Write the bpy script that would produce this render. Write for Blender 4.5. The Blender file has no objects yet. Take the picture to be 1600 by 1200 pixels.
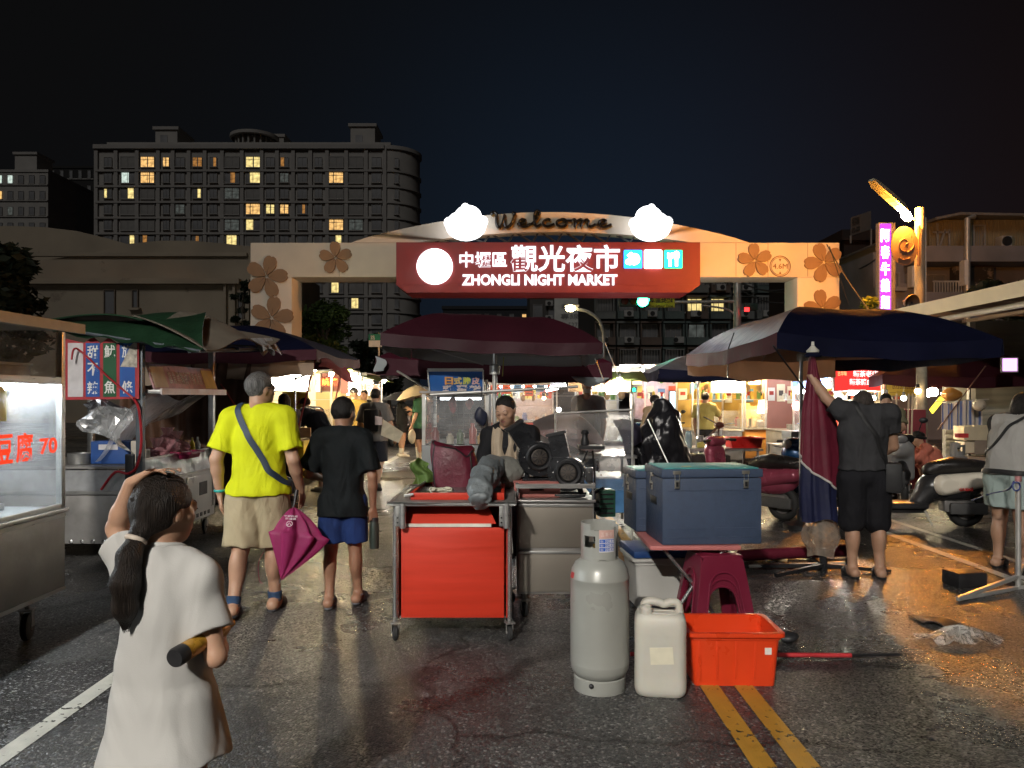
import bpy, bmesh, math, random
import numpy as np
from mathutils import Vector, Matrix, Euler
random.seed(11); RNG = np.random.default_rng(11)
S = bpy.context.scene; COL = S.collection
CAMH = 1.52; R = math.radians
V = Vector
def P(u, v, Y):
	"""point seen at pixel u,v of the 1600x1200 photograph, Y metres in front of the camera"""
	return V(((u-800)/1200*Y, Y, CAMH-(v-620)/1200*Y))
def G(u, v, z=0.0):
	return P(u, v, (CAMH-z)*1200/(v-620))
def PX(u, Y): return (u-800)/1200*Y
def PZ(v, Y): return CAMH-(v-620)/1200*Y
# materials
MATS = {}
def _new(name):
	m = bpy.data.materials.new(name); m.use_nodes = True
	nt = m.node_tree
	for n in list(nt.nodes): nt.nodes.remove(n)
	return m, nt, nt.nodes.new('ShaderNodeOutputMaterial')
def mat(name, col, rough=.5, metal=0., var=.15, scale=9., bump=0., bscale=70., spec=.5, coat=0., stretch=None, trans=0., sss=0., rvar=.1, wear=None, wearscale=6., wearamt=.6, wrinkle=0., wscale=5.):
	if name in MATS: return MATS[name]
	m, nt, out = _new(name); N = nt.nodes.new; L = nt.links.new
	b = N('ShaderNodeBsdfPrincipled'); L(b.outputs[0], out.inputs[0])
	tc = N('ShaderNodeTexCoord'); src = tc.outputs['Object']
	if stretch:
		mp = N('ShaderNodeMapping'); mp.inputs['Scale'].default_value = stretch; L(src, mp.inputs[0]); src = mp.outputs[0]
	nz = N('ShaderNodeTexNoise'); nz.inputs['Scale'].default_value = scale; nz.inputs['Detail'].default_value = 6; L(src, nz.inputs[0])
	mx = N('ShaderNodeMix'); mx.data_type = 'RGBA'
	lo = [max(0, c*(1-var)) for c in col]+[1]; hi = [min(1, c*(1+var)) for c in col]+[1]
	mx.inputs[6].default_value = lo; mx.inputs[7].default_value = hi
	st = N('ShaderNodeMapRange'); st.inputs[1].default_value = .3; st.inputs[2].default_value = .7; L(nz.outputs[0], st.inputs[0])
	L(st.outputs[0], mx.inputs[0]); cout = mx.outputs[2]
	if wear:
		n3 = N('ShaderNodeTexNoise'); n3.inputs['Scale'].default_value = wearscale; n3.inputs['Detail'].default_value = 9; n3.inputs['Roughness'].default_value = .7; L(tc.outputs['Object'], n3.inputs[0])
		r3 = N('ShaderNodeMapRange'); r3.inputs[1].default_value = wearamt; r3.inputs[2].default_value = wearamt+.06; L(n3.outputs[0], r3.inputs[0])
		m3 = N('ShaderNodeMix'); m3.data_type = 'RGBA'; m3.inputs[7].default_value = (*wear, 1); L(r3.outputs[0], m3.inputs[0]); L(cout, m3.inputs[6]); cout = m3.outputs[2]
	L(cout, b.inputs['Base Color'])
	rr = N('ShaderNodeMapRange'); rr.inputs[1].default_value = .3; rr.inputs[2].default_value = .7
	rr.inputs[3].default_value = max(0.02, rough-rvar); rr.inputs[4].default_value = min(1, rough+rvar); L(nz.outputs[0], rr.inputs[0]); L(rr.outputs[0], b.inputs['Roughness'])
	b.inputs['Metallic'].default_value = metal; b.inputs['Specular IOR Level'].default_value = spec
	b.inputs['Coat Weight'].default_value = coat
	if trans: b.inputs['Transmission Weight'].default_value = trans
	if sss:
		b.inputs['Subsurface Weight'].default_value = sss; b.inputs['Subsurface Radius'].default_value = (.02, .008, .004); b.inputs['Subsurface Scale'].default_value = .5
	if bump:
		n2 = N('ShaderNodeTexNoise'); n2.inputs['Scale'].default_value = bscale; n2.inputs['Detail'].default_value = 4; L(src, n2.inputs[0])
		bp = N('ShaderNodeBump'); bp.inputs['Strength'].default_value = bump; bp.inputs['Distance'].default_value = .01; L(n2.outputs[0], bp.inputs['Height']); L(bp.outputs[0], b.inputs['Normal'])
		if wrinkle:
			m4 = N('ShaderNodeMapping'); m4.inputs['Scale'].default_value = (1,1,.45); m4.inputs['Rotation'].default_value = (.3,.5,.2); L(tc.outputs['Object'], m4.inputs[0])
			n4 = N('ShaderNodeTexNoise'); n4.inputs['Scale'].default_value = wscale; n4.inputs['Detail'].default_value = 2.5; n4.inputs['Distortion'].default_value = 1.6; L(m4.outputs[0], n4.inputs[0])
			b4 = N('ShaderNodeBump'); b4.inputs['Strength'].default_value = wrinkle; b4.inputs['Distance'].default_value = .06; L(n4.outputs[0], b4.inputs['Height']); L(b4.outputs[0], bp.inputs['Normal'])
	MATS[name] = m; return m
def emis(name, col, strength, sample=True, back=None, var=0.):
	if name in MATS: return MATS[name]
	m, nt, out = _new(name); N = nt.nodes.new; L = nt.links.new
	e = N('ShaderNodeEmission'); e.inputs[0].default_value = (*col, 1); e.inputs[1].default_value = strength
	if var:
		tc = N('ShaderNodeTexCoord'); nz = N('ShaderNodeTexNoise'); nz.inputs['Scale'].default_value = 1.6; L(tc.outputs['Object'], nz.inputs[0])
		mr = N('ShaderNodeMapRange'); mr.inputs[1].default_value = .3; mr.inputs[2].default_value = .7; mr.inputs[3].default_value = strength*(1-var); mr.inputs[4].default_value = strength*(1+var); L(nz.outputs[0], mr.inputs[0]); L(mr.outputs[0], e.inputs[1])
	L(e.outputs[0], out.inputs[0])
	if not sample: m.cycles.emission_sampling = 'NONE'
	MATS[name] = m; return m
def film(name, col=(.9,.92,.95), clear=.7, rough=.18, bump=.6, bscale=7., tl=.5):
	"""thin clear plastic: mostly see-through, a little milky, glossy and creased"""
	if name in MATS: return MATS[name]
	m, nt, out = _new(name); N = nt.nodes.new; L = nt.links.new
	tr = N('ShaderNodeBsdfTransparent'); tr.inputs[0].default_value = (.97, .97, .97, 1)
	df = N('ShaderNodeBsdfDiffuse'); df.inputs[0].default_value = (*col, 1)
	ts = N('ShaderNodeBsdfTranslucent'); ts.inputs[0].default_value = (*col, 1)
	gl = N('ShaderNodeBsdfGlossy'); gl.inputs[0].default_value = (1, 1, 1, 1); gl.inputs[1].default_value = rough
	tc = N('ShaderNodeTexCoord'); nz = N('ShaderNodeTexNoise'); nz.inputs['Scale'].default_value = bscale; nz.inputs['Detail'].default_value = 5; L(tc.outputs['Object'], nz.inputs[0])
	bp = N('ShaderNodeBump'); bp.inputs['Strength'].default_value = bump; bp.inputs['Distance'].default_value = .05; L(nz.outputs[0], bp.inputs['Height'])
	L(bp.outputs[0], gl.inputs['Normal']); L(bp.outputs[0], ts.inputs['Normal'])
	a = N('ShaderNodeMixShader'); a.inputs[0].default_value = tl; L(df.outputs[0], a.inputs[1]); L(ts.outputs[0], a.inputs[2])
	lw = N('ShaderNodeLayerWeight'); lw.inputs[0].default_value = .25; L(bp.outputs[0], lw.inputs['Normal'])
	b = N('ShaderNodeMixShader'); b.inputs[0].default_value = .35; L(lw.outputs['Fresnel'], b.inputs[0]); L(a.outputs[0], b.inputs[1]); L(gl.outputs[0], b.inputs[2])
	mr = N('ShaderNodeMapRange'); mr.inputs[1].default_value = .3; mr.inputs[2].default_value = .75; mr.inputs[3].default_value = 1-clear-.1; mr.inputs[4].default_value = 1-clear+.12; L(nz.outputs[0], mr.inputs[0])
	c = N('ShaderNodeMixShader'); L(mr.outputs[0], c.inputs[0]); L(tr.outputs[0], c.inputs[1]); L(b.outputs[0], c.inputs[2]); L(c.outputs[0], out.inputs[0])
	MATS[name] = m; return m
def cloth2(name, col, transl=.25, rough=.8, var=.15, scale=5., bump=.3, bscale=9., gloss=0.):
	"""fabric that lets some light through (canopies, umbrellas)"""
	if name in MATS: return MATS[name]
	m, nt, out = _new(name); N = nt.nodes.new; L = nt.links.new
	b = N('ShaderNodeBsdfPrincipled'); b.inputs['Roughness'].default_value = rough; b.inputs['Specular IOR Level'].default_value = .3+gloss
	ts = N('ShaderNodeBsdfTranslucent')
	tc = N('ShaderNodeTexCoord'); nz = N('ShaderNodeTexNoise'); nz.inputs['Scale'].default_value = scale; nz.inputs['Detail'].default_value = 7; L(tc.outputs['Object'], nz.inputs[0])
	mx = N('ShaderNodeMix'); mx.data_type = 'RGBA'; mx.inputs[6].default_value = (*[c*(1-var) for c in col], 1); mx.inputs[7].default_value = (*[min(1, c*(1+var)) for c in col], 1)
	st = N('ShaderNodeMapRange'); st.inputs[1].default_value = .3; st.inputs[2].default_value = .7; L(nz.outputs[0], st.inputs[0]); L(st.outputs[0], mx.inputs[0])
	L(mx.outputs[2], b.inputs['Base Color']); L(mx.outputs[2], ts.inputs[0])
	n2 = N('ShaderNodeTexNoise'); n2.inputs['Scale'].default_value = bscale; n2.inputs['Detail'].default_value = 5; L(tc.outputs['Object'], n2.inputs[0])
	bp = N('ShaderNodeBump'); bp.inputs['Strength'].default_value = bump; bp.inputs['Distance'].default_value = .04; L(n2.outputs[0], bp.inputs['Height']); L(bp.outputs[0], b.inputs['Normal'])
	x = N('ShaderNodeMixShader'); x.inputs[0].default_value = transl; L(b.outputs[0], x.inputs[1]); L(ts.outputs[0], x.inputs[2]); L(x.outputs[0], out.inputs[0])
	MATS[name] = m; return m
STEEL = mat('stainless_steel', (.42,.42,.41), .36, .8, .12, 6, .08, 40, stretch=(1,1,14))
STEELD = mat('dull_steel', (.27,.26,.25), .5, .55, .25, 5, .1, 30)
CHROME = mat('bright_tube', (.6,.6,.6), .22, .9, .1)
ALU = mat('aluminium_pole', (.62,.61,.58), .38, .6, .1)
BLACKM = mat('black_metal', (.02,.02,.022), .4, .3, .2)
BLACKP = mat('black_plastic', (.018,.018,.02), .45, 0, .2, bump=.1)
RUBBER = mat('rubber', (.02,.02,.02), .75, 0, .2)
WHITEP = mat('white_plastic', (.7,.7,.68), .4, 0, .05)
GREYP = mat('grey_paint', (.35,.35,.34), .55, 0, .12)
RED = mat('red_paint', (.56,.035,.014), .42, 0, .14, 3, .07, 5, stretch=(.4,1,5))
WHITE = mat('white_paint', (.75,.75,.72), .5, 0, .06)
WOOD = mat('plywood', (.32,.19,.09), .6, 0, .2, 3, stretch=(1,8,8))
GLASSD = mat('dark_glass', (.012,.016,.022), .12, 0, .3, spec=.8)
CLEAR = film('clear_pane', clear=.86, rough=.06, bump=.06, bscale=3, tl=.3)
CARD = mat('cardboard', (.42,.31,.18), .8, 0, .1)
# mesh builder
def frame_of(d, up=None):
	d = V(d).normalized(); up = V(up) if up else V((0,0,1))
	if abs(d.dot(up)) > .98: up = V((0,1,0)) if abs(d.y) < .9 else V((1,0,0))
	x = up.cross(d).normalized(); y = d.cross(x).normalized()
	return x, y, d
class MB:
	def __init__(s): s.bm = bmesh.new(); s.mats = []
	def mi(s, m):
		if m not in s.mats: s.mats.append(m)
		return s.mats.index(m)
	def raw(s, verts, faces, m):
		k = s.mi(m); vs = [s.bm.verts.new(v) for v in verts]; out = []
		for f in faces:
			try: g = s.bm.faces.new([vs[i] for i in f]); g.material_index = k; out.append(g)
			except ValueError: pass
		return vs, out
	def box(s, c, size, m, rz=0., bevel=0., rot=None, taper=1.):
		x, y, z = [a/2 for a in size]
		vs = [V((sx*x*(taper if sz > 0 else 1), sy*y*(taper if sz > 0 else 1), sz*z)) for sz in (-1,1) for sy in (-1,1) for sx in (-1,1)]
		M = rot if rot is not None else Matrix.Rotation(rz, 3, 'Z')
		vs = [M @ v + V(c) for v in vs]
		v_, f_ = s.raw(vs, [(0,2,3,1),(4,5,7,6),(0,1,5,4),(2,6,7,3),(0,4,6,2),(1,3,7,5)], m)
		if bevel:
			es = list({e for f in f_ for e in f.edges})
			r = bmesh.ops.bevel(s.bm, geom=es, offset=bevel, segments=2, profile=.6, affect='EDGES')
			for f in r['faces']: f.material_index = s.mi(m)
		return f_
	def box2(s, a, b, m, bevel=0.):
		a, b = V(a), V(b); return s.box((a+b)/2, [abs(t) for t in (b-a)], m, 0, bevel)
	def bar(s, p0, p1, w, h, m, up=None, bevel=0.):
		p0, p1 = V(p0), V(p1); x, y, d = frame_of(p1-p0, up)
		M = Matrix((x, y, d)).transposed()
		return s.box((p0+p1)/2, (w, h, (p1-p0).length), m, bevel=bevel, rot=M)
	def tube(s, pts, r, m, seg=8, cap=True, closed=False, flat=1.):
		pts = [V(p) for p in pts]; n = len(pts)
		rs = r if isinstance(r, (list, tuple)) else [r]*n
		rings = []; prev = None
		for i, p in enumerate(pts):
			if closed: d = pts[(i+1) % n]-pts[i-1]
			else: d = pts[min(i+1, n-1)]-pts[max(i-1, 0)]
			if d.length < 1e-9: d = V((0,0,1))
			d.normalize()
			if prev is None: x, y, _ = frame_of(d)
			else:
				x = prev - d*prev.dot(d)
				x = x.normalized() if x.length > 1e-6 else frame_of(d)[0]
				y = d.cross(x)
			prev = x
			rings.append([s.bm.verts.new(p+(x*math.cos(2*math.pi*k/seg)+y*math.sin(2*math.pi*k/seg)*flat)*rs[i]) for k in range(seg)])
		k0 = s.mi(m); nn = n if closed else n-1
		for i in range(nn):
			a, b = rings[i], rings[(i+1) % n]
			for k in range(seg):
				f = s.bm.faces.new((a[k], a[(k+1) % seg], b[(k+1) % seg], b[k])); f.material_index = k0
		if cap and not closed:
			f = s.bm.faces.new(list(reversed(rings[0]))); f.material_index = k0
			f = s.bm.faces.new(rings[-1]); f.material_index = k0
	def lathe(s, prof, m, seg=24, M=None, a0=0., a1=2*math.pi, sx=1., sy=1.):
		M = M or Matrix(); full = abs(a1-a0-2*math.pi) < 1e-6; na = seg if full else seg+1
		rings = []
		for (r, z) in prof:
			if r < 1e-6: rings.append([s.bm.verts.new(M @ V((0,0,z)))]); continue
			rings.append([s.bm.verts.new(M @ V((r*sx*math.cos(a0+(a1-a0)*k/seg), r*sy*math.sin(a0+(a1-a0)*k/seg), z))) for k in range(na)])
		k0 = s.mi(m)
		for a, b in zip(rings, rings[1:]):
			for k in range(seg):
				j = (k+1) % na
				if len(a) == 1 and len(b) == 1: continue
				if len(a) == 1: q = (a[0], b[j], b[k])
				elif len(b) == 1: q = (a[k], a[j], b[0])
				else: q = (a[k], a[j], b[j], b[k])
				f = s.bm.faces.new(q); f.material_index = k0
	def prism(s, pts, depth, m, mside=None):
		"""closed outline of 3-D points pushed along the vector depth"""
		pts = [V(p) for p in pts]; d = V(depth); n = len(pts)
		a = [s.bm.verts.new(p) for p in pts]; b = [s.bm.verts.new(p+d) for p in pts]
		fs = [s.bm.faces.new(a), s.bm.faces.new(list(reversed(b)))]
		for f in fs: f.material_index = s.mi(m)
		ks = s.mi(mside or m)
		for i in range(n):
			f = s.bm.faces.new((a[i], b[i], b[(i+1) % n], a[(i+1) % n])); f.material_index = ks
	def sheet(s, fn, nu, nv, m, thick=0., m2=None, wrapu=False):
		"""surface fn(u,v), u,v in 0..1; thick gives it a second face along the normal"""
		pts = [[V(fn(i/nu, j/nv)) for j in range(nv+1)] for i in range(nu+1)]
		def grid(q, k, flip):
			vs = [[s.bm.verts.new(p) for p in row] for row in q]
			for i in range(nu):
				for j in range(nv):
					f = (vs[i][j], vs[i+1][j], vs[i+1][j+1], vs[i][j+1])
					f = s.bm.faces.new(f if not flip else tuple(reversed(f))); f.material_index = k
			return vs
		A = grid(pts, s.mi(m), False)
		if thick:
			q = []
			for i in range(nu+1):
				row = []
				for j in range(nv+1):
					du = pts[min(i+1, nu)][j]-pts[max(i-1, 0)][j]; dv = pts[i][min(j+1, nv)]-pts[i][max(j-1, 0)]
					nrm = du.cross(dv); nrm = nrm.normalized() if nrm.length > 1e-9 else V((0,0,1))
					row.append(pts[i][j]-nrm*thick)
				q.append(row)
			k2 = s.mi(m2 or m); B = grid(q, k2, True)
			def edge(a, b):
				for i in range(len(a)-1):
					f = s.bm.faces.new((a[i], b[i], b[i+1], a[i+1])); f.material_index = k2
			edge([r[0] for r in A], [r[0] for r in B]); edge([r[-1] for r in B], [r[-1] for r in A])
			edge(B[0], A[0]); edge(A[-1], B[-1])
	def ball(s, c, r, m, sub=2, scale=(1,1,1), rot=None):
		M = Matrix.Translation(V(c)) @ (rot.to_4x4() if rot is not None else Matrix()) @ Matrix.Diagonal((scale[0]*r, scale[1]*r, scale[2]*r, 1))
		k = s.mi(m); n0 = len(s.bm.faces)
		res = bmesh.ops.create_icosphere(s.bm, subdivisions=sub, radius=1, matrix=M)
		for v in res['verts']:
			for f in v.link_faces: f.material_index = k
	def text(s, txt, o, right, up, m, w=None, h=None, bold=0., ext=.01, align='c'):
		"""lettering on a plane: o = lower-left of its box, right/up unit vectors; fitted to w x h"""
		vs, fs = text_mesh(txt, bold)
		if not len(vs): return
		right, up = V(right).normalized(), V(up).normalized(); n = right.cross(up)
		lo = vs.min(0); hi = vs.max(0); bw, bh = hi[0]-lo[0], hi[1]-lo[1]
		if w is None: kx = ky = h/bh
		elif h is None: kx = ky = w/bw
		else: kx, ky = w/bw, h/bh
		q = [V(o)+right*float((v[0]-lo[0])*kx)+up*float((v[1]-lo[1])*ky)+n*(ext if v[2] > 0 else 0) for v in vs]
		s.raw(q, fs, m)
	def xf(s, M):
		bmesh.ops.transform(s.bm, matrix=M, verts=s.bm.verts)
	def jitter(s, amp, freq=3., seed=0):
		rs = random.Random(seed); ph = [(V((rs.uniform(-1,1), rs.uniform(-1,1), rs.uniform(-1,1)))*freq, rs.uniform(0,6), V((rs.uniform(-1,1), rs.uniform(-1,1), rs.uniform(-1,1)))) for _ in range(7)]
		for v in s.bm.verts:
			d = V((0,0,0))
			for k, p, a in ph: d += a*math.sin(k.dot(v.co)*6.28+p)
			v.co += d*amp/3
	def obj(s, name, parent=None, smooth=35., recenter=True, recalc=True, kind=None):
		if recalc: bmesh.ops.recalc_face_normals(s.bm, faces=s.bm.faces)
		me = bpy.data.meshes.new(name); s.bm.to_mesh(me); s.bm.free()
		for m in s.mats: me.materials.append(m)
		return link(name, me, parent, smooth, recenter, kind)
def link(name, me, parent=None, smooth=35., recenter=True, kind=None):
	if smooth:
		me.shade_smooth(); me.set_sharp_from_angle(angle=R(smooth))
	o = bpy.data.objects.new(name, me); COL.objects.link(o)
	if recenter and len(me.vertices):
		co = np.empty(len(me.vertices)*3); me.vertices.foreach_get('co', co); co = co.reshape(-1,3)
		lo, hi = co.min(0), co.max(0); c = V(((lo[0]+hi[0])/2, (lo[1]+hi[1])/2, lo[2]))
		me.transform(Matrix.Translation(-c)); o.location = c
	if parent is not None: adopt(o, parent)
	if kind: o['kind'] = kind
	return o
def wm(o):
	M = o.matrix_basis.copy()
	if o.parent is not None: M = wm(o.parent) @ o.matrix_parent_inverse @ M
	return M
LOCAL = set()
def adopt(o, parent):
	o.parent = parent; a = parent
	while a.parent is not None: a = a.parent
	if a.name in LOCAL:
		if parent is not a: o.matrix_parent_inverse = rel(parent, a).inverted()
	else: o.matrix_parent_inverse = wm(parent).inverted()
def rel(o, a):
	M = Matrix()
	while o is not a: M = o.matrix_parent_inverse @ o.matrix_basis @ M; o = o.parent
	return M
_TC = {}
def text_mesh(txt, bold=0.):
	key = (txt, bold)
	if key not in _TC:
		cu = bpy.data.curves.new('lettering', 'FONT'); cu.body = txt; cu.size = 1; cu.extrude = .05; cu.offset = bold; cu.resolution_u = 3
		o = bpy.data.objects.new('lettering', cu); COL.objects.link(o)
		dg = bpy.context.evaluated_depsgraph_get(); dg.update()
		me = bpy.data.meshes.new_from_object(o.evaluated_get(dg))
		co = np.empty(len(me.vertices)*3); me.vertices.foreach_get('co', co)
		fs = [tuple(p.vertices) for p in me.polygons]
		_TC[key] = (co.reshape(-1,3), fs)
		bpy.data.objects.remove(o); bpy.data.meshes.remove(me); bpy.data.curves.remove(cu)
	return _TC[key]
def T(o, label, cat, group=None, kind=None):
	o['label'] = label; o['category'] = cat
	if group: o['group'] = group
	if kind: o['kind'] = kind
	return o
def root(name, loc, label, cat, group=None, rz=0.):
	o = bpy.data.objects.new(name, None); o.empty_display_size = .2; COL.objects.link(o)
	o.location = loc; o.rotation_euler = (0,0,rz)
	return T(o, label, cat, group)
def lroot(*a, **k):
	o = root(*a, **k); LOCAL.add(o.name); return o
def struct(mb, name, smooth=35.):
	o = mb.obj(name, None, smooth); o['kind'] = 'structure'; return o
def kids(o): return [c for c in COL.objects if c.parent == o]
def dup(o, loc=None, rz=None, label=None, parent=None):
	c = o.copy(); COL.objects.link(c)
	if parent is not None: c.parent = parent
	if loc is not None: c.location = loc
	if rz is not None: c.rotation_euler = (0,0,rz)
	if label: c['label'] = label
	for k in kids(o): dup(k, parent=c)
	return c
def bez(p0, p1, p2, p3, n=12):
	return [((1-t)**3)*V(p0)+3*((1-t)**2)*t*V(p1)+3*(1-t)*t*t*V(p2)+t**3*V(p3) for t in [i/n for i in range(n+1)]]
def crv(pts, n=6):
	"""smooth curve through points (Catmull-Rom)"""
	pts = [V(p) for p in pts]; out = []
	for i in range(len(pts)-1):
		a, b, c, d = pts[max(i-1,0)], pts[i], pts[i+1], pts[min(i+2, len(pts)-1)]
		for k in range(n):
			t = k/n; out.append(.5*((2*b)+(c-a)*t+(2*a-5*b+4*c-d)*t*t+(-a+3*b-3*c+d)*t**3))
	out.append(pts[-1]); return out
# soft bodies from distance fields
def surface_nets(f, o, h):
	s = f < 0; nx, ny, nz = f.shape
	c = [(i,j,k) for i in (0,1) for j in (0,1) for k in (0,1)]
	def cor(a, i, j, k): return a[i:nx-1+i, j:ny-1+j, k:nz-1+k]
	cnt = sum(cor(s,*q).astype(np.int8) for q in c)
	act = (cnt > 0) & (cnt < 8); idx = np.argwhere(act)
	if not len(idx): return np.zeros((0,3)), np.zeros((0,4), int)
	vid = -np.ones(act.shape, np.int64); vid[act] = np.arange(len(idx))
	vals = {q: f[idx[:,0]+q[0], idx[:,1]+q[1], idx[:,2]+q[2]] for q in c}
	acc = np.zeros((len(idx),3)); n = np.zeros(len(idx))
	for a in c:
		for ax in range(3):
			if a[ax]: continue
			b = tuple(1 if t == ax else a[t] for t in range(3))
			fa, fb = vals[a], vals[b]; m = (fa < 0) != (fb < 0)
			t = np.where(m, fa/np.where(m, fa-fb, 1), 0)
			p = np.tile(np.array(a, float), (len(idx),1)); p[:,ax] += t
			acc += p*m[:,None]; n += m
	vs = (idx+acc/n[:,None])*h+np.array(o)
	faces = []
	for ax in range(3):
		sl0 = [slice(1,-1)]*3; sl0[ax] = slice(0,-1); sl1 = [slice(1,-1)]*3; sl1[ax] = slice(1,None)
		A = s[tuple(sl0)]; B = s[tuple(sl1)]
		e = np.argwhere(A != B)
		if not len(e): continue
		flip = A[e[:,0], e[:,1], e[:,2]]
		e = e.copy()
		for t in range(3):
			if t != ax: e[:,t] += 1
		u, w = [(1,2),(2,0),(0,1)][ax]
		q = []
		for du, dw in ((-1,-1),(0,-1),(0,0),(-1,0)):
			g = e.copy(); g[:,u] += du; g[:,w] += dw; q.append(vid[g[:,0], g[:,1], g[:,2]])
		q = np.stack(q, 1); q[~flip] = q[~flip][:, ::-1]
		faces.append(q)
	faces = np.concatenate(faces); faces = faces[(faces >= 0).all(1)]
	return vs, faces
def relax(vs, fs, it):
	e = np.concatenate([fs[:,[0,1]], fs[:,[1,2]], fs[:,[2,3]], fs[:,[3,0]]])
	for _ in range(it):
		acc = np.zeros_like(vs); n = np.zeros(len(vs))
		np.add.at(acc, e[:,0], vs[e[:,1]]); np.add.at(n, e[:,0], 1)
		vs = vs*.4+.6*acc/np.maximum(n,1)[:,None]
	return vs
class Sdf:
	def __init__(s, lo, hi, h):
		s.lo = np.array(lo, float); s.h = h; s.n = np.ceil((np.array(hi)-s.lo)/h).astype(int)+1
		s.ax = [(s.lo[i]+np.arange(s.n[i])*h).astype(np.float32) for i in range(3)]
		s.f = np.full(tuple(s.n), .6, np.float32)
	def like(s):
		q = Sdf.__new__(Sdf); q.lo, q.h, q.n, q.ax = s.lo, s.h, s.n, s.ax; q.f = np.full(tuple(s.n), .6, np.float32); return q
	def _sub(s, lo, hi):
		sl = []
		for i in range(3):
			a = int(np.clip(math.floor((lo[i]-s.lo[i])/s.h), 0, s.n[i])); b = int(np.clip(math.ceil((hi[i]-s.lo[i])/s.h)+1, 0, s.n[i])); sl.append(slice(a,b))
		X = s.ax[0][sl[0]][:,None,None]; Y = s.ax[1][sl[1]][None,:,None]; Z = s.ax[2][sl[2]][None,None,:]
		return tuple(sl), X, Y, Z
	def _min(s, sl, d, k):
		f = s.f[sl]
		if k > 0:
			t = np.clip(.5+.5*(f-d)/k, 0, 1); s.f[sl] = f*(1-t)+d*t-k*t*(1-t)
		else: s.f[sl] = np.minimum(f, d)
	def cone(s, a, b, ra, rb, k=.01, cut=False):
		a, b = np.array(a, float), np.array(b, float); r = max(ra, rb)+k+3*s.h+.01
		sl, X, Y, Z = s._sub(np.minimum(a,b)-r, np.maximum(a,b)+r)
		if min(X.size, Y.size, Z.size) == 0: return s
		d = b-a; L2 = float(d @ d)+1e-12
		t = np.clip(((X-a[0])*d[0]+(Y-a[1])*d[1]+(Z-a[2])*d[2])/L2, 0, 1)
		q = np.sqrt((X-a[0]-t*d[0])**2+(Y-a[1]-t*d[1])**2+(Z-a[2]-t*d[2])**2)-(ra+(rb-ra)*t)
		if cut: s.f[sl] = np.maximum(s.f[sl], -q)
		else: s._min(sl, q, k)
		return s
	def ell(s, c, r, k=.01, M=None, cut=False):
		c = np.array(c, float); r = np.array(r, float); m = max(r)+k+3*s.h+.01
		sl, X, Y, Z = s._sub(c-m, c+m)
		if min(X.size, Y.size, Z.size) == 0: return s
		x, y, z = X-c[0], Y-c[1], Z-c[2]
		if M is not None:
			A = np.array(M)   # columns = local axes
			x, y, z = (x*A[0,0]+y*A[1,0]+z*A[2,0], x*A[0,1]+y*A[1,1]+z*A[2,1], x*A[0,2]+y*A[1,2]+z*A[2,2])
		k0 = np.sqrt((x/r[0])**2+(y/r[1])**2+(z/r[2])**2); k1 = np.sqrt((x/r[0]**2)**2+(y/r[1]**2)**2+(z/r[2]**2)**2)+1e-9
		q = k0*(k0-1)/k1
		if cut:
			a = s.f[sl]; t = np.clip(.5-.5*(a+q)/max(k,1e-4), 0, 1); s.f[sl] = a*(1-t)-q*t+k*t*(1-t)
		else: s._min(sl, q, k)
		return s
	def half(s, p, n):
		"""keep the side of the plane that n points away from"""
		p = np.array(p, float); n = np.array(n, float); n = n/np.linalg.norm(n)
		X, Y, Z = s.ax[0][:,None,None], s.ax[1][None,:,None], s.ax[2][None,None,:]
		s.f = np.maximum(s.f, (X-p[0])*n[0]+(Y-p[1])*n[1]+(Z-p[2])*n[2]); return s
	def union(s, o, k=0.):
		s._min((slice(None),)*3, o.f, k); return s
	def shell(s, t): s.f = np.maximum(s.f, -(s.f+t)); return s
	def fold(s, amp, freq, seed=1, aniso=(1,1,.35), n=6):
		rs = np.random.default_rng(seed); X, Y, Z = s.ax[0][:,None,None], s.ax[1][None,:,None], s.ax[2][None,None,:]
		g = np.zeros_like(s.f)
		for _ in range(n):
			d = rs.normal(size=3)*np.array(aniso)*freq*rs.uniform(.6,1.5); ph = rs.uniform(0,6.28)
			g += np.sin(X*d[0]+Y*d[1]+Z*d[2]+ph+1.3*np.sin(Z*freq*.6+ph*2))
		s.f = s.f+(amp/n*1.6)*g; return s
	def mesh(s, name, mats, sm=1, region=None):
		vs, fs = surface_nets(s.f, s.lo, s.h); vs = relax(vs, fs, sm) if sm and len(vs) else vs
		me = bpy.data.meshes.new(name)
		if len(vs):
			me.vertices.add(len(vs)); me.vertices.foreach_set('co', vs.astype(np.float32).ravel())
			me.loops.add(len(fs)*4); me.loops.foreach_set('vertex_index', fs.astype(np.int32).ravel())
			me.polygons.add(len(fs)); me.polygons.foreach_set('loop_start', np.arange(0, len(fs)*4, 4, dtype=np.int32))
			me.update(calc_edges=True)
		for m in mats: me.materials.append(m)
		if region is not None and len(vs):
			c = vs[fs].mean(1); me.polygons.foreach_set('material_index', region(c).astype(np.int32))
		me.shade_smooth(); return me
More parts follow.
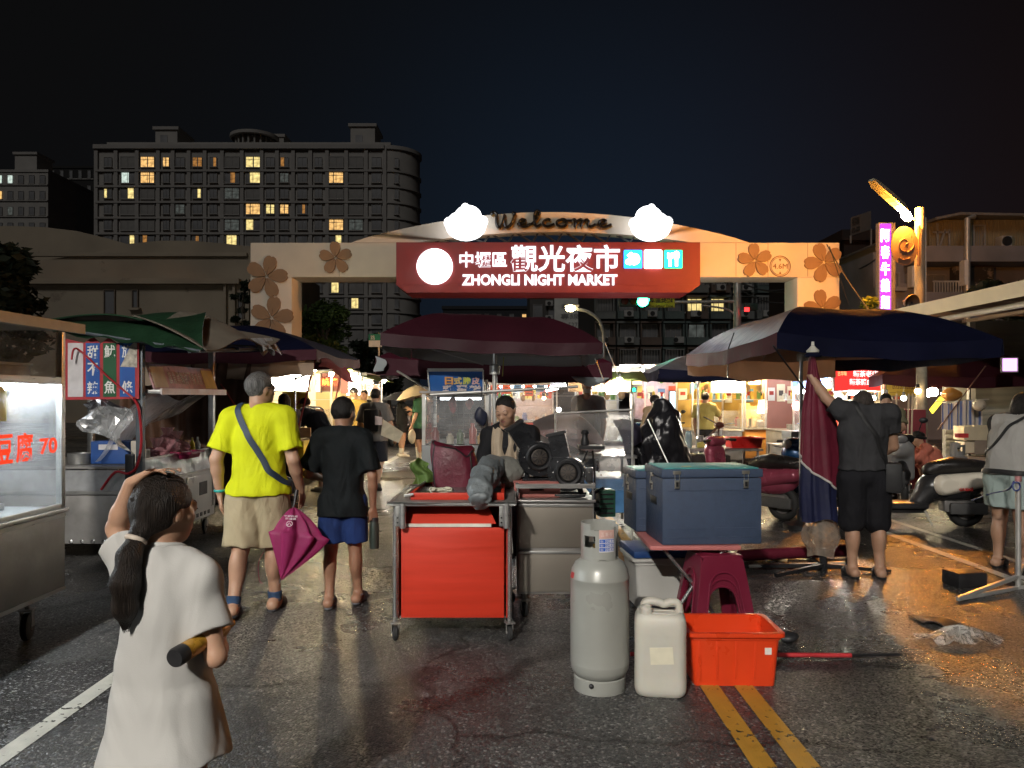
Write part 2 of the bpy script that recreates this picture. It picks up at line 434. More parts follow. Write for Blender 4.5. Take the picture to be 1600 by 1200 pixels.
# camera, world
cam_d = bpy.data.cameras.new('camera'); cam = bpy.data.objects.new('camera', cam_d); COL.objects.link(cam)
cam.location = (0,0,CAMH); cam.rotation_euler = (R(90),0,0); S.camera = cam
cam_d.sensor_width = 36; cam_d.lens = 27.0; cam_d.shift_y = -(600-620)/1600*1.0
cam_d.clip_start = .05; cam_d.clip_end = 2000
S.view_settings.view_transform = 'Standard'; S.view_settings.look = 'None'; S.view_settings.exposure = 1.0; S.view_settings.gamma = 1
S.cycles.use_denoising = True; S.cycles.max_bounces = 7; S.cycles.diffuse_bounces = 3; S.cycles.glossy_bounces = 3; S.cycles.transparent_max_bounces = 14
S.cycles.sample_clamp_indirect = 4; S.cycles.caustics_reflective = False; S.cycles.caustics_refractive = False
W = bpy.data.worlds.new('World'); S.world = W; W.use_nodes = True
def world():
	nt = W.node_tree; N = nt.nodes.new; L = nt.links.new
	for n in list(nt.nodes): nt.nodes.remove(n)
	out = N('ShaderNodeOutputWorld'); bg = N('ShaderNodeBackground'); L(bg.outputs[0], out.inputs[0])
	sky = N('ShaderNodeTexSky'); sky.sky_type = 'NISHITA'; sky.sun_disc = False; sky.sun_elevation = R(-6); sky.sun_rotation = R(0)
	tc = N('ShaderNodeTexCoord'); nrm = N('ShaderNodeVectorMath'); nrm.operation = 'NORMALIZE'; L(tc.outputs['Generated'], nrm.inputs[0])
	def glow(d, col, p):
		dt = N('ShaderNodeVectorMath'); dt.operation = 'DOT_PRODUCT'; dt.inputs[1].default_value = V(d).normalized(); L(nrm.outputs[0], dt.inputs[0])
		mx = N('ShaderNodeMath'); mx.operation = 'MAXIMUM'; mx.inputs[1].default_value = 0; L(dt.outputs['Value'], mx.inputs[0])
		pw = N('ShaderNodeMath'); pw.operation = 'POWER'; pw.inputs[1].default_value = p; L(mx.outputs[0], pw.inputs[0])
		sc = N('ShaderNodeVectorMath'); sc.operation = 'SCALE'; sc.inputs[0].default_value = col; L(pw.outputs[0], sc.inputs['Scale']); return sc.outputs[0]
	parts = [glow((.13,1,.14), (.0016,.0044,.0092), 18), glow((.75,1,.05), (.003,.001,.0004), 10), glow((-.6,1,.3), (.001,.001,.001), 3)]
	s0 = N('ShaderNodeVectorMath'); s0.operation = 'SCALE'; s0.inputs['Scale'].default_value = .003; L(sky.outputs[0], s0.inputs[0])
	acc = s0.outputs[0]
	for p in parts:
		a = N('ShaderNodeVectorMath'); a.operation = 'ADD'; L(acc, a.inputs[0]); L(p, a.inputs[1]); acc = a.outputs[0]
	a = N('ShaderNodeVectorMath'); a.operation = 'ADD'; a.inputs[1].default_value = (.0008,.0008,.0009); L(acc, a.inputs[0])
	L(a.outputs[0], bg.inputs[0]); bg.inputs[1].default_value = 1.0
world()
sd = bpy.data.lights.new('sun', 'SUN'); sd.energy = .19; sd.angle = R(14); sd.color = (1,.95,.90)
so = bpy.data.objects.new('sun', sd); COL.objects.link(so); so.rotation_euler = Euler((R(52),0,R(-14)))
# ground
def asphalt():
	m, nt, out = _new('wet_asphalt'); N = nt.nodes.new; L = nt.links.new
	b = N('ShaderNodeBsdfPrincipled'); L(b.outputs[0], out.inputs[0])
	tc = N('ShaderNodeTexCoord'); src = tc.outputs['Object']
	big = N('ShaderNodeTexNoise'); big.inputs['Scale'].default_value = .55; big.inputs['Detail'].default_value = 6; big.inputs['Roughness'].default_value = .6; L(src, big.inputs[0])
	vor = N('ShaderNodeTexVoronoi'); vor.inputs['Scale'].default_value = 95; L(src, vor.inputs[0])
	fine = N('ShaderNodeTexNoise'); fine.inputs['Scale'].default_value = 60; fine.inputs['Detail'].default_value = 5; L(src, fine.inputs[0])
	sp = N('ShaderNodeSeparateColor'); L(vor.outputs['Color'], sp.inputs[0])
	cr = N('ShaderNodeValToRGB'); e = cr.color_ramp.elements
	e[0].color = (.018,.018,.019,1); e[1].position = 1; e[1].color = (.25,.245,.235,1); x = cr.color_ramp.elements.new(.84); x.color = (.075,.074,.071,1); L(sp.outputs[0], cr.inputs[0])
	wet = N('ShaderNodeMapRange'); wet.inputs[1].default_value = .40; wet.inputs[2].default_value = .60; L(big.outputs[0], wet.inputs[0])
	ck = N('ShaderNodeTexVoronoi'); ck.feature = 'DISTANCE_TO_EDGE'; ck.inputs['Scale'].default_value = .42
	wp = N('ShaderNodeTexNoise'); wp.inputs['Scale'].default_value = 2.2; wp.inputs['Detail'].default_value = 6; L(src, wp.inputs[0])
	wa = N('ShaderNodeVectorMath'); wa.operation = 'MULTIPLY_ADD'; wa.inputs[1].default_value = (.5,.5,0); L(wp.outputs['Color'], wa.inputs[0]); L(src, wa.inputs[2]); L(wa.outputs[0], ck.inputs[0])
	cm = N('ShaderNodeMapRange'); cm.inputs[1].default_value = .002; cm.inputs[2].default_value = .010; cm.inputs[3].default_value = .35; cm.inputs[4].default_value = 1; L(ck.outputs[0], cm.inputs[0])
	st_ = N('ShaderNodeTexNoise'); st_.inputs['Scale'].default_value = 1.3; st_.inputs['Detail'].default_value = 8; st_.inputs['Roughness'].default_value = .7; L(src, st_.inputs[0])
	sm = N('ShaderNodeMapRange'); sm.inputs[1].default_value = .35; sm.inputs[2].default_value = .65; sm.inputs[3].default_value = .8; sm.inputs[4].default_value = 1.75; L(st_.outputs[0], sm.inputs[0])
	cs = N('ShaderNodeMath'); cs.operation = 'MULTIPLY'; L(cm.outputs[0], cs.inputs[0]); L(sm.outputs[0], cs.inputs[1])
	cv = N('ShaderNodeVectorMath'); cv.operation = 'SCALE'; L(cr.outputs[0], cv.inputs[0]); L(cs.outputs[0], cv.inputs['Scale'])
	dk = N('ShaderNodeMix'); dk.data_type = 'RGBA'; dk.inputs[7].default_value = (.6,.6,.61,1); dk.blend_type = 'MULTIPLY'; L(wet.outputs[0], dk.inputs[0]); L(cv.outputs[0], dk.inputs[6]); L(dk.outputs[2], b.inputs['Base Color'])
	rr = N('ShaderNodeMapRange'); rr.inputs[3].default_value = .44; rr.inputs[4].default_value = .22; L(wet.outputs[0], rr.inputs[0]); L(rr.outputs[0], b.inputs['Roughness'])
	b.inputs['Specular IOR Level'].default_value = .42
	h = N('ShaderNodeMath'); h.operation = 'MULTIPLY_ADD'; h.inputs[1].default_value = -.9; L(vor.outputs['Distance'], h.inputs[0]); L(fine.outputs[0], h.inputs[2])
	bs = N('ShaderNodeMapRange'); bs.inputs[3].default_value = .85; bs.inputs[4].default_value = .45; L(wet.outputs[0], bs.inputs[0])
	bp = N('ShaderNodeBump'); bp.inputs['Distance'].default_value = .006; L(bs.outputs[0], bp.inputs['Strength']); L(h.outputs[0], bp.inputs['Height'])
	sb = N('ShaderNodeVectorMath'); sb.operation = 'SUBTRACT'; sb.inputs[1].default_value = (.5,.5,.5); L(vor.outputs['Color'], sb.inputs[0])
	sc = N('ShaderNodeVectorMath'); sc.operation = 'MULTIPLY'; sc.inputs[1].default_value = (.8,.8,0); L(sb.outputs[0], sc.inputs[0])
	k = N('ShaderNodeMapRange'); k.inputs[3].default_value = 1.; k.inputs[4].default_value = .45; L(wet.outputs[0], k.inputs[0])
	s2 = N('ShaderNodeVectorMath'); s2.operation = 'SCALE'; L(sc.outputs[0], s2.inputs[0]); L(k.outputs[0], s2.inputs['Scale'])
	ad = N('ShaderNodeVectorMath'); ad.operation = 'ADD'; L(bp.outputs[0], ad.inputs[0]); L(s2.outputs[0], ad.inputs[1])
	nn = N('ShaderNodeVectorMath'); nn.operation = 'NORMALIZE'; L(ad.outputs[0], nn.inputs[0]); L(nn.outputs[0], b.inputs['Normal'])
	return m
ASPH = asphalt()
g = MB(); g.sheet(lambda u, v: (-400+800*u, -60+760*v, 0), 8, 8, ASPH); struct(g, 'road', 0)
def worn(name, col, keep):
	m = mat(name, col, .5, 0, .15, 14, .25, 90)
	nt = m.node_tree; N = nt.nodes.new; L = nt.links.new
	out = [n for n in nt.nodes if n.type == 'OUTPUT_MATERIAL'][0]; b = [n for n in nt.nodes if n.type == 'BSDF_PRINCIPLED'][0]
	tr = N('ShaderNodeBsdfTransparent'); x = N('ShaderNodeMixShader'); tc = N('ShaderNodeTexCoord'); nz = N('ShaderNodeTexNoise'); nz.inputs['Scale'].default_value = 26; nz.inputs['Detail'].default_value = 8; L(tc.outputs['Object'], nz.inputs[0])
	n2 = N('ShaderNodeTexNoise'); n2.inputs['Scale'].default_value = 3; n2.inputs['Detail'].default_value = 3; L(tc.outputs['Object'], n2.inputs[0])
	ad = N('ShaderNodeMath'); ad.operation = 'MULTIPLY_ADD'; ad.inputs[1].default_value = .6; L(n2.outputs[0], ad.inputs[0]); L(nz.outputs[0], ad.inputs[2])
	mr = N('ShaderNodeMapRange'); mr.inputs[1].default_value = keep; mr.inputs[2].default_value = keep+.06; L(ad.outputs[0], mr.inputs[0])
	L(mr.outputs[0], x.inputs[0]); L(tr.outputs[0], x.inputs[1]); L(b.outputs[0], x.inputs[2]); L(x.outputs[0], out.inputs[0]); return m
YEL = worn('worn_yellow_paint', (.42,.22,.03), .62); WHT = worn('worn_white_paint', (.42,.41,.36), .62)
def marking(name, x0, x1, y0, y1, m):
	b = MB(); b.sheet(lambda u, v: (x0+(x1-x0)*u, y0+(y1-y0)*v, .004), 1, 12, m); struct(b, name, 0)
marking('yellow_centre_line', .985, 1.085, -6, 24, YEL); marking('yellow_centre_line', 1.165, 1.265, -6, 24, YEL)
marking('white_edge_line', -2.2, -2.1, -6, 5.6, WHT); marking('white_edge_line', 4.12, 4.22, 4.6, 14, WHT); marking('white_edge_line', 4.62, 4.7, 6.2, 14, WHT)
marking('white_lane_dash', -2.98, -2.82, 17.6, 21.2, WHT); marking('white_lane_dash', -2.98, -2.82, 27, 31, WHT)
# far buildings
BWALL = mat('pale_tiles', (.33,.32,.30), .8, 0, .1, .4); BBAND = mat('pale_band', (.30,.29,.275), .8, 0, .1, .4)
WIN = mat('unlit_window', (.20,.205,.215), .45, 0, .4, .3); RECESS = mat('balcony_recess', (.24,.235,.225), .8, 0, .2, .5)
LITS = {'w': emis('lit_window_warm', (1,.58,.20), .5, False, var=.5), 'o': emis('lit_window_amber', (1,.45,.12), .17, False, var=.5), 'y': emis('lit_window_yellow', (1,.78,.30), .5, False, var=.45),
		'c': emis('lit_window_cool', (.8,.95,.85), .4, False, var=.4), 'd': emis('lit_window_dim', (.5,.55,.5), .06, False, var=.5)}
FRM = mat('window_frame_grey', (.25,.245,.235), .6)
def window_mb(cx, y, cz, w, h, pane, frame=FRM, sill=BBAND, t=.12, mull=1, blinds=None):
	b = MB()
	b.box((cx, y+.05, cz), (w, .04, h), pane)
	f = .09*max(.6, min(1.2, w/2))
	b.box((cx, y, cz+h/2+f/2), (w+2*f, t, f), frame); b.box((cx, y, cz-h/2-f/2), (w+2*f, t, f), frame)
	b.box((cx-w/2-f/2, y, cz), (f, t, h), frame); b.box((cx+w/2+f/2, y, cz), (f, t, h), frame)
	for k in range(mull): b.box((cx-w/2+w*(k+1)/(mull+1), y, cz), (f*.7, t*.8, h), frame)
	b.box((cx, y-.1, cz-h/2-f-.07), (w+.4, .3, .12), sill)
	return b
def apartment():
	Y = 150.; r = root('apartment_building', (PX(400,Y), Y, 0), 'long pale apartment block with rooftop rotunda and scattered lit windows, far behind the curved hall', 'building')
	x0, x1, zt = PX(150,Y), PX(602,Y), PZ(229,Y)
	w = MB(); w.box2((x0, Y+.3, 0), (x1, Y+20, zt), BWALL)
	rc = PX(650,Y)-x1    # rounded corner tower at the right end
	w.lathe([(rc, 0), (rc, zt), (0, zt)], BWALL, 28, Matrix.Translation((x1, Y+rc+.3, 0)))
	w.box2((x0+2, Y+.2, zt), (x1+1, Y+18, zt+.9), BWALL)
	w.obj('wall', r, 30)
	rows = [PZ(252.8+24.55*k, Y) for k in range(0, 12)]
	b = MB()
	for z in rows:
		b.box2((x0-.1, Y-.25, z-1.95), (x1-.5, Y+.32, z-1.55), BBAND)
	for u in (150,181,214,247,270,295,320,347,378,409,433,458,485,511,541,572,601):
		b.box2((PX(u,Y)-.35, Y-.12, 0), (PX(u,Y)+.35, Y+.34, zt), BBAND)
	b.box2((x0-.4, Y-.5, zt-.5), (x1-.2, Y+.5, zt+.3), BBAND)
	b.obj('facade_ribs', r, 30)
	b = MB()
	for z in rows: b.lathe([(rc+.05, z-1.95), (rc+.3, z-1.9), (rc+.3, z-1.6), (rc+.05, z-1.55)], BBAND, 28, Matrix.Translation((x1, Y+rc+.3, 0)))
	b.lathe([(rc+.05, zt-.5), (rc+.4, zt-.4), (rc+.4, zt+.3), (rc, zt+.3)], BBAND, 28, Matrix.Translation((x1, Y+rc+.3, 0)))
	b.obj('corner_ledges', r, 30)
	us = [168,199,230,259,281,308,333,362,395,422,444,472,497,525,556,588,619]; ws = [14,26,25,11,16,17,13,26,26,15,15,17,13,26,25,17,7]
	lit = {(0,2):'w',(0,3):'w',(0,5):'o',(0,6):'o',(0,8):'y',(0,10):'o',(1,1):'c',(1,2):'w',(1,7):'o',(1,8):'y',(1,13):'w',(2,0):'y',(2,1):'y',(2,5):'y',(3,4):'d',(3,8):'w',(3,9):'y',(3,10):'w',(3,11):'o',(4,13):'w',(4,8):'y',(4,7):'d',(4,14):'d',(5,1):'y',(5,2):'o',(5,5):'o',(5,7):'y',(5,13):'y',(8,13):'y',(9,14):'y',(2,7):'d',(1,10):'d'}
	cells = [(k, i) for k in range(12) for i in range(17)]
	order = [c for c in cells if c in lit]+[c for c in cells if c not in lit and c[0] < 6]
	order += [c for c in cells if c not in order]; rest = MB()
	for n, (k, i) in enumerate(order):
		wd = ws[i]/8*.82; h = 1.75 if ws[i] < 20 else 2.0; z = rows[k]; cx = PX(us[i],Y); p = lit.get((k,i))
		if i == 16:
			cy = Y+rc+.3-math.sqrt(max(0, rc*rc-(cx-x1)**2))-.12
		else: cy = Y+.1
		if p is None: q = window_mb(cx, cy, z, wd, h, WIN if ws[i] < 20 else RECESS)
		else:
			q = window_mb(cx, cy, z, wd, h, WIN)
			f = random.choice((.3,.4,.5,.7)) if p in 'cyo' and (k,i) not in ((0,8),(3,9),(0,5),(3,8)) else 1.
			q.box((cx+random.uniform(-.5,.5)*(1-f)*wd, cy-.0, z), (wd*f, .06, h*.96), LITS[p])
			if f == 1: q.box((cx+wd*random.uniform(-.2,.2), cy-.05, z), (.16, .03, h), FRM); q.box((cx, cy-.05, z+h*.2), (wd, .03, .1), FRM)
		if n < 99: q.obj('window', r, 0)
		else:
			me = bpy.data.meshes.new('t'); q.bm.to_mesh(me);
			off = {j: rest.mi(m) for j, m in enumerate(q.mats)}
			vs = [rest.bm.verts.new(v.co) for v in me.vertices]
			for f_ in me.polygons:
				ff = rest.bm.faces.new([vs[t] for t in f_.vertices]); ff.material_index = off[f_.material_index]
			bpy.data.meshes.remove(me); q.bm.free()
	rest.obj('window_rows', r, 0, kind='stuff')
	for (a, c, t) in ((228,263,192),(541,580,187)):
		b = MB(); b.box2((PX(a,Y), Y+4, zt), (PX(c,Y), Y+11, PZ(t,Y)), BWALL); b.box2((PX(a,Y)-.4, Y+3.6, PZ(t,Y)), (PX(c,Y)+.4, Y+11.4, PZ(t,Y)+.6), BBAND)
		b.box2((PX(a,Y)+1, Y+3.9, zt+2), (PX(a,Y)+2.4, Y+4.05, zt+3.6), WIN); b.obj('stair_tower', r, 30)
	b = MB(); cx = PX(382,Y); M = Matrix.Translation((cx, Y+6, 0)); z0 = zt
	b.lathe([(3.9,z0),(3.9,z0+1.2),(4.2,z0+1.3),(0,z0+1.3)], BWALL, 32, M)
	for k in range(20): b.tube([(cx+3.7*math.cos(k*math.pi/10), Y+6+3.7*math.sin(k*math.pi/10), z0+1.2), (cx+3.7*math.cos(k*math.pi/10), Y+6+3.7*math.sin(k*math.pi/10), z0+3.2)], .22, BBAND, 6)
	b.lathe([(3.1,z0+1.2),(3.1,z0+3.3)], RECESS, 24, M); b.lathe([(4.5,z0+3.1),(4.8,z0+3.3),(4.8,z0+3.9),(0,z0+4.1)], BBAND, 32, M)
	b.obj('rotunda', r, 30)
	b = MB(); b.box2((cx-1.2, Y+9, z0), (cx+5, Y+14, PZ(190,Y)), BWALL); b.box2((cx-1.5, Y+8.7, PZ(190,Y)), (cx+5.3, Y+14.3, PZ(190,Y)+.6), BBAND); b.obj('lift_house', r, 30)
apartment()
def block(name, label, u0, u1, vt, Y, depth, rows, cols, wall, ww=.55, wh=.5, lit={}, storey=3.1, base=0., extras=None, cornice=True):
	"""a far building seen square-on: walls, storey bands, windows"""
	x0, x1, zt = PX(u0,Y), PX(u1,Y), PZ(vt,Y)
	r = root(name, ((x0+x1)/2, Y, 0), label, 'building')
	w = MB(); w.box2((x0, Y+.25, 0), (x1, Y+depth, zt), wall)
	if cornice: w.box2((x0-.2, Y, zt-.1), (x1+.2, Y+depth+.2, zt+.45), wall)
	w.obj('wall', r, 0)
	b = MB(); n = 0
	for k in range(rows):
		z = zt-1.7-k*storey
		if z < 1: break
		b.box2((x0, Y-.05, z-1.35), (x1, Y+.27, z-1.1), BBAND)
		for i in range(cols):
			cx = x0+(x1-x0)*(i+.5)/cols; p = lit.get((k,i))
			q = window_mb(cx, Y+.1, z, (x1-x0)/cols*ww, storey*wh, LITS[p] if p else WIN, mull=1 if (x1-x0)/cols*ww > 1.5 else 0)
			q.obj('window', r, 0); n += 1
	b.obj('storey_bands', r, 0)
	if extras: extras(r, x0, x1, zt, Y)
	return r
def tower_top(r, x0, x1, zt, Y):
	b = MB(); b.box2((PX(5,Y), Y+4, zt), (PX(40,Y), Y+10, PZ(233,Y)), BWALL); b.box2((PX(3,Y), Y+3.6, PZ(233,Y)), (PX(42,Y), Y+10.4, PZ(229,Y)), BBAND); b.obj('stair_tower', r, 0)
block('apartment_building', 'grey apartment block at the far left edge behind the dark tree, few windows lit', -60, 74, 268, 170., 20, 9, 8, BWALL, lit={(0,4):'c',(0,3):'c',(1,3):'w',(2,4):'d'}, extras=tower_top, storey=3.5, ww=.45)
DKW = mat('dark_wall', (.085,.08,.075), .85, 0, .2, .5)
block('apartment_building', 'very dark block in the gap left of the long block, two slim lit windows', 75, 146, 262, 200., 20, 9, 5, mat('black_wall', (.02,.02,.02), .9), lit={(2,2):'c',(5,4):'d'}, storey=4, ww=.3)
def bill(r, x0, x1, zt, Y):
	b = MB(); b.box2((PX(866,Y), Y-.5, PZ(540,Y)), (PX(914,Y), Y-.2, PZ(455,Y)), mat('banner_white', (.62,.62,.58), .7, 0, .15, .8))
	o = b.obj('roof_banner', r, 0); b = MB(); K = mat('banner_ink', (.25,.25,.25), .8)
	for t, v, w in (('租售', 480, 26), ('專線', 495, 28), ('40-5371', 509, 30)): b.text(t, P(890-w/2, v+4, Y-.52), (1,0,0), (0,0,1), K, w=w/1200*Y, h=9/1200*Y, ext=.03)
	b.obj('lettering', o, 0)
	for u in (858,):
		for v in (474, 497):
			b = MB(); b.box(P(u, v, Y-.3), (.9,.5,.65), GREYP, bevel=.05); b.lathe([(.24,0),(.24,.03),(0,.03)], BLACKP, 16, Matrix.Translation(P(u,v,Y-.56)) @ Matrix.Rotation(R(90),4,'X')); b.obj('air_conditioner', r, 0)
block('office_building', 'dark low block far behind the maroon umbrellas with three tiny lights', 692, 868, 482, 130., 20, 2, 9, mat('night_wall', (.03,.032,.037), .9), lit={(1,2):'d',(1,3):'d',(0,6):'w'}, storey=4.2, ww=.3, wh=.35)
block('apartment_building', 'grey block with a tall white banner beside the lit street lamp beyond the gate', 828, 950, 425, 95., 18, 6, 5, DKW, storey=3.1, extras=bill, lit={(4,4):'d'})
def oldblock():
	Y = 62.; r = root('old_apartments', (PX(1100,Y), Y, 0), 'crowded old apartments with balconies and cages beyond the green traffic light', 'building')
	x0, x1 = PX(930,Y), PX(1270,Y); zt = PZ(405,Y)
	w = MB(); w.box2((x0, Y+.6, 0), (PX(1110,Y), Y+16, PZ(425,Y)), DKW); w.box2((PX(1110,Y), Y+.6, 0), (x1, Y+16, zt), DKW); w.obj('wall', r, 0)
	tone = [mat('stained_wall', (.15,.16,.155), .85, 0, .25, 1.), mat('green_grey_wall', (.1,.13,.125), .85, 0, .25, 1.), mat('brown_wall', (.12,.09,.075), .85, 0, .25, 1.)]
	rnd = random.Random(5); z = PZ(440,Y); lit = {(1,4):'y',(1,5):'y',(2,4):'d',(3,5):'c',(3,6):'y',(2,6):'d'}
	for k in range(5):
		for i in range(9):
			u = 945+i*36; cx = PX(u,Y); w_ = 36/1200*Y*rnd.uniform(.8,.96); zz = z-k*2.1; h = 1.9
			b = MB(); t = rnd.choice(tone); b.box((cx, Y+.1, zz-.62), (w_, .9, .62), t)      # balcony front
			b.box((cx, Y+.2, zz+.92), (w_, .7, .16), t); b.box((cx-w_/2+.06, Y+.25, zz+.27), (.11, .6, 1.16), t); b.box((cx+w_/2-.06, Y+.25, zz+.27), (.11, .6, 1.16), t)
			b.obj('balcony', r, 0)
			p = lit.get((k,i)); q = window_mb(cx+rnd.uniform(-.2,.2), Y+.45, zz+.25, w_*rnd.uniform(.5,.8), 1.0, LITS[p] if p else WIN, mull=rnd.choice((1,2,3))); q.obj('window', r, 0)
			if rnd.random() < .45:
				b = MB(); b.box((cx+rnd.uniform(-.3,.3), Y-.55, zz-.55), (.75,.4,.5), GREYP, bevel=.04); b.lathe([(.19,0),(.19,.03),(0,.03)], BLACKP, 14, Matrix.Translation((cx, Y-.76, zz-.55)) @ Matrix.Rotation(R(90),4,'X')); b.obj('air_conditioner', r, 0)
			if rnd.random() < .3:
				b = MB()
				for j in range(7): b.bar((cx-w_*.4+j*w_*.13, Y-.5, zz-.3), (cx-w_*.4+j*w_*.13, Y-.5, zz+.8), .05, .05, FRM)
				b.bar((cx-w_*.42, Y-.5, zz+.8), (cx+w_*.42, Y-.5, zz+.8), .06, .06, FRM); b.obj('window_cage', r, 0)
oldblock()
HALL = mat('hall_plaster', (.34,.29,.22), .85, 0, .16, .35, wear=(.22,.18,.14), wearscale=.5, wearamt=.62)
def hall():
	r = root('curved_hall', (-24, 45, 0), 'large windowless hall with arched parapet behind the stalls on the left', 'building')
	Y = 50.; pts = [P(-160,355,Y), P(20,353,Y), P(70,355,Y), P(120,361,Y), P(170,373,Y), P(215,386,Y)]
	a = MB(); a.prism([(p.x, p.y, 0) for p in (pts[-1], pts[0])]+pts, (0,6,0), HALL); a.obj('rear_wing', r, 0)
	Y = 45.; pts = [P(-160,410,Y), P(60,408,Y), P(150,394,Y), P(200,381,Y), P(250,376,Y), P(300,376,Y), P(345,380,Y), P(393,385,Y)]
	a = MB(); a.prism([(pts[-1].x, Y, 0), (pts[0].x, Y, 0)]+pts, (0,16,0), HALL)
	a.obj('front_wing', r, 0)
	b = MB(); b.box2(P(-160,443,Y-.45), P(378,437,Y+.1), HALL); b.box2(P(-160,400,Y-.2), P(388,396,Y+.1), HALL); b.obj('cornice', r, 0)
	for u, v, w, h in ((172,472,15,36),(212,467,7,26),(377,478,8,40)):
		q = window_mb(PX(u,Y), Y-.06, PZ(v,Y), w/1200*Y, h/1200*Y, WIN, frame=mat('hall_frame', (.16,.13,.1), .8), sill=HALL, mull=0); q.obj('window', r, 0)
	for u in (352, 366, 388):
		b = MB(); b.box2(P(u-3,530,Y-.25), P(u+3,437,Y-.02), HALL); b.obj('pilaster', r, 0)
hall()
# trees
def leaf_mat(name, col): return cloth2(name, col, .3, .6, .35, 2.2, 0, 9)
LEAF = leaf_mat('leaf_green', (.05,.085,.022)); LEAFD = leaf_mat('leaf_dark', (.02,.03,.018)); LEAFY = leaf_mat('leaf_bright', (.12,.16,.03)); BARK = mat('bark', (.07,.055,.04), .9, 0, .3, 8, .5, 20)
def tree(name, label, c, h, rx, rz, n, leafm, size=.16, seed=1, cat='tree', blobs=9, trunk=.14):
	rs = random.Random(seed); r = root(name, c, label, cat)
	t = MB(); top = V(c)+V((0,0,h-rz*.8)); t.tube([V(c), V(c)+(top-V(c))*.5+V((.08,0,0)), top], [trunk, trunk*.75, trunk*.4], BARK, 8)
	cl = []
	for k in range(blobs):
		a = rs.uniform(0,6.28); q = rs.uniform(.1,.75); p = V(c)+V((math.cos(a)*rx*q, math.sin(a)*rx*q, h-rz+rs.uniform(-.7,.75)*rz)); cl.append((p, rs.uniform(.28,.5)*rx))
		t.tube(crv([top-V((0,0,rz*.4)), top.lerp(p,.5)+V((0,0,.1)), p], 3), [trunk*.35]*3+[trunk*.25]*3+[trunk*.1], BARK, 5)
	t.obj('trunk', r, 60)
	b = MB(); vs = []; fs = []
	for k in range(n):
		p, rad = rs.choice(cl); d = V((rs.gauss(0,1), rs.gauss(0,1), rs.gauss(0,1))).normalized()*rad*(rs.random()**.45); d.z *= .75
		q = p+d; a = V((rs.gauss(0,1), rs.gauss(0,1), rs.gauss(0,.5))).normalized(); e = a.orthogonal().normalized(); e.rotate(Matrix.Rotation(rs.uniform(0,6.28),3,a)); s_ = size*rs.uniform(.6,1.3)
		i = len(vs); vs += [q-a*s_*.6, q+e*s_*.28-a*s_*.1, q+a*s_*.6, q-e*s_*.28-a*s_*.1]; fs.append((i,i+1,i+2,i+3))
	b.raw(vs, fs, leafm); b.obj('crown', r, 0, recalc=False)
tree('tree', 'large dark tree at the left edge in front of the curved hall', (PX(-10,24), 24, 0), PZ(375,24), 2.4, 2.6, 6000, LEAFD, .3, 3, blobs=16)
tree('tree', 'green tree seen through the gate beside its left pillar', (PX(505,27), 27, 0), PZ(466,27), 1.2, 1.5, 4200, LEAF, .2, 5, blobs=12)
tree('tree', 'small round dark tree far down the street under the maroon umbrella corner', (PX(606,42), 42, 0), PZ(578,42), .9, .8, 1800, LEAFD, .22, 6)
tree('tree', 'broad dark tree behind the gate standing left of the road sign', (PX(570,38), 38, 0), PZ(512,38), 1.4, 1.5, 2600, LEAFD, .25, 9)
tree('shrub', 'bright green shrub top over the navy umbrella beside the purple sign', (PX(1352,18), 18, 0), PZ(466,18), .62, .45, 1500, LEAFY, .13, 8, 'shrub', trunk=.05)
tree('shrub', 'dark creeper shrub on top of the metal roof at the right edge', (PX(1575,19), 19, 0), PZ(425,19), 1.2, .8, 2200, LEAFD, .2, 12, 'shrub', trunk=.06)
tree('climbing_plant', 'thin leafy climber beside the left gate pillar', (PX(378,23.4), 23.4, 0), PZ(432,23.4), .34, .9, 700, LEAFD, .15, 14, 'plant', trunk=.03)
# market gate
GY = 22.7
GW = mat('gate_cream', (.72,.66,.56), .6, 0, .08, 1.2, .05, 30); GP = mat('petal_tan', (.30,.185,.10), .6, 0, .12, 3); GR = mat('sign_red', (.24,.028,.034), .5, 0, .1, 2); PETAL_LINE = mat('petal_line', (.17,.1,.06), .7)
LED = emis('sign_white', (.97,.98,1), 1.7); LEDL = emis('sign_letters', (.93,.96,1), 1.05, False)
def flower(b, u, v, rpx, rot, y):
	c = P(u, v, y); r = rpx/1200*y
	for k in range(5):
		a = rot+k*2*math.pi/5; d = V((math.sin(a),0,math.cos(a))); n = V((math.cos(a),0,-math.sin(a))); o = []
		for t, w in ((.08,.03),(.3,.2),(.55,.31),(.8,.3),(.95,.2),(1.0,.09),(.95,0)): o.append(c+d*t*r+n*w*r)
		for t, w in ((1.0,-.09),(.95,-.2),(.8,-.3),(.55,-.31),(.3,-.2),(.08,-.03)): o.append(c+d*t*r+n*w*r)
		b.prism([p+V((0,-.002*k,0)) for p in o], (0,.09,0), GP)
		b.prism([c+d*.1*r+n*.012*r+V((0,-.014,0)), c+d*.45*r+V((0,-.014,0)), c+d*.1*r-n*.012*r+V((0,-.014,0))], (0,.02,0), PETAL_LINE)
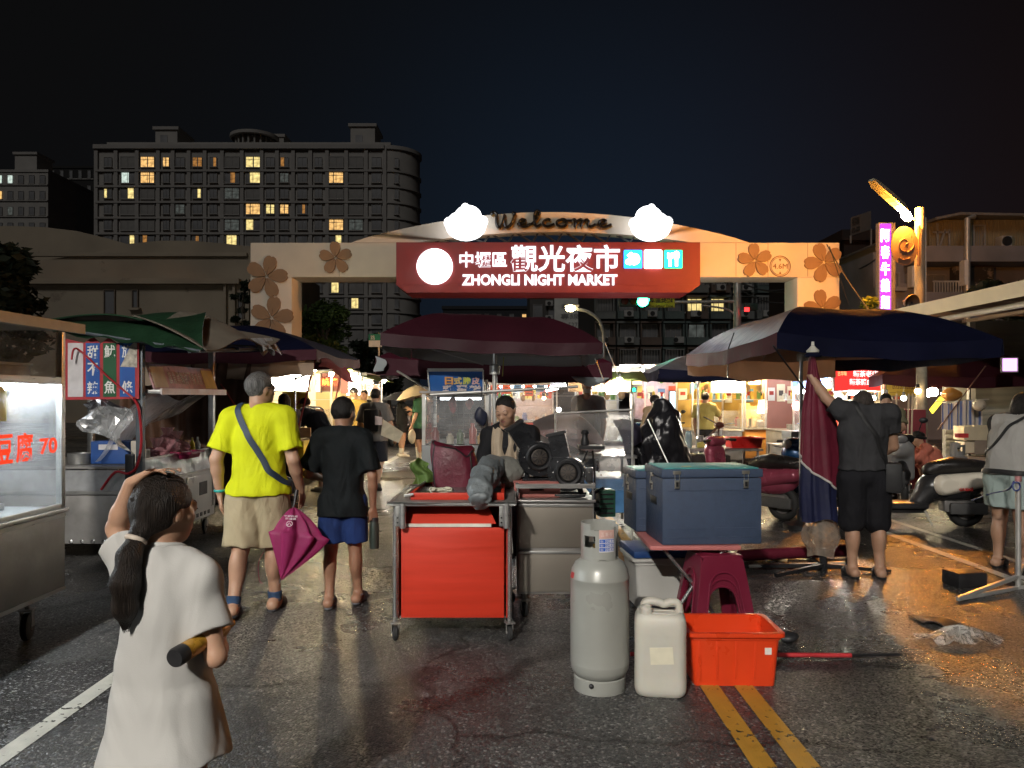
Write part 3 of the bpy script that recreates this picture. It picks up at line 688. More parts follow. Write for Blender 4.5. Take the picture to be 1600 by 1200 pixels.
def gate():
	r = root('market_gate', (PX(852,GY), GY, 0), 'cream arched market gate spanning the street with red welcome sign', 'gate')
	xl0, xl1, xr0, xr1 = PX(391,GY), PX(456,GY), PX(1246,GY), PX(1312,GY); zb = PZ(433,GY); zt = PZ(379,GY); D = 1.1
	for a, c in ((xl0,xl1),(xr0,xr1)):
		b = MB(); b.box2((a, GY, 0), (c, GY+D, zb), GW, .03); b.obj('pillar', r, 30)
	b = MB(); b.box2((xl0, GY+.004, zb), (xr1, GY+D-.004, zt), GW, .03)
	for u in (530, 1150, 1262, 1200): b.box2((PX(u,GY)-.006, GY-.002, zb+.02), (PX(u,GY)+.006, GY+.01, zt-.02), mat('panel_joint', (.2,.18,.15), .8))
	b.obj('beam', r, 30)
	def arc(u0, u1, vt, n=28): return [P(u0+(u1-u0)*i/n, 378+(vt-378)*(math.sin(math.pi*i/n)**.85 if 0 < i < n else 0), GY) for i in range(n+1)]
	o = arc(548,1172,330); i_ = arc(650,1082,361)
	b = MB()
	n = len(o)
	for k in range(n-1):
		b.prism([o[k], o[k+1], i_[k+1], i_[k]], (0,.5,0), GW)
	b.xf(Matrix.Translation((0,.1,0))); bmesh.ops.remove_doubles(b.bm, verts=b.bm.verts, dist=.0005); b.obj('crown_panel', r, 30)
	b = MB(); DK = mat('truss_black', (.03,.03,.03), .5, .4)
	for u in range(680, 1060, 38):
		t = (u-650)/432; top = 378+(361-378)*math.sin(math.pi*t)**.85
		b.bar(P(u,379,GY+.35), P(u+10,top,GY+.35), .05, .05, DK); b.bar(P(u+10,top,GY+.35), P(u+38,379,GY+.35), .05, .05, DK)
	b.obj('truss', r, 0)
	for f in ((416,432,33,.25),(424,497,34,.15),(524,403,26,-.05),(1180,407,27,-.1),(1288,410,31,-.35),(1286,482,30,-.2)):
		b = MB(); flower(b, *f, GY-.06); b.obj('flower_relief', r, 20)
	b = MB(); cc = P(1219,416,GY-.012); rr = 16/1200*GY; ink = mat('emblem_brown', (.24,.13,.06), .7)
	b.tube([cc+V((rr*math.cos(a*.2618), 0, rr*math.sin(a*.2618))) for a in range(24)], .012, ink, 6, closed=True)
	b.tube([cc+V((rr*.86*math.cos(a*.2618), 0, rr*.86*math.sin(a*.2618))) for a in range(24)], .007, ink, 6, closed=True)
	b.text('4.6M', P(1207.5,420,GY-.012), (1,0,0), (0,0,1), ink, w=23/1200*GY, h=8/1200*GY, ext=.01)
	for s_, v in ((1,404.5),(-1,428)): b.prism([P(1217,v,GY-.012), P(1221,v,GY-.012), P(1219,v+4*s_,GY-.012)], (0,.01,0), ink)
	b.obj('height_limit_emblem', r, 0)
	SY = GY-.75; k = SY/GY
	b = MB(); x0, x1, z0, z1 = PX(619,SY), PX(1094,SY), PZ(457,SY), PZ(378.5,SY); bz = .22
	b.prism([(x0,SY,z1),(x0,SY,z0+bz),(x0+.3,SY,z0),(x1-.3,SY,z0),(x1,SY,z0+bz),(x1,SY,z1)], (0,1.3,0), GR)
	b.prism([(x0+.02,SY-.012,z1-.02),(x1-.02,SY-.012,z1-.02),(x1-.02,SY-.012,z0+bz),(x0+.02,SY-.012,z0+bz)], (0,.01,0), GR)
	sg = b.obj('sign_box', r, 0)
	b = MB(); M = Matrix.Translation(P(679,416,SY-.1)) @ Matrix.Rotation(R(90),4,'X'); rd = 28/1200*SY
	b.lathe([(rd,-.085),(rd,-.02),(rd-.03,0),(0,.01)], LED, 40, M); b.obj('round_lamp_panel', sg, 30)
	for t, u0, u1, v0, v1, bo, nm in (('中壢區',718,792,394,418,.012,'characters'),('觀光夜市',798,968,383,425,.016,'characters'),('ZHONGLI NIGHT MARKET',722,964,429,446,.028,'lettering')):
		b = MB(); b.text(t, P(u0,v1,SY-.02), (1,0,0), (0,0,1), LEDL, w=(u1-u0)/1200*SY, h=(v1-v0)/1200*SY, bold=bo, ext=.06); b.obj(nm, sg, 0)
	for u0, u1, c, st, g_ in ((975,1003,(.02,.30,.95),2.2,0),(1007,1034,(1,.98,.95),6,1),(1038,1066,(.02,.75,.28),2.0,2)):
		b = MB(); b.box2(P(u0,419,SY-.06), P(u1,391,SY-.005), emis('icon_%d' % g_, c, st, False), .03)
		hi = emis('icon_white', (1,1,1), 5, False); cu = (u0+u1)/2
		if g_ == 0:
			b.ball(P(cu+2,405,SY-.07), .17, hi, 2, (1,.2,1)); b.ball(P(cu-5,409,SY-.07), .13, hi, 2, (1,.2,.7)); b.tube([P(cu-8,400,SY-.07), P(cu-3,396,SY-.07), P(cu,399,SY-.07)], .04, hi, 6)
		if g_ == 2:
			for du in (-5,5): b.bar(P(cu+du,416,SY-.07), P(cu+du,396,SY-.07), .07, .03, hi)
			for du in (-8,-2): b.bar(P(cu+du,404,SY-.07), P(cu+du,395,SY-.07), .04, .03, hi)
			b.ball(P(cu+5,399,SY-.07), .09, hi, 2, (1,.3,1.4))
		b.obj('service_icon', sg, 0)
	b = MB(); ink = mat('script_black', (.012,.012,.012), .25, .2); gold = mat('script_gold', (.55,.36,.12), .35, .7)
	def st(pts, u0, v0, ku, kv, w=.09):
		q = crv([P(u0+a*ku, v0-c*kv, GY-.02) for a, c in pts], 6)
		b.tube(q, w, ink, 8, flat=.6)
		b.tube([p+V((.03,.05,-.045)) for p in q], w*.75, gold, 6, flat=.5)
	H = 11.5
	def base(u): return 354+ ((u-862)/100.)**2*2.0
	L_ = {'W': [(.1,1.75),(0,1.95),(.25,2.05),(.45,1.7),(.42,.7),(.6,.02),(.95,.5),(1.15,1.75),(1.1,.7),(1.3,.02),(1.75,.6),(1.95,1.7),(1.8,2.0),(2.1,1.8)],
		  'e': [(0,.35),(.5,.5),(.7,.85),(.45,1.02),(.2,.7),(.25,.2),(.6,.02),(1.1,.4)],
		  'l': [(0,.3),(.5,1.0),(.75,1.9),(.5,2.15),(.3,1.5),(.35,.4),(.55,.02),(.9,.35)],
		  'c': [(.7,.85),(.5,1.0),(.2,.75),(.15,.25),(.5,.02),(1.0,.35)],
		  'o': [(.5,1.0),(.15,.7),(.2,.15),(.55,.02),(.8,.4),(.7,.9),(.5,1.0),(.7,.8),(1.15,.8)],
		  'm': [(0,.9),(.15,1.0),(.2,.5),(.15,0),(.2,.5),(.5,1.0),(.62,.7),(.55,0),(.62,.5),(.9,1.0),(1.05,.7),(1.0,.2),(1.2,.02),(1.5,.35)]}
	u = 768
	for ch, adv in (('W',36),('e',20),('l',15),('c',19),('o',25),('m',34),('e',22)):
		mxx = max(a for a, c in L_[ch]); st(L_[ch], u, base(u+8), adv*1.06/mxx, H, .068 if ch != 'W' else .08); u += adv*1.1
	b.obj('welcome_lettering', r, 40)
	for u, v, s_, lab in ((728,349,1,0),(1017,350,-1,1)):
		b = MB(); c = P(u,v,GY-.55); q = 1/1200*GY
		b.ball(c+V((0,0,-.06)), 27*q, LED, 3, (1.16,.5,.88)); b.ball(c+V((s_*.06,0,10*q)), 20*q, LED, 3, (1.05,.5,.9))
		b.ball(c+V((s_*-.02,0,25*q)), 6*q, LED, 2, (1,.6,1)); b.ball(c+V((-25*q,0,1*q)), 9*q, LED, 2, (1,.5,1)); b.ball(c+V((25*q,0,3*q)), 9*q, LED, 2, (1,.5,1))
		o = b.obj('glowing_bun_lamp', None, 60)
		T(o, ['glowing white bun-shaped lamp on the gate left of the script word', 'glowing white bun-shaped lamp on the gate right of the script word'][lab], 'lamp')
		b = MB(); b.bar(c+V((0,.1,-27*q)), c+V((0,.62,-29*q)), .08, .08, BLACKM); b.bar(c+V((0,.0,0)), c+V((0,.62,-.2)), .08, .08, BLACKM); b.obj('bracket', o, 0)
gate()
# generic pieces
TUBE_COOL = emis('fluorescent_cool', (.88,.95,1), 14); TUBE_WARM = emis('fluorescent_warm', (1,.83,.55), 14); BULB = emis('bulb_warm', (1,.7,.35), 22); BULBW = emis('bulb_white', (1,.93,.82), 22)
SIGNW = emis('lightbox_white', (1,.93,.76), 16.0); SIGNC = emis('lightbox_cool', (.92,.96,1), 12.0)
def caster(b, c, r=.06, w=.035, m=RUBBER, ax=0.):
	M = Matrix.Translation(V(c)+V((0,0,r))) @ Matrix.Rotation(ax,4,'Z') @ Matrix.Rotation(R(90),4,'Y')
	b.lathe([(0,-w/2),(r*.8,-w/2),(r,-w*.3),(r,w*.3),(r*.8,w/2),(0,w/2)], m, 18, M); b.lathe([(0,-w/2-.004),(r*.35,-w/2-.004),(r*.35,w/2+.004),(0,w/2+.004)], CHROME, 12, M)
def caster_part(parent, c, r=.06, w=.035, ax=0., top=None):
	b = MB(); caster(b, c, r, w, RUBBER, ax)
	o = b.obj('caster', parent, 40)
	f = MB(); c = V(c); dx = V((math.cos(ax), math.sin(ax), 0))*(w/2+.006)
	for s_ in (-1,1): f.bar(c+dx*s_+V((0,0,r)), c+dx*s_+V((0,0,2*r+.02)), .005, .03, STEELD)
	f.box(c+V((0,0,2*r+.02)), (w+.03, w+.03, .008), STEELD, ax); f.tube([c+V((0,0,2*r+.02)), c+V((0,0,(top or 2*r+.07)))], .014, STEELD, 8)
	f.obj('fork', o, 30); return o
def canopy(name, label, x0, x1, y0, y1, ze, zt, mtop, munder, mval, val=.2, flat=.12, pw=1.5, sag=.05, pole=True, sides=None, cat='canopy', group=None, polexy=None, zc=None, valk={}, wave=.012, seed=1, nseg=24, tilt=0.):
	"""a big rectangular market parasol: domed top with ribs, hanging valance, underside in its own cloth, centre pole"""
	cx, cy = (x0+x1)/2, (y0+y1)/2; hx, hy = (x1-x0)/2, (y1-y0)/2
	r = root(name, (cx,cy,0), label, cat, group)
	rs = random.Random(seed); ph = [rs.uniform(0,6) for _ in range(4)]
	def z(s, t):
		m = max(abs(s), abs(t)); a = max(0, (m-flat)/(1-flat)); other = min(abs(s),abs(t))
		return zt-(zt-ze)*(a**pw) + tilt*s - sag*m*m*(1-(other/max(m,1e-6))**2)
	def pt(s, t): return V((cx+hx*s, cy+hy*t, z(s,t)+.006*math.sin(9*s+ph[0])*math.cos(7*t+ph[1])))
	side = [('near', lambda a, b: ((2*a-1)*b, -b)), ('right', lambda a, b: (b, (2*a-1)*b)), ('far', lambda a, b: ((1-2*a)*b, b)), ('left', lambda a, b: (-b, (1-2*a)*b))]
	b = MB()
	for nm, f in side:
		mt = (sides or {}).get(nm, mtop)
		b.sheet(lambda u, v, f=f: pt(*f(u, max(v, .001))), 16, 12, mt)
	b.obj('cloth_top', r, 40)
	b = MB()
	for nm, f in side: b.sheet(lambda u, v, f=f: pt(*f(u, max(v, .001)))-V((0,0,.018)), 12, 10, munder)
	b.obj('lining', r, 50)
	b = MB()
	for nm, f in side:
		mv = mval.get(nm) if isinstance(mval, dict) else mval
		if mv is None: continue
		def vf(u, v, f=f, nm=nm):
			s, t = f(u, 1.); p = pt(s, t); o = V((s if abs(s) >= .999 else 0, t if abs(t) >= .999 else 0, 0))
			return p+o*(.006+wave*math.sin(u*23+ph[2])*v)+V((0,0,-val*valk.get(nm,1.)*v*(1+.06*math.sin(u*17+ph[3]))))
		b.sheet(vf, nseg, 3, mv, .004)
	b.obj('valance', r, 40)
	corners = [(sx,sy) for sx in (-1,1) for sy in (-1,1)]
	for sx, sy in corners:
		b = MB(); b.tube([pt(sx*k/8*.99, sy*k/8*.99)-V((0,0,.035)) for k in range(9)], .011, ALU, 6); b.obj('rib', r, 40)
	for sx, sy in ((1,0),(-1,0),(0,1),(0,-1)):
		b = MB(); b.tube([pt(sx*k/8*.99, sy*k/8*.99)-V((0,0,.035)) for k in range(9)], .009, ALU, 6); b.obj('rib', r, 40)
	if pole:
		px, py = polexy or (cx,cy)
		zp = z((px-cx)/hx, (py-cy)/hy)-.03
		b = MB(); b.tube([(px,py,.0),(px,py,zp)], .022, ALU, 10); b.lathe([(.05,zp-.5),(.05,zp-.42),(.03,zp-.4)], ALU, 12, Matrix.Translation((px,py,0))); b.obj('pole', r, 40)
		b = MB(); b.lathe([(.2,0),(.2,.05),(.05,.09),(.05,.2),(.03,.22)], BLACKM, 20, Matrix.Translation((px,py,0))); b.obj('foot', r, 30)
	return r
def lightbox(name, label, c, w, h, d, face, m, frame=STEELD, texts=(), cat='sign', ink=None, parent=None):
	"""sign box: c = centre of the lit face, face = unit vector it looks along; texts = (string, x, y, w, h) in box units 0..1"""
	c = V(c); n = V(face).normalized(); up = V((0,0,1)); rt = up.cross(n).normalized()
	b = MB(); Mx = Matrix((rt, up, n)).transposed()
	b.box(c-n*(d/2+.004), (w+.04, h+.04, d), frame, rot=Mx); o = b.obj(name, parent, 0)
	if parent is None: T(o, label, cat)
	f = MB(); f.box(c-n*.002, (w, h, .012), m, rot=Mx); f.obj('lit_face' if MATS.get('x') is None else 'face', o, 0)
	if texts:
		f = MB()
		for t, x, y, tw, th, *mm in texts: f.text(t, c+rt*(x-.5)*w+up*(y-.5)*h+n*.006, rt, up, mm[0] if mm else ink, w=tw*w, h=th*h, bold=.012, ext=.006)
		f.obj('lettering', o, 0)
	return o
def tube_light(label, p0, p1, m, r=.016, cat='lamp', batten=True, group=None):
	b = MB(); b.tube([p0,p1], r, m, 8); o = b.obj('tube_lamp', None, 40); T(o, label, cat, group)
	if batten:
		f = MB(); d = V((0,0,r+.018)); f.bar(V(p0)+d, V(p1)+d, .045, .03, WHITEP, up=(0,0,1)); f.obj('batten', o, 0)
	return o
def bulb(label, c, r=.03, m=BULBW, cord=None, group=None):
	b = MB(); b.ball(c, r, m, 2); o = b.obj('light_bulb', None, 60); T(o, label, 'light bulb', group)
	f = MB(); f.lathe([(r*.6,0),(r*.6,r*1.4),(0,r*1.5)], BLACKP, 10, Matrix.Translation(V(c)+V((0,0,r*.8)))); f.tube([V(c)+V((0,0,r*2)), V(c)+V((0,0,r*2+(cord or .15)))], .004, BLACKP, 5); f.obj('socket', o, 30)
	return o
BASIN = {}
def basin(label, c, w, d, h, m, rz=0., sticker=False, name='plastic_tub', cat='tub'):
	"""open plastic tub with flared walls, rolled rim, hollow inside"""
	r = MB(); t = .006; tp = .9
	def ring(z, k, ins):
		a, e = w/2*k-ins, d/2*k-ins; q = []; rad = min(a,e)*.16
		for (sx, sy, a0) in ((1,1,0),(-1,1,90),(-1,-1,180),(1,-1,270)):
			for j in range(5):
				an = R(a0+j*22.5); q.append((sx*(a-rad)+rad*math.cos(an), sy*(e-rad)+rad*math.sin(an), z))
		return q
	rings = [ring(.004,tp,.02), ring(0,tp,.0), ring(h*.5,(1+tp)/2,0), ring(h*.86,1-.14*(1-tp),0), ring(h*.87,1-.13*(1-tp),-.008), ring(h-.022,1,-.004), ring(h-.02,1,-.022), ring(h,1,-.022), ring(h+.003,1,-.012), ring(h,1,t), ring(h*.5,(1+tp)/2,t), ring(.012,tp,t)]
	vs = [V(p) for g in rings for p in g]; n = len(rings[0]); fs = []
	for i in range(len(rings)-1):
		for k in range(n): fs.append((i*n+k, i*n+(k+1)%n, (i+1)*n+(k+1)%n, (i+1)*n+k))
	fs.append(tuple(reversed(range(n)))); fs.append(tuple((len(rings)-1)*n+k for k in range(n)))
	r.raw(vs, fs, m); M = Matrix.Translation(V(c)) @ Matrix.Rotation(rz,4,'Z'); r.xf(M)
	o = r.obj(name, None, 30); T(o, label, cat)
	if sticker:
		s = MB(); s.box((w*.36, -d/2*.975-.0005, h*.66), (.035,.004,.035), mat('paper_label', (.75,.72,.68), .6)); s.xf(M); s.obj('sticker', o, 0)
	return o
def sack(name, label, c, s, m, seed=1, cat='bag', amp=.03, knot=True, sub=4):
	b = MB(); b.ball(c+V((0,0,s[2]*.5)), 1, m, sub, (s[0]/2, s[1]/2, s[2]/2))
	z0 = c.z
	for v in b.bm.verts: v.co.z = max(z0+.002, v.co.z)
	b.jitter(amp, 2.2/max(s), seed); b.jitter(amp*.5, 6/max(s), seed+5)
	for v in b.bm.verts: v.co.z = max(z0+.002, v.co.z)
	if knot: b.sheet(lambda u, v: c+V((math.cos(u*6.28)*(.012+.05*v+.012*math.sin(u*31)), math.sin(u*6.28)*(.012+.05*v+.012*math.sin(u*25)), s[2]*.93+.1*v)), 20, 3, m)
	o = b.obj(name, None, 60); return T(o, label, cat)
# stall one: glass counter at the left edge
GLOWRED = emis('glowing_red_vinyl', (1,.06,.02), .55, False); YELPL = mat('yellow_card', (.85,.72,.03), .5, 0, .05)  # vinyl letters glow by themselves, light put into their colour
def tofu_stall():
	x0, x1, y0, y1 = -3.85, -2.91, 2.5, 5.0
	r = root('food_cart', ((x0+x1)/2, (y0+y1)/2, 0), 'steel food cart with lit glass case and big red characters at the left edge', 'food cart')
	b = MB(); b.box2((x0,y0,.27), (x1,y1,.77), STEELD, .006)
	b.box2((x0-.01,y0,.775), (x1+.02,y1+.01,.8), STEEL, .004)
	for z in (.28,.755): b.box2((x1,y0,z-.012), (x1+.008,y1,z+.012), STEEL)
	b.box2((x1,y0+1.2,.285), (x1+.005,y0+1.206,.76), STEEL); b.obj('cabinet', r, 30)
	for x in (x0+.02, x1-.018):
		for y in (y0+.02, y1-.018):
			b = MB(); b.box2((x-.02,y-.02,.8), (x+.02,y+.02,1.94), STEEL, .003); b.obj('post', r, 20)
	b = MB(); b.box2((x1-.038,y0+.04,1.6), (x1+.002,y1-.04,1.645), STEEL, .003); b.box2((x1-.03,y0+.04,.8), (x1,y1-.04,.83), STEEL, .003); b.box2((x0,y1-.03,1.6), (x1-.04,y1,1.645), STEEL); b.obj('rail', r, 20)
	b = MB(); b.box2((x1-.014,y0+.045,.832), (x1-.009,y1-.042,1.598), CLEAR); b.obj('front_pane', r, 0)
	b = MB(); b.box2((x0+.045,y1-.014,.802), (x1-.042,y1-.009,1.598), CLEAR); b.obj('end_pane', r, 0)
	inn = mat('case_lining', (.5,.52,.53), .35, .3, .2, 3, .1, 8)
	b = MB(); b.box2((x0+.02,y0+.04,.802), (x0+.03,y1-.045,1.93), inn); b.box2((x0+.03,y0+.04,.802), (x1-.045,y1-.045,.812), inn); b.box2((x0+.03,y0+.04,1.605), (x1-.045,y1-.045,1.625), inn); b.obj('lining', r, 0)
	b = MB()
	b.box2((x0-.1,y0-.1,1.945), (x1+.13,y1-.08,1.975), GREYP); b.box2((x1+.13,y0-.1,1.925), (x1+.16,y1-.05,1.985), mat('eave_steel', (.46,.46,.44), .5, .2)); b.obj('roof', r, 20)
	b = MB(); b.box2((x1-.02,y0+.05,1.65), (x1-.015,y1-.05,1.94), CLEAR); b.obj('upper_pane', r, 0)
	for y in (y1-.2, y0+.3):
		for x in (x1-.12, x0+.15): caster_part(r, (x,y,0), .085, .05, .3, .27)
	for i, (yy, w_, h_, xx) in enumerate(((4.42,.36,.16,-3.3),(4.62,.5,.09,-3.25),(3.9,.4,.2,-3.3),(4.35,.3,.1,-3.28))):
		z = 1.626 if i != 3 else 1.788
		b = MB(); b.box2((xx-.2,yy-w_/2,z), (xx+.2,yy+w_/2,z+h_), mat('pale_box', (.4,.41,.4), .5), .012); b.box2((xx-.21,yy-w_/2-.008,z+h_), (xx+.21,yy+w_/2+.008,z+h_+.015), mat('pale_lid', (.48,.5,.5), .4), .004)
		T(b.obj('storage_box', None, 20), ['pale storage box on the top shelf of the glass cart, under another','low wide storage box on the top shelf nearest the cart corner','tall storage box on the top shelf at the picture edge','small pale box stacked on another on the cart top shelf'][i], 'box')
	b = MB()
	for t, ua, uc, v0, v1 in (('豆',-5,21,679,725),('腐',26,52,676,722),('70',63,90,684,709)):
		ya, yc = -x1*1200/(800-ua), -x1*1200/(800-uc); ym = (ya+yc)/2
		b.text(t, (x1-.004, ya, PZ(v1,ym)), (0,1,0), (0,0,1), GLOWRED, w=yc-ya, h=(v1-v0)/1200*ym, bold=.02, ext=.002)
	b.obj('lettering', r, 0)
	b = MB(); b.prism([(x1-.02,4.32,1.38),(x1-.02,4.45,1.38),(x1-.02,4.45,1.55),(x1-.02,4.42,1.58),(x1-.02,4.32,1.59),(x1-.02,4.2,1.57),(x1-.02,4.2,1.38)], (-.004,0,0), YELPL); T(b.obj('price_card', None, 0), 'yellow card hanging inside the lit glass case', 'card')
	tube_light('white tube lamp along the top of the left glass case', (x1-.12,y0+.2,1.58), (x1-.12,y1-.12,1.58), emis('tube_case', (.86,.95,1), 80), .02)
	for i, (xx, yy, w_) in enumerate(((-3.35,4.62,.3),(-3.3,4.2,.34))):
		b = MB(); b.box2((xx-.2,yy-w_/2,.813), (xx+.2,yy+w_/2,.86), STEEL, .01); T(b.obj('steel_tray', None, 20), ['steel tray in the lit glass case by its right end','steel tray in the lit glass case near the picture edge'][i], 'tray')
	b = MB(); b.box2((x0+.05,4.5,.815), (x0+.13,4.62,1.5), mat('dark_cloth', (.06,.07,.08), .8)); T(b.obj('apron', None, 20), 'dark apron hanging at the back of the lit glass case', 'apron')
tofu_stall()
# stall two: green tarpaulin, banner with white characters
def snack_stall():
	x0, x1, y0, y1 = -4.75, -3.37, 7.0, 8.7
	r = root('food_cart', ((x0+x1)/2, (y0+y1)/2, 0), 'metal snack cart with green tarpaulin roof and red bordered character banner', 'food cart')
	dk = mat('blue_grey_post', (.10,.12,.14), .45, .4)
	for x, y, m in ((x1-.03,y0+.03,dk),(x1-.02,y1-.03,STEEL),(x0,y0+.03,dk),(x0,y1-.03,STEEL)):
		b = MB(); b.box2((x-.03,y-.03,.3), (x+.03,y+.03,2.06), m, .004); b.obj('post', r, 20)
	b = MB(); b.box2((x0,y0,.18), (x1-.09,y0+.04,.62), STEELD, .008)   # near end panel
	b.box2((x0,y0+.045,.18), (x1-.05,y1,.22), STEELD); b.box2((x0,y0-.01,.63), (x1-.07,y0+.02,.66), STEEL); b.box2((x0,y0+.05,.6), (x1-.05,y1,.63), STEELD)
	for k in range(9): b.lathe([(.018,0),(.018,.006),(0,.014)], CHROME, 12, Matrix.Translation((x1-.13-.1*k-.02, y0, .2)) @ Matrix.Rotation(R(90),4,'X'))
	b.obj('cabinet', r, 20)
	cab = mat('white_enamel', (.5,.5,.5), .35, .1, .1, 3); b = MB()
	b.box2((x1-.05,y0+.1,.2), (x1,y1,.72), cab, .006)
	b.box2((x1,y0+.25,.3), (x1+.012,y0+.85,.68), cab, .006); b.box2((x1,y0+.95,.3), (x1+.012,y1-.1,.68), cab, .006); b.box2((x1+.012,y0+1.25,.46), (x1+.018,y0+1.45,.6), BLACKP)
	for k in range(14): b.box2((x1,y0+.2+.1*k,.23), (x1+.006,y0+.25+.1*k,.27), BLACKP)
	b.obj('side_cabinet', r, 20)
	b = MB(); b.prism([(x1+.01,y0+.05,.72),(x1+.01,y1,.72),(x1-.04,y1,.93),(x1-.04,y0+.05,.93)], (-.006,0,0), film('clouded_pane', clear=.45, rough=.2)); b.obj('splash_pane', r, 0)
	b = MB(); b.bar((x1-.04,y0+.05,.94), (x1-.04,y1,.94), .02, .02, STEEL); b.bar((x1+.012,y0+.05,.72), (x1+.012,y1,.72), .02, .02, STEEL); b.obj('rail', r, 0)
	b = MB(); b.box2((x0,y0+.05,.86), (x1-.06,y1,.88), STEELD); b.obj('counter', r, 0)
	b = MB(); b.box2((x1-.22,y0+.1,1.55), (x1+.12,y1+.0,1.585), STEEL, .004); b.box2((x1+.12,y0+.1,1.54), (x1+.135,y1,1.6), mat('pale_edge', (.6,.55,.55), .4)); b.obj('shelf', r, 20)
	GT = cloth2('green_tarp', (.014,.046,.022), .12, .45, .35, 3, .5, 6, .2); GU = mat('tarp_under', (.09,.085,.075), .8, 0, .25, 5)
	b = MB()
	def f(u, v):
		x = -4.5+1.75*v; y = 6.9+.5*(1-v)+(2.2-.5*(1-v))*u
		z = 2.25+.06*math.sin(3.1*v)-.30*v**2.2+.20*u*v+.05*math.sin(u*9+v*4)*v+.1*math.exp(-((u-.55)**2)/.04)*math.sin(v*3.14)
		return (x, y, z)
	b.sheet(lambda u, v: f(u, v*.62), 26, 16, GU, .012, GT); b.obj('tarpaulin', r, 50)
	b = MB(); b.sheet(lambda u, v: V(f(u, .56+v*.44))+V((0,0,.02)), 26, 14, GU, .012, mat('old_canvas', (.13,.115,.09), .8, 0, .3, 4)); b.obj('awning_edge', r, 50)
	b = MB()
	for y in (6.9,7.9,8.9): b.tube([(-4.4,y,2.18),(-2.8,y,1.93+.08*(y-6.9))], .016, dk, 6)
	b.tube([(-2.9,6.9,1.93),(-2.8,9.05,2.08)], .02, dk, 6); b.tube([(x1,6.95,2.04),(x1,9.0,2.14)], .02, dk, 6); b.obj('roof_frame', r, 20)
	b = MB(); tl = crv([P(80,500,7.6), P(150,503,7.4), P(225,503,7.35), P(290,496,7.7), P(322,489,8.0)], 5); bl = crv([P(84,520,7.0), P(150,528,6.9), P(212,536,6.85), P(262,543,6.86), P(318,548,6.9)], 5)
	b.sheet(lambda u, v: tl[int(round(u*20))].lerp(bl[int(round(u*20))], v)+V((0,-.05*math.sin(v*3.1),.02*math.sin(u*26)*v)), 20, 10, GU, .01, GT); b.obj('front_flap', r, 60)
	SL = mat('silver_foil', (.5,.5,.5), .3, .6, .2); b = MB()
	def f2(u, v): return (-2.86+.12*v+.05*math.sin(u*19), 8.4+.75*u, 2.16+.06*u-.16*v+.04*math.sin(u*23)*v)
	b.sheet(f2, 30, 5, SL, .004); b.obj('foil_fringe', r, 60)
	BB = mat('banner_blue', (.015,.09,.36), .55); BG = mat('banner_green', (.01,.09,.035), .55); BR = mat('banner_red', (.38,.03,.04), .55); BW = mat('banner_pale', (.6,.58,.6), .55); BC = mat('banner_char', (.75,.76,.74), .55)
	bn = MB(); Y = 6.97; bn.prism([P(98,625,Y), P(217,623,Y), P(217,529,Y), P(208,538,Y), P(200,527,Y), P(184,538,Y), P(170,527,Y), P(157,537,Y), P(145,526,Y), P(131,536,Y), P(98,528,Y)], (0,.012,0), BR)
	ban = bn.obj('banner', r, 0)
	for u0, u1, m, cs in ((106,130,BW,''),(134,156,BB,'甜不辣'),(161,182,BG,'魷魚'),(187,211,BB,'旗條')):
		q = MB(); q.box2(P(u0,620,Y-.004), P(u1,536,Y-.001), m)
		n = len(cs)
		for k, ch in enumerate(cs):
			vc = {3:(550,577,606),2:(549,605)}[n][k]
			q.text(ch, P((u0+u1)/2-8.5,vc+10,Y-.0045), (1,0,0), (0,0,1), BC, w=17/1200*Y, h=20/1200*Y, bold=.015, ext=.002)
		if cs == '旗條':
			q.prism([P(188,573,Y-.007), P(197,555,Y-.007), P(203,541,Y-.007), P(214,530,Y-.007), P(214,574,Y-.007)], (0,.002,0), mat('photo_patch', (.45,.42,.36), .5, 0, .4, 25))
		q.obj('banner_panel', ban, 0)
	b = MB(); b.prism([(x1+.06,y0+.12,1.59),(x1+.06,y1-.05,1.59),(x1-.02,y1-.05,1.83),(x1-.02,y0+.12,1.83)], (-.015,0,0), mat('menu_pink', (.50,.30,.32), .35, 0, .3, 14)); mo = b.obj('menu_board', None, 0); T(mo, 'long pink and yellow menu board leaning above the snack cart shelf', 'sign')
	b = MB(); rt = V((0,1,0)); up = V((-.08,0,.24)).normalized(); o = V((x1+.062,y0+.12,1.59)); cream = mat('menu_cream', (.6,.55,.4), .5); yl = mat('menu_yellow', (.62,.52,.16), .5)
	b.prism([o+rt*.03+up*.02, o+rt*.3+up*.02, o+rt*.3+up*.23, o+rt*.03+up*.23], up.cross(rt)*-.003, cream); b.prism([o+rt*1.2+up*.02, o+rt*1.5+up*.02, o+rt*1.5+up*.23, o+rt*1.2+up*.23], up.cross(rt)*-.003, yl)
	for k in range(9): b.text('旗魚黑輪甜不辣'[k%7], o+rt*(.36+.09*k)+up*.06+V((.002,0,0)), rt, up, BC, w=.07, h=.13, ext=.002)
	b.obj('menu_print', mo, 0)
	b = MB(); fm = film('milky_sheet', clear=.35, rough=.25, bump=1., bscale=5)
	b.sheet(lambda u, v: (x1-.06-.5*v-.05*math.sin(v*5), y0+.15+1.5*u, 1.53-.62*v*(1-.75*u)+.05*math.sin(u*9+3*v)-.06*math.sin(v*3.1)), 18, 14, fm); T(b.obj('plastic_sheet', None, 60), 'crumpled clear sheet rolled up under the snack cart shelf', 'plastic sheet')
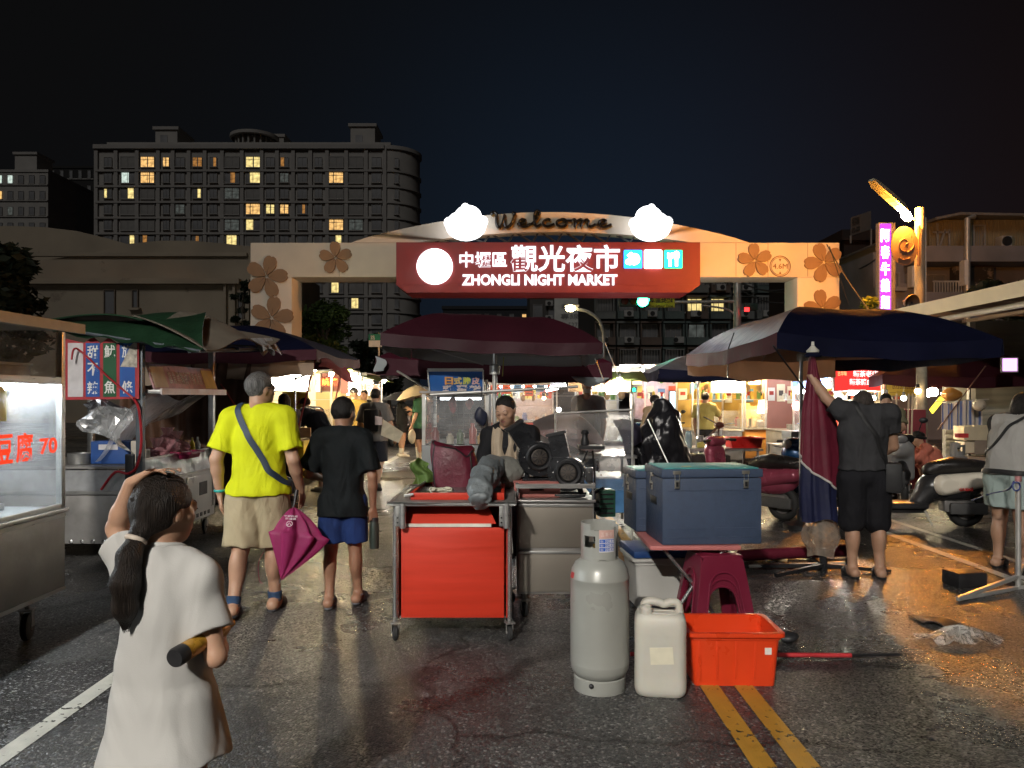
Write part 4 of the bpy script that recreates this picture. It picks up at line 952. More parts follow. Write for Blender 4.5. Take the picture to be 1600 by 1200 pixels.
	b = MB(); b.sheet(lambda u, v: (-4.0+.42*u+.04*math.sin(v*7), 7.15+.06*math.sin(u*8+v*5), 1.46-.28*v-.16*u*v+.05*math.sin(u*4)), 9, 9, mat('foil_sheet', (.55,.56,.57), .25, .5, .1)); b.jitter(.05, 5, 3); T(b.obj('foil_sheet', None, 0), 'silvery sheet hanging under the character banner', 'sheet')
	b = MB(); b.box2((-3.98,7.25,.885), (-3.62,7.5,1.1), mat('blue_box', (.02,.07,.25), .5), .012); o = b.obj('storage_box', None, 20); T(o, 'blue box with white label on the snack cart counter', 'box')
	b = MB(); b.box2((-3.9,7.244,1.02), (-3.72,7.249,1.07), BW); b.obj('paper_label', o, 0)
	for i, (x, y, h) in enumerate(((-3.55,7.3,.22),(-3.47,7.22,.14))):
		b = MB(); b.box2((x-.05,y-.05,.885), (x+.05,y+.05,.885+h), mat('cream_carton', (.5,.46,.4), .6), .01); T(b.obj('carton', None, 20), ['taller cream carton beside the blue box on the snack cart','small cream carton at the snack cart corner post'][i], 'carton')
	b = MB(); b.lathe([(0,0),(.1,0),(.11,.07),(.115,.1),(.1,.1),(.095,.02),(0,.02)], STEEL, 24, Matrix.Translation((-4.1,7.3,.885))); T(b.obj('steel_pot', None, 30), 'steel pot beside the blue box on the snack cart', 'pot')
	b = MB(); b.sheet(lambda u, v: (x1-.2+.16*u, y0+.25+.5*v, .885+.02*math.sin(v*20)), 6, 12, fm); b.obj('wrap', r, 60)
	b = MB()
	for k in range(6): b.tube([(x1-.12-.1*k, y0+.06, .665), (x1-.12-.1*k, y0+.2, .84)], .006, STEEL, 5)
	b.box2((x0,y0+.005,.66), (x1-.09,y0+.012,.85), film('display_pane', clear=.6, rough=.1, bump=.1)); b.obj('display_pane', r, 0)
	b = basin('shallow maroon tray holding pink bags on the snack cart', (x1-.17,8.0,.885), .34, .5, .07, mat('maroon_tray', (.25,.01,.06), .35), R(90), name='serving_tray', cat='tray')
	pk = film('pink_bag_plastic', (.9,.45,.5), clear=.35, rough=.2, bump=.8, bscale=18)
	for i, (dy, s_) in enumerate(((-.1,.26),(.12,.24),(-.34,.2))):
		sack('plastic_bag', ['pink plastic bag heaped in the maroon tray, nearer one','pink plastic bag heaped in the maroon tray, farther one','small pink bag on the counter left of the maroon tray'][i], V((x1-.18,8.0+dy,.9)), (.24,s_,.22-.05*i), pk, 3+i, amp=.035)
	for i, (y, c) in enumerate(((8.38,(.7,.55,.02)),(8.52,(.6,.62,.62)))):
		b = MB(); b.lathe([(0,0),(.03,0),(.032,.1),(.025,.13),(.011,.16),(.011,.19),(0,.19)], mat('bottle_%d' % i, c, .3), 14, Matrix.Translation((x1-.12,y,.885))); T(b.obj('sauce_bottle', None, 40), ['yellow sauce bottle at the far end of the snack cart','clear sauce bottle at the far end of the snack cart'][i], 'bottle')
	for x in (x1-.08, x0+.1):
		for y in (y0+.2, y1-.08): caster_part(r, (x,y,0), .075, .04, .2, .2)
	RC = mat('red_cord', (.4,.02,.03), .5); b = MB()
	b.tube(crv([P(112,562,6.9), P(116,545,6.9), P(130,552,6.93), P(170,590,6.93), P(208,622,6.93)], 5), .009, RC, 6); b.tube(crv([P(208,622,6.95), P(217,640,6.95), P(221,690,6.95), P(214,728,6.95), P(200,740,6.95), P(180,738,6.95), P(158,765,6.95)], 5), .012, RC, 6)
	T(b.obj('rope', None, 60), 'red cord looped across the character banner and post', 'cord')
	b = MB(); b.box2((x1-.14,y0-.04,.62), (x1-.06,y0-.005,1.0), BLACKP, .01); b.obj('lock_post', r, 20)
	tube_light('short lit tube under the snack cart roof', (-4.3,7.35,1.52), (-3.7,7.35,1.52), emis('tube_dim', (.9,.95,1), 5), .012)
snack_stall()
# navy tent with brown side curtain
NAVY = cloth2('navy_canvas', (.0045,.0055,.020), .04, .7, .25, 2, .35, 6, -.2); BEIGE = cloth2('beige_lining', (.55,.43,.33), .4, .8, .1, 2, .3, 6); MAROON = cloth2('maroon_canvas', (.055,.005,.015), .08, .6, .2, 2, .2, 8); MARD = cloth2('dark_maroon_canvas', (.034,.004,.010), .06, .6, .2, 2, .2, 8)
PINKV = cloth2('faded_maroon', (.32,.06,.10), .3, .7, .2, 3, .3, 8)
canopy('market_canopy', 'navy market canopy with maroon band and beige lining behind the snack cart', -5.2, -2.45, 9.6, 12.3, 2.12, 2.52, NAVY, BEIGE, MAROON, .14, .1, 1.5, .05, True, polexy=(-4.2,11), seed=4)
def tent_extras():
	b = MB(); b.sheet(lambda u, v: (-5.1+2.6*u, 9.66+.03*math.sin(u*14), 1.98-.34*v+.16*u*v-.012*math.sin(u*40)*v), 30, 4, BEIGE, .004); T(b.obj('beige_flap', None, 60), 'beige inner flap hanging along the front of the navy canopy', 'flap')
	b = MB(); b.sheet(lambda u, v: (-2.45+.02*math.sin(v*5)+.16*v*u, 9.8+1.4*u, 2.0-.02*u-.24*v*(.4+.6*u)+.04*math.sin(u*6)), 16, 6, PINKV, .004); T(b.obj('corner_flap', None, 60), 'faded pink corner flap of the navy canopy', 'flap')
	BT = mat('brown_tarp', (.095,.045,.025), .6, 0, .3, 3, .3, 10); b = MB()
	b.sheet(lambda u, v: (-5.0+1.95*u, 9.72+.075*math.sin(u*34+1.3*math.sin(v*4))+.12*v*math.sin(u*7), 1.95-1.75*v), 70, 12, BT, .006); T(b.obj('side_curtain', None, 60), 'brown tarpaulin curtain hanging in folds behind the snack cart', 'curtain')
	RP = mat('red_pole', (.4,.03,.03), .45)
	for i, (a, c) in enumerate(((P(461,690,10.2),P(493,560,10.2)),(P(521,640,12.5),P(533,582,12.5)),(P(345,600,9.4),P(372,640,9.4)))):
		b = MB(); b.tube([a,c], .011 if i < 2 else .007, RP, 6); T(b.obj('guy_pole', None, 40), ['red slanted pole under the navy canopy over the yellow menu','red slanted pole farther back beside the neon sign','short red cord in front of the brown curtain'][i], 'pole')
	b = MB(); b.tube(crv([P(461,742,10.4), P(461,600,10.4), P(463,592,10.4), P(480,585,10.4)], 4), .014, CHROME, 8); T(b.obj('rack_pole', None, 40), 'bent chrome pole standing in front of the yellow menu board', 'pole')
tent_extras()
# rows of lit stalls
def bin_(c, w, d, h, m): b = MB(); b.box2((c[0]-w/2,c[1]-d/2,c[2]), (c[0]+w/2,c[1]+d/2,c[2]+h), m, .01); return b
def market_stall(label, x0, x1, y0, y1, zc=.85, zr=2.1, body=STEELD, back=WHITE, roof=GREYP, open_='x+', lamp=TUBE_WARM, lampn=2, glass=True, backz=None, seed=0, goods=6, name='market_stall'):
	"""counter, four posts, roof sheet, back wall, glass case on the counter, tubes under the roof and goods"""
	rs = random.Random(seed); r = root(name, ((x0+x1)/2,(y0+y1)/2,0), label, 'market stall')
	b = MB(); b.box2((x0,y0,.16), (x1,y1,zc-.03), body, .008); b.obj('cabinet', r, 20)
	b = MB(); b.box2((x0-.03,y0-.03,zc-.03), (x1+.03,y1+.03,zc), STEEL, .004); b.obj('counter', r, 20)
	for x in (x0,x1):
		for y in (y0,y1):
			b = MB(); b.box2((x-.018,y-.018,zc), (x+.018,y+.018,zr), ALU); b.obj('post', r, 0)
			b = MB(); caster(b, (x+(.08 if x == x0 else -.08), y+(.08 if y == y0 else -.08), 0), .07); b.box2((x+(.08 if x == x0 else -.08)-.02,y+(.08 if y == y0 else -.08)-.02,.13), (x+(.08 if x == x0 else -.08)+.02,y+(.08 if y == y0 else -.08)+.02,.165), STEELD); b.obj('caster', r, 40)
	b = MB(); b.box2((x0-.12,y0-.12,zr), (x1+.12,y1+.12,zr+.03), roof); b.box2((x0-.14,y0-.14,zr-.05), (x1+.14,y0-.122,zr+.035), roof); b.obj('roof', r, 0)
	b = MB(); z1 = backz or zr-.02
	if open_ == 'x+': b.box2((x0+.02,y0+.02,zc), (x0+.04,y1-.02,z1), back); b.box2((x0+.04,y1-.04,zc), (x1-.3,y1-.02,z1), back)
	elif open_ == 'x-': b.box2((x1-.04,y0+.02,zc), (x1-.02,y1-.02,z1), back); b.box2((x0+.3,y1-.04,zc), (x1-.04,y1-.02,z1), back)
	else: b.box2((x0+.02,y1-.04,zc), (x1-.02,y1-.02,z1), back)
	b.obj('back_wall', r, 0)
	b = MB(); b.box2((x0+.05,(y0+y1)/2-.15,1.45), (x1-.05,(y0+y1)/2+.1,1.465), STEEL); b.obj('shelf', r, 0)
	if glass:
		b = MB(); b.box2((x0+.03,y0+.02,zc+.01), (x1-.03,y0+.026,zc+.42), CLEAR);
		if open_ == 'x+': b.box2((x1-.026,y0+.03,zc+.01), (x1-.02,y1-.05,zc+.42), CLEAR)
		b.obj('glass_guard', r, 0)
	for k in range(lampn):
		yy = y0+(y1-y0)*(k+.3)/lampn
		tube_light('%s tube lamp in the %s' % (('front','rear','rearmost')[k], label), (x0+.12,yy,zr-.09), (x1-.12,yy,zr-.09), lamp, .018)
	yc = y0-.13; cc = [(.62,.56,.42),(.6,.12,.06),(.62,.5,.1),(.12,.25,.45),(.6,.6,.58)]
	n = max(3, int((x1-x0)/.3))
	for k in range(n):
		xx = x0+(x1-x0)*(k+.5)/n; hh = rs.uniform(.14,.3); ci = rs.randrange(5); b = MB(); b.box((xx,yc+.02,zr-.06-hh/2), ((x1-x0)/n*.78,.012,hh), mat('price_card_%d' % ci, cc[ci], .6, 0, .1, 6))
		for q in range(3): b.box((xx,yc+.012,zr-.06-hh*(.25+.25*q)), ((x1-x0)/n*rs.uniform(.3,.6),.006,hh*.09), mat('card_ink_%d' % (ci % 2), ((.3,.03,.02),(.06,.05,.05))[ci % 2], .7))
		b.obj('price_card', r, 0)
	if open_ == 'y':
		for k in range(4):
			xx = x0+(x1-x0)*(k+.5)/4; ci = rs.randrange(5); hh = rs.uniform(.25,.45); b = MB(); b.box((xx,y1-.05,1.62+rs.uniform(-.08,.08)), ((x1-x0)/4*rs.uniform(.5,.85),.012,hh), mat('price_card_%d' % ci, cc[ci], .6, 0, .1, 6)); b.box((xx,y1-.062,1.6), ((x1-x0)/9,.01,hh*.3), mat('card_ink_%d' % (k % 2), ((.3,.03,.02),(.06,.05,.05))[k % 2], .7)); b.obj('poster', r, 0)
		for k in range(int((x1-x0)/.16)):
			xx = x0+.1+.16*k; hh = rs.uniform(.1,.24); c = rs.choice(((.45,.06,.03),(.5,.35,.06),(.1,.2,.06),(.5,.45,.38),(.55,.55,.5))); b = MB(); b.lathe([(0,0),(.045,0),(.05,hh*.75),(.03,hh*.9),(.034,hh),(0,hh)], mat('shelf_%d' % int(c[0]*100), c, .4, 0, .2), 10, Matrix.Translation((xx,(y0+y1)/2-.05,1.468))); T(b.obj('shelf_jar', None, 30), 'small jar on the shelf of the %s' % label, 'jar', 'jars on the shelf of the %s' % label)
		for k in range(3):
			xx = x0+(x1-x0)*rs.uniform(.1,.9); b = MB(); q = V((xx,y0+.25,zr-.4)); b.ball(q, .09, mat('shelf_%d' % (10+15*k), (.3,.2,.1), .6), 2, (.7,.5,1.2)); b.jitter(.02, 6, k); b.tube([q+V((0,0,.1)), q+V((0,0,.36))], .004, BLACKP, 4); b.obj('hanging_bag', r, 40)
	pal = [(.45,.06,.03),(.5,.35,.06),(.1,.2,.06),(.45,.4,.32),(.3,.12,.04),(.03,.08,.25),(.55,.5,.45)]
	for k in range(goods):
		x = x0+.15+(x1-x0-.3)*((k*.618+.1*seed) % 1); y = y0+.12+(y1-y0-.3)*rs.random(); c = rs.choice(pal); h = rs.uniform(.08,.26); w = rs.uniform(.12,.24)
		kind = rs.choice(('food_bin','steel_pot','jar'))
		m = mat('goods_%d' % pal.index(c), c, .5, 0, .3, 12)
		b = MB()
		if kind == 'food_bin': b.box2((x-w/2,y-w/2,zc+.004), (x+w/2,y+w/2,zc+h*.6), STEEL, .006); b.ball((x,y,zc+h*.6), w*.45, m, 2, (1,1,.45)); b.jitter(.006, 12, k)
		elif kind == 'steel_pot': b.lathe([(0,0),(w*.45,0),(w*.48,h),(w*.5,h+.005),(w*.44,h),(w*.42,.03),(0,.03)], STEEL, 20, Matrix.Translation((x,y,zc+.004)))
		else: b.lathe([(0,0),(w*.3,0),(w*.32,h*.8),(w*.2,h*.95),(w*.22,h*1.1),(0,h*1.1)], m, 16, Matrix.Translation((x,y,zc+.004)))
		o = b.obj(kind, None, 30); T(o, '%s on the %s' % ({'food_bin':'heaped food bin','steel_pot':'steel pot','jar':'coloured jar'}[kind], label), {'food_bin':'bin','steel_pot':'pot','jar':'jar'}[kind], '%ss on the %s' % (kind.replace('_',' '), label))
	return r
YWALL = mat('warm_wall', (.42,.32,.17), .7, 0, .12, 2); CREAM = mat('cream_board', (.66,.6,.48), .6, 0, .1, 2)
YB = mat('yellow_sign', (.55,.45,.03), .5, 0, .08, 3); REDK = mat('red_ink', (.42,.03,.02), .5)
market_stall('cream stall with yellow front behind the yellow menu board', -4.9, -3.5, 12.9, 14.9, body=YB, back=CREAM, lamp=emis('tube_wh', (1,.80,.48), 50), lampn=2, seed=1)
market_stall('stall below the red neon sign on the left', -5.1, -3.75, 15.9, 18.2, body=STEELD, back=YWALL, lamp=emis('tube_wh', (1,.80,.48), 50), lampn=2, seed=2)
market_stall('far left stall under the small green awning', -5.2, -3.8, 19.5, 22.4, body=YB, back=YWALL, lamp=emis('tube_wh', (1,.80,.48), 50), lampn=2, seed=3)
lightbox('sign_box', 'glaring white sign box over the cream stall on the left', P(453,596,12.7), .6, .3, .12, (0,-1,0), SIGNW)
INKD = mat('dark_ink', (.05,.04,.03), .6)
lightbox('sign_box', 'narrow lit sign with one brown character beside the neon sign', P(492,598,15.4), .2, .36, .1, (0,-1,0), emis('box_yellow', (1,.84,.45), 2), texts=(('佳',.2,.35,.6,.35),), ink=mat('ochre_ink', (.4,.22,.03), .6))
o_ = lightbox('neon_sign', 'dark sign with orange-red neon characters on the left', P(515,597,15.7), .42, .36, .08, (.3,-1,0), mat('neon_back', (.3,.1,.08), .5), texts=(('燒烤',.12,.3,.76,.42,emis('neon_red', (1,.12,.02), 7, False)),))
for i, (u, v, w, h, Y, c, tx) in enumerate(((552,600,20,34,19.2,SIGNW,''),(573,605,18,26,20.5,emis('box_cream', (1,.82,.5), 1.4),'湯包'),(538,602,10,24,18.8,emis('box_red', (1,.28,.16), .8, False),''),(586,612,10,22,21.5,emis('box_pink', (1,.5,.3), .6, False),'茶'))):
	lightbox('sign_box', ['lit white panel on the far left stalls under the green awning','cream lit panel with red characters on the far left stalls','slim red lit panel between the neon sign and the white panel','small pinkish lit panel at the far end of the left stalls'][i], P(u,v,Y), w/1200*Y, h/1200*Y, .08, (.15,-1,0), c, texts=((tx,.2,.3,.6,.4),) if tx else (), ink=REDK)
def left_bits():
	Y = 12.55; b = MB(); b.box2(P(441,666,Y), P(482,612,Y+.02), YB, .01); o = b.obj('menu_board', None, 0); T(o, 'yellow menu board with red characters hanging behind the walking man', 'sign')
	b = MB()
	for k, ch in enumerate('火堆'): b.text(ch, P(462,634+18*k,Y-.004), (1,0,0), (0,0,1), REDK, w=11/1200*Y, h=13/1200*Y, bold=.01, ext=.003)
	for k, ch in enumerate('烤小'): b.text(ch, P(445,628+14*k,Y-.004), (1,0,0), (0,0,1), REDK, w=9/1200*Y, h=10/1200*Y, bold=.01, ext=.003)
	b.box2(P(463,658,Y-.006), P(482,653,Y-.001), REDK); b.obj('lettering', o, 0)
	b = MB(); b.box2(P(454,690,11.8), P(487,684,12.4), CARD, .004); b.box2(P(455,684,11.85), P(486,668,11.9), CARD); T(b.obj('cardboard_box', None, 0), 'flattened cardboard box on a stand below the yellow menu', 'box')
	GA = cloth2('olive_awning', (.10,.13,.04), .3, .7, .2, 2, .3, 6)
	b = MB(); b.sheet(lambda u, v: (-5.3+1.9*v, 18.9+3.2*u, 2.25-.3*v*v-.04*math.sin(u*9)*v), 16, 8, GA, .01); T(b.obj('awning', None, 50), 'small olive green awning over the far left stalls', 'awning')
	b = MB(); b.tube([P(527,577,17), P(550,579,17)], .03, emis('tube_yg', (.85,1,.15), 6, False), 8); T(b.obj('tube_lamp', None, 40), 'yellow-green glowing tube above the red neon sign', 'lamp')
	b = MB(); c = G(346,748); OR = mat('orange_plastic', (.6,.16,.03), .4)
	b.lathe([(.15,.43),(.15,.45),(0,.455)], OR, 4, Matrix.Translation(c) @ Matrix.Rotation(R(45),4,'Z'))
	so_ = b.obj('stool', None, 20); T(so_, 'orange plastic stool standing between the snack cart and walking man', 'stool')
	for sx in (-1,1):
		for sy in (-1,1):
			b = MB(); b.bar(c+V((sx*.15,sy*.15,0)), c+V((sx*.1,sy*.1,.43)), .035, .035, OR); b.obj('leg', so_, 0)
left_bits()
# red cart
TRAYG = mat('greasy_glass', (.10,.105,.10), .18, .2, .4, 6, .1, 12)
def red_cart():
	x0, x1, y0, y1, zt = -.745, .0, 4.78, 5.68, .875
	r = root('red_cart', ((x0+x1)/2, (y0+y1)/2, 0), 'red panelled steel cart on casters in the middle of the road', 'cart')
	b = MB(); b.box2((x0+.05,y0+.035,.135), (x1-.05,y0+.042,.70), RED, .002)
	b.obj('front_panel', r, 20)
	b = MB(); b.box2((x0+.075,y0+.034,.704), (x1-.13,y0+.044,.724), mat('cream_strip', (.72,.66,.58), .5)); b.obj('trim_strip', r, 0)
	b = MB(); b.prism([(x0+.06,y0+.06,.72),(x1-.10,y0+.06,.72),(x1-.17,y0+.16,.845),(x0+.1,y0+.16,.845)], (0,.008,0), RED); b.obj('inner_panel', r, 0)
	b = MB(); b.box2((x0+.03,y0+.05,.13), (x0+.036,y1-.03,.84), RED); b.box2((x1-.036,y0+.05,.13), (x1-.03,y1-.03,.84), RED); b.box2((x0+.04,y1-.04,.13), (x1-.04,y1-.033,.84), RED); b.box2((x0+.04,y0+.05,.13), (x1-.04,y1-.045,.14), STEELD); b.obj('side_panel', r, 0)
	for x in (x0+.015, x1-.015):
		for y in (y0+.02, y1-.02):
			b = MB(); b.tube([(x,y,.14),(x,y,.835)], .015, CHROME, 10); b.obj('post', r, 40)
			caster_part(r, (x,y,0), .045, .03, .25 if y < 5 else .9, .15)
	b = MB(); b.box2((x0-.02,y0-.02,.84), (x1+.02,y1+.02,zt-.012), STEELD, .012)
	b.tube([(x0-.02,y0-.02,zt-.016),(x1+.02,y0-.02,zt-.016),(x1+.02,y1+.02,zt-.016),(x0-.02,y1+.02,zt-.016)], .012, STEEL, 8, closed=True)
	b.obj('steel_top', r, 30)
	for x in (x0+.055, x1-.045):   # square brackets at the front corners
		b = MB(); b.box2((x-.035,y0-.015,.715), (x-.005,y0+.03,.855), STEEL, .006); b.tube([(x+.012,y0-.012,.705),(x+.012,y0-.012,.86)], .02, STEEL, 12)
		for z in (.74,.77): b.lathe([(.006,0),(.006,.004),(0,.006)], BLACKM, 8, Matrix.Translation((x-.02,y0-.016,z)) @ Matrix.Rotation(R(90),4,'X'))
		b.obj('corner_bracket', r, 30)
	b = MB(); tx0, tx1, ty0, ty1 = x0+.1, x1-.05, y0+.1, y1-.1
	for a, c in (((tx0,ty0),(tx1,ty0+.02)),((tx0,ty1-.02),(tx1,ty1)),((tx0,ty0+.02),(tx0+.02,ty1-.02)),((tx1-.02,ty0+.02),(tx1,ty1-.02))):
		b.box2((a[0],a[1],zt-.01), (c[0],c[1],zt+.035), RED, .003)
	o = b.obj('tray_rim', r, 20)
	b = MB(); b.box2((tx0+.022,ty0+.022,zt-.01), (tx0+.38,ty1-.022,zt+.012), TRAYG, .003); b.obj('tray_plate', r, 20)
	b = MB(); b.box2((tx0+.39,ty0+.022,zt-.01), (tx1-.022,ty1-.022,zt+.01), mat('dark_plate', (.07,.075,.075), .3, .4, .3, 7), .003); b.obj('tray_plate', r, 20)
	b = MB(); b.bar((tx0+.36,ty0+.05,zt+.03), (tx0+.44,ty1-.08,zt+.03), .018, .015, BLACKM); b.obj('divider', r, 0)
	b = MB(); b.tube([(tx0+.02,ty0-.02,zt+.03),(tx0-.03,ty0-.02,zt+.02),(tx0-.03,ty0+.1,zt+.02),(tx0+.04,ty1-.15,zt+.05)], .009, STEEL, 8); b.obj('wire_handle', r, 40)
	MG = mat('maroon_nylon', (.10,.007,.02), .5, 0, .25, 6, .5, 30); b = MB()
	c = V((-.41,5.5,zt+.005));
	def bag(u, v):
		a = u*2*math.pi; ex = .16+.012*math.sin(a*3+v*3); ey = .12
		k = 1-.16*v**3; px = abs(math.cos(a))**.55*math.copysign(1,math.cos(a)); py = abs(math.sin(a))**.55*math.copysign(1,math.sin(a))
		z = .29*v*(1+.10*math.sin(a*2+1)*v)-.05*v*max(0,px)
		return c+V((px*ex*k+.03*v*math.sin(3*a)*.4, py*ey*k, z+.012*math.sin(5*a+4*v)))
	b.sheet(bag, 48, 16, MG); top = [bag(i/48,1) for i in range(48)]; cc = sum(top, V())/48+V((0,0,.012))
	vs = [b.bm.verts.new(p) for p in top]; ce = b.bm.verts.new(cc);
	for i in range(48): b.bm.faces.new((vs[i], vs[(i+1)%48], ce)).material_index = 0
	b.jitter(.012, 3.5, 4); o = b.obj('insulated_bag', None, 50); T(o, 'maroon insulated fabric bag on the back of the red cart', 'bag')
	b = MB(); BK = mat('black_piping', (.012,.012,.014), .6)
	for u in (.62, .88): b.tube([bag(u, v/10)*1.0+(bag(u,v/10)-c-V((0,0,.14))).normalized()*.006 for v in range(11)], .006, BK, 6)
	b.tube([bag(i/40, .98)+V((0,0,.004)) for i in range(40)], .006, BK, 6, closed=True); b.obj('piping', o, 60)
	b = MB(); GL = cloth2('green_leaf_bag', (.16,.26,.07), .4, .4, .3, 8, .6, 20)
	b.sheet(lambda u, v: V((-.69+.13*u*(1-.2*v)+.02*math.sin(v*6), 5.42+.03*math.sin(u*7+v*3), zt+.03+.2*v*(1-.5*abs(u-.45)))), 12, 14, GL, .006); b.jitter(.018, 4, 8); T(b.obj('green_wrapper', None, 60), 'crumpled green leaf-like wrapper at the left of the maroon bag', 'wrapper')
	TG = cloth2('grey_tarp_roll', (.17,.19,.20), .08, .45, .2, 4, .5, 12, .2); b = MB()
	path = crv([(-.10,5.62,zt+.14),(-.14,5.35,zt+.15),(-.18,5.05,zt+.12),(-.205,4.84,zt+.06),(-.20,4.745,zt-.03)], 8); n = len(path)
	b.tube(path, [ .060+.028*math.sin(math.pi*min(1,(i+3)/n*1.05)) if i < n-4 else (.075,.07,.06,.045)[i-(n-4)] for i in range(n)], TG, 26)
	bmesh.ops.subdivide_edges(b.bm, edges=list(b.bm.edges), cuts=1, use_grid_fill=True)
	b.jitter(.022, 4, 2); b.jitter(.012, 11, 3); b.jitter(.005, 24, 4)
	o = b.obj('tarp_bundle', None, 60); T(o, 'grey bundled tarpaulin slumped over the front edge of the red cart', 'tarp')
	b = MB(); b.ball((-.03,5.5,zt+.1), .11, cloth2('grey_cloth_heap', (.2,.2,.18), .05, .8, .2, 5, .5, 14), 4, (1.3,1,.75)); b.jitter(.05, 3, 5); T(b.obj('cloth_heap', None, 60), 'pale grey cloth heap behind the tarpaulin bundle on the red cart', 'cloth')
	b = MB(); ROPE = mat('pale_rope', (.5,.47,.36), .7)
	rs = random.Random(3); pts = []
	for k in range(40):
		a = k*.9; pts.append((-.46+.07*math.cos(a)+rs.uniform(-.02,.02), 5.02+.045*math.sin(a*1.2)+rs.uniform(-.02,.02), zt+.02+.03*rs.random()))
	b.tube(crv(pts,3), .0055, ROPE, 6); T(b.obj('rope_coil', None, 60), 'tangle of pale cord on the red cart tray', 'cord')
red_cart()
# steel drawer cart with two blowers
def steel_cart():
	x0, x1, y0, y1 = .035, .56, 5.25, 6.0
	r = root('steel_cart', ((x0+x1)/2, (y0+y1)/2, 0), 'stainless drawer cart right of the red cart under two black blowers', 'cart')
	b = MB(); b.box2((x0,y0,.17), (x1,y1,.80), STEELD, .004); b.obj('cabinet', r, 20)
	PN = mat('brushed_panel', (.30,.27,.23), .36, .6, .05, 2, .02, 20)
	for z0_, z1_ in ((.19,.47),(.49,.79)):
		b = MB(); b.box2((x0+.01,y0-.012,z0_), (x1-.01,y0-.001,z1_), PN, .004); b.box2((x0+.01,y0-.022,z1_-.02), (x1-.01,y0-.013,z1_), STEEL, .003); b.obj('drawer', r, 20)
	b = MB(); b.box2((x0-.01,y0-.02,.80), (x1+.01,y1+.01,.815), STEEL, .003); b.obj('steel_top', r, 20)
	b = MB()
	for x in (x0+.005,x1-.005):
		for y in (y0,y1-.01): b.tube([(x,y,.815),(x,y,.905)], .01, CHROME, 8)
	b.bar((x0-.005,y0,.91), (x1+.005,y0,.91), .02, .03, STEEL, up=(0,0,1)); b.bar((x0,y1-.01,.91), (x1,y1-.01,.91), .02, .03, STEEL, up=(0,0,1)); b.bar((x0,y0,.91), (x0,y1-.01,.91), .02, .03, STEEL, up=(0,0,1)); b.bar((x1,y0,.91), (x1,y1-.01,.91), .02, .03, STEEL, up=(0,0,1))
	b.obj('guard_rail', r, 20)
	for x in (x0+.05,x1-.05):
		for y in (y0+.06,y1-.06): caster_part(r, (x,y,0), .05, .03, .4, .175)
steel_cart()
BLOWB = mat('blower_black', (.016,.017,.02), .3, .3, .3, 10, .1, 30); HUB = mat('blower_hub', (.10,.085,.075), .4, .7, .3, 14)
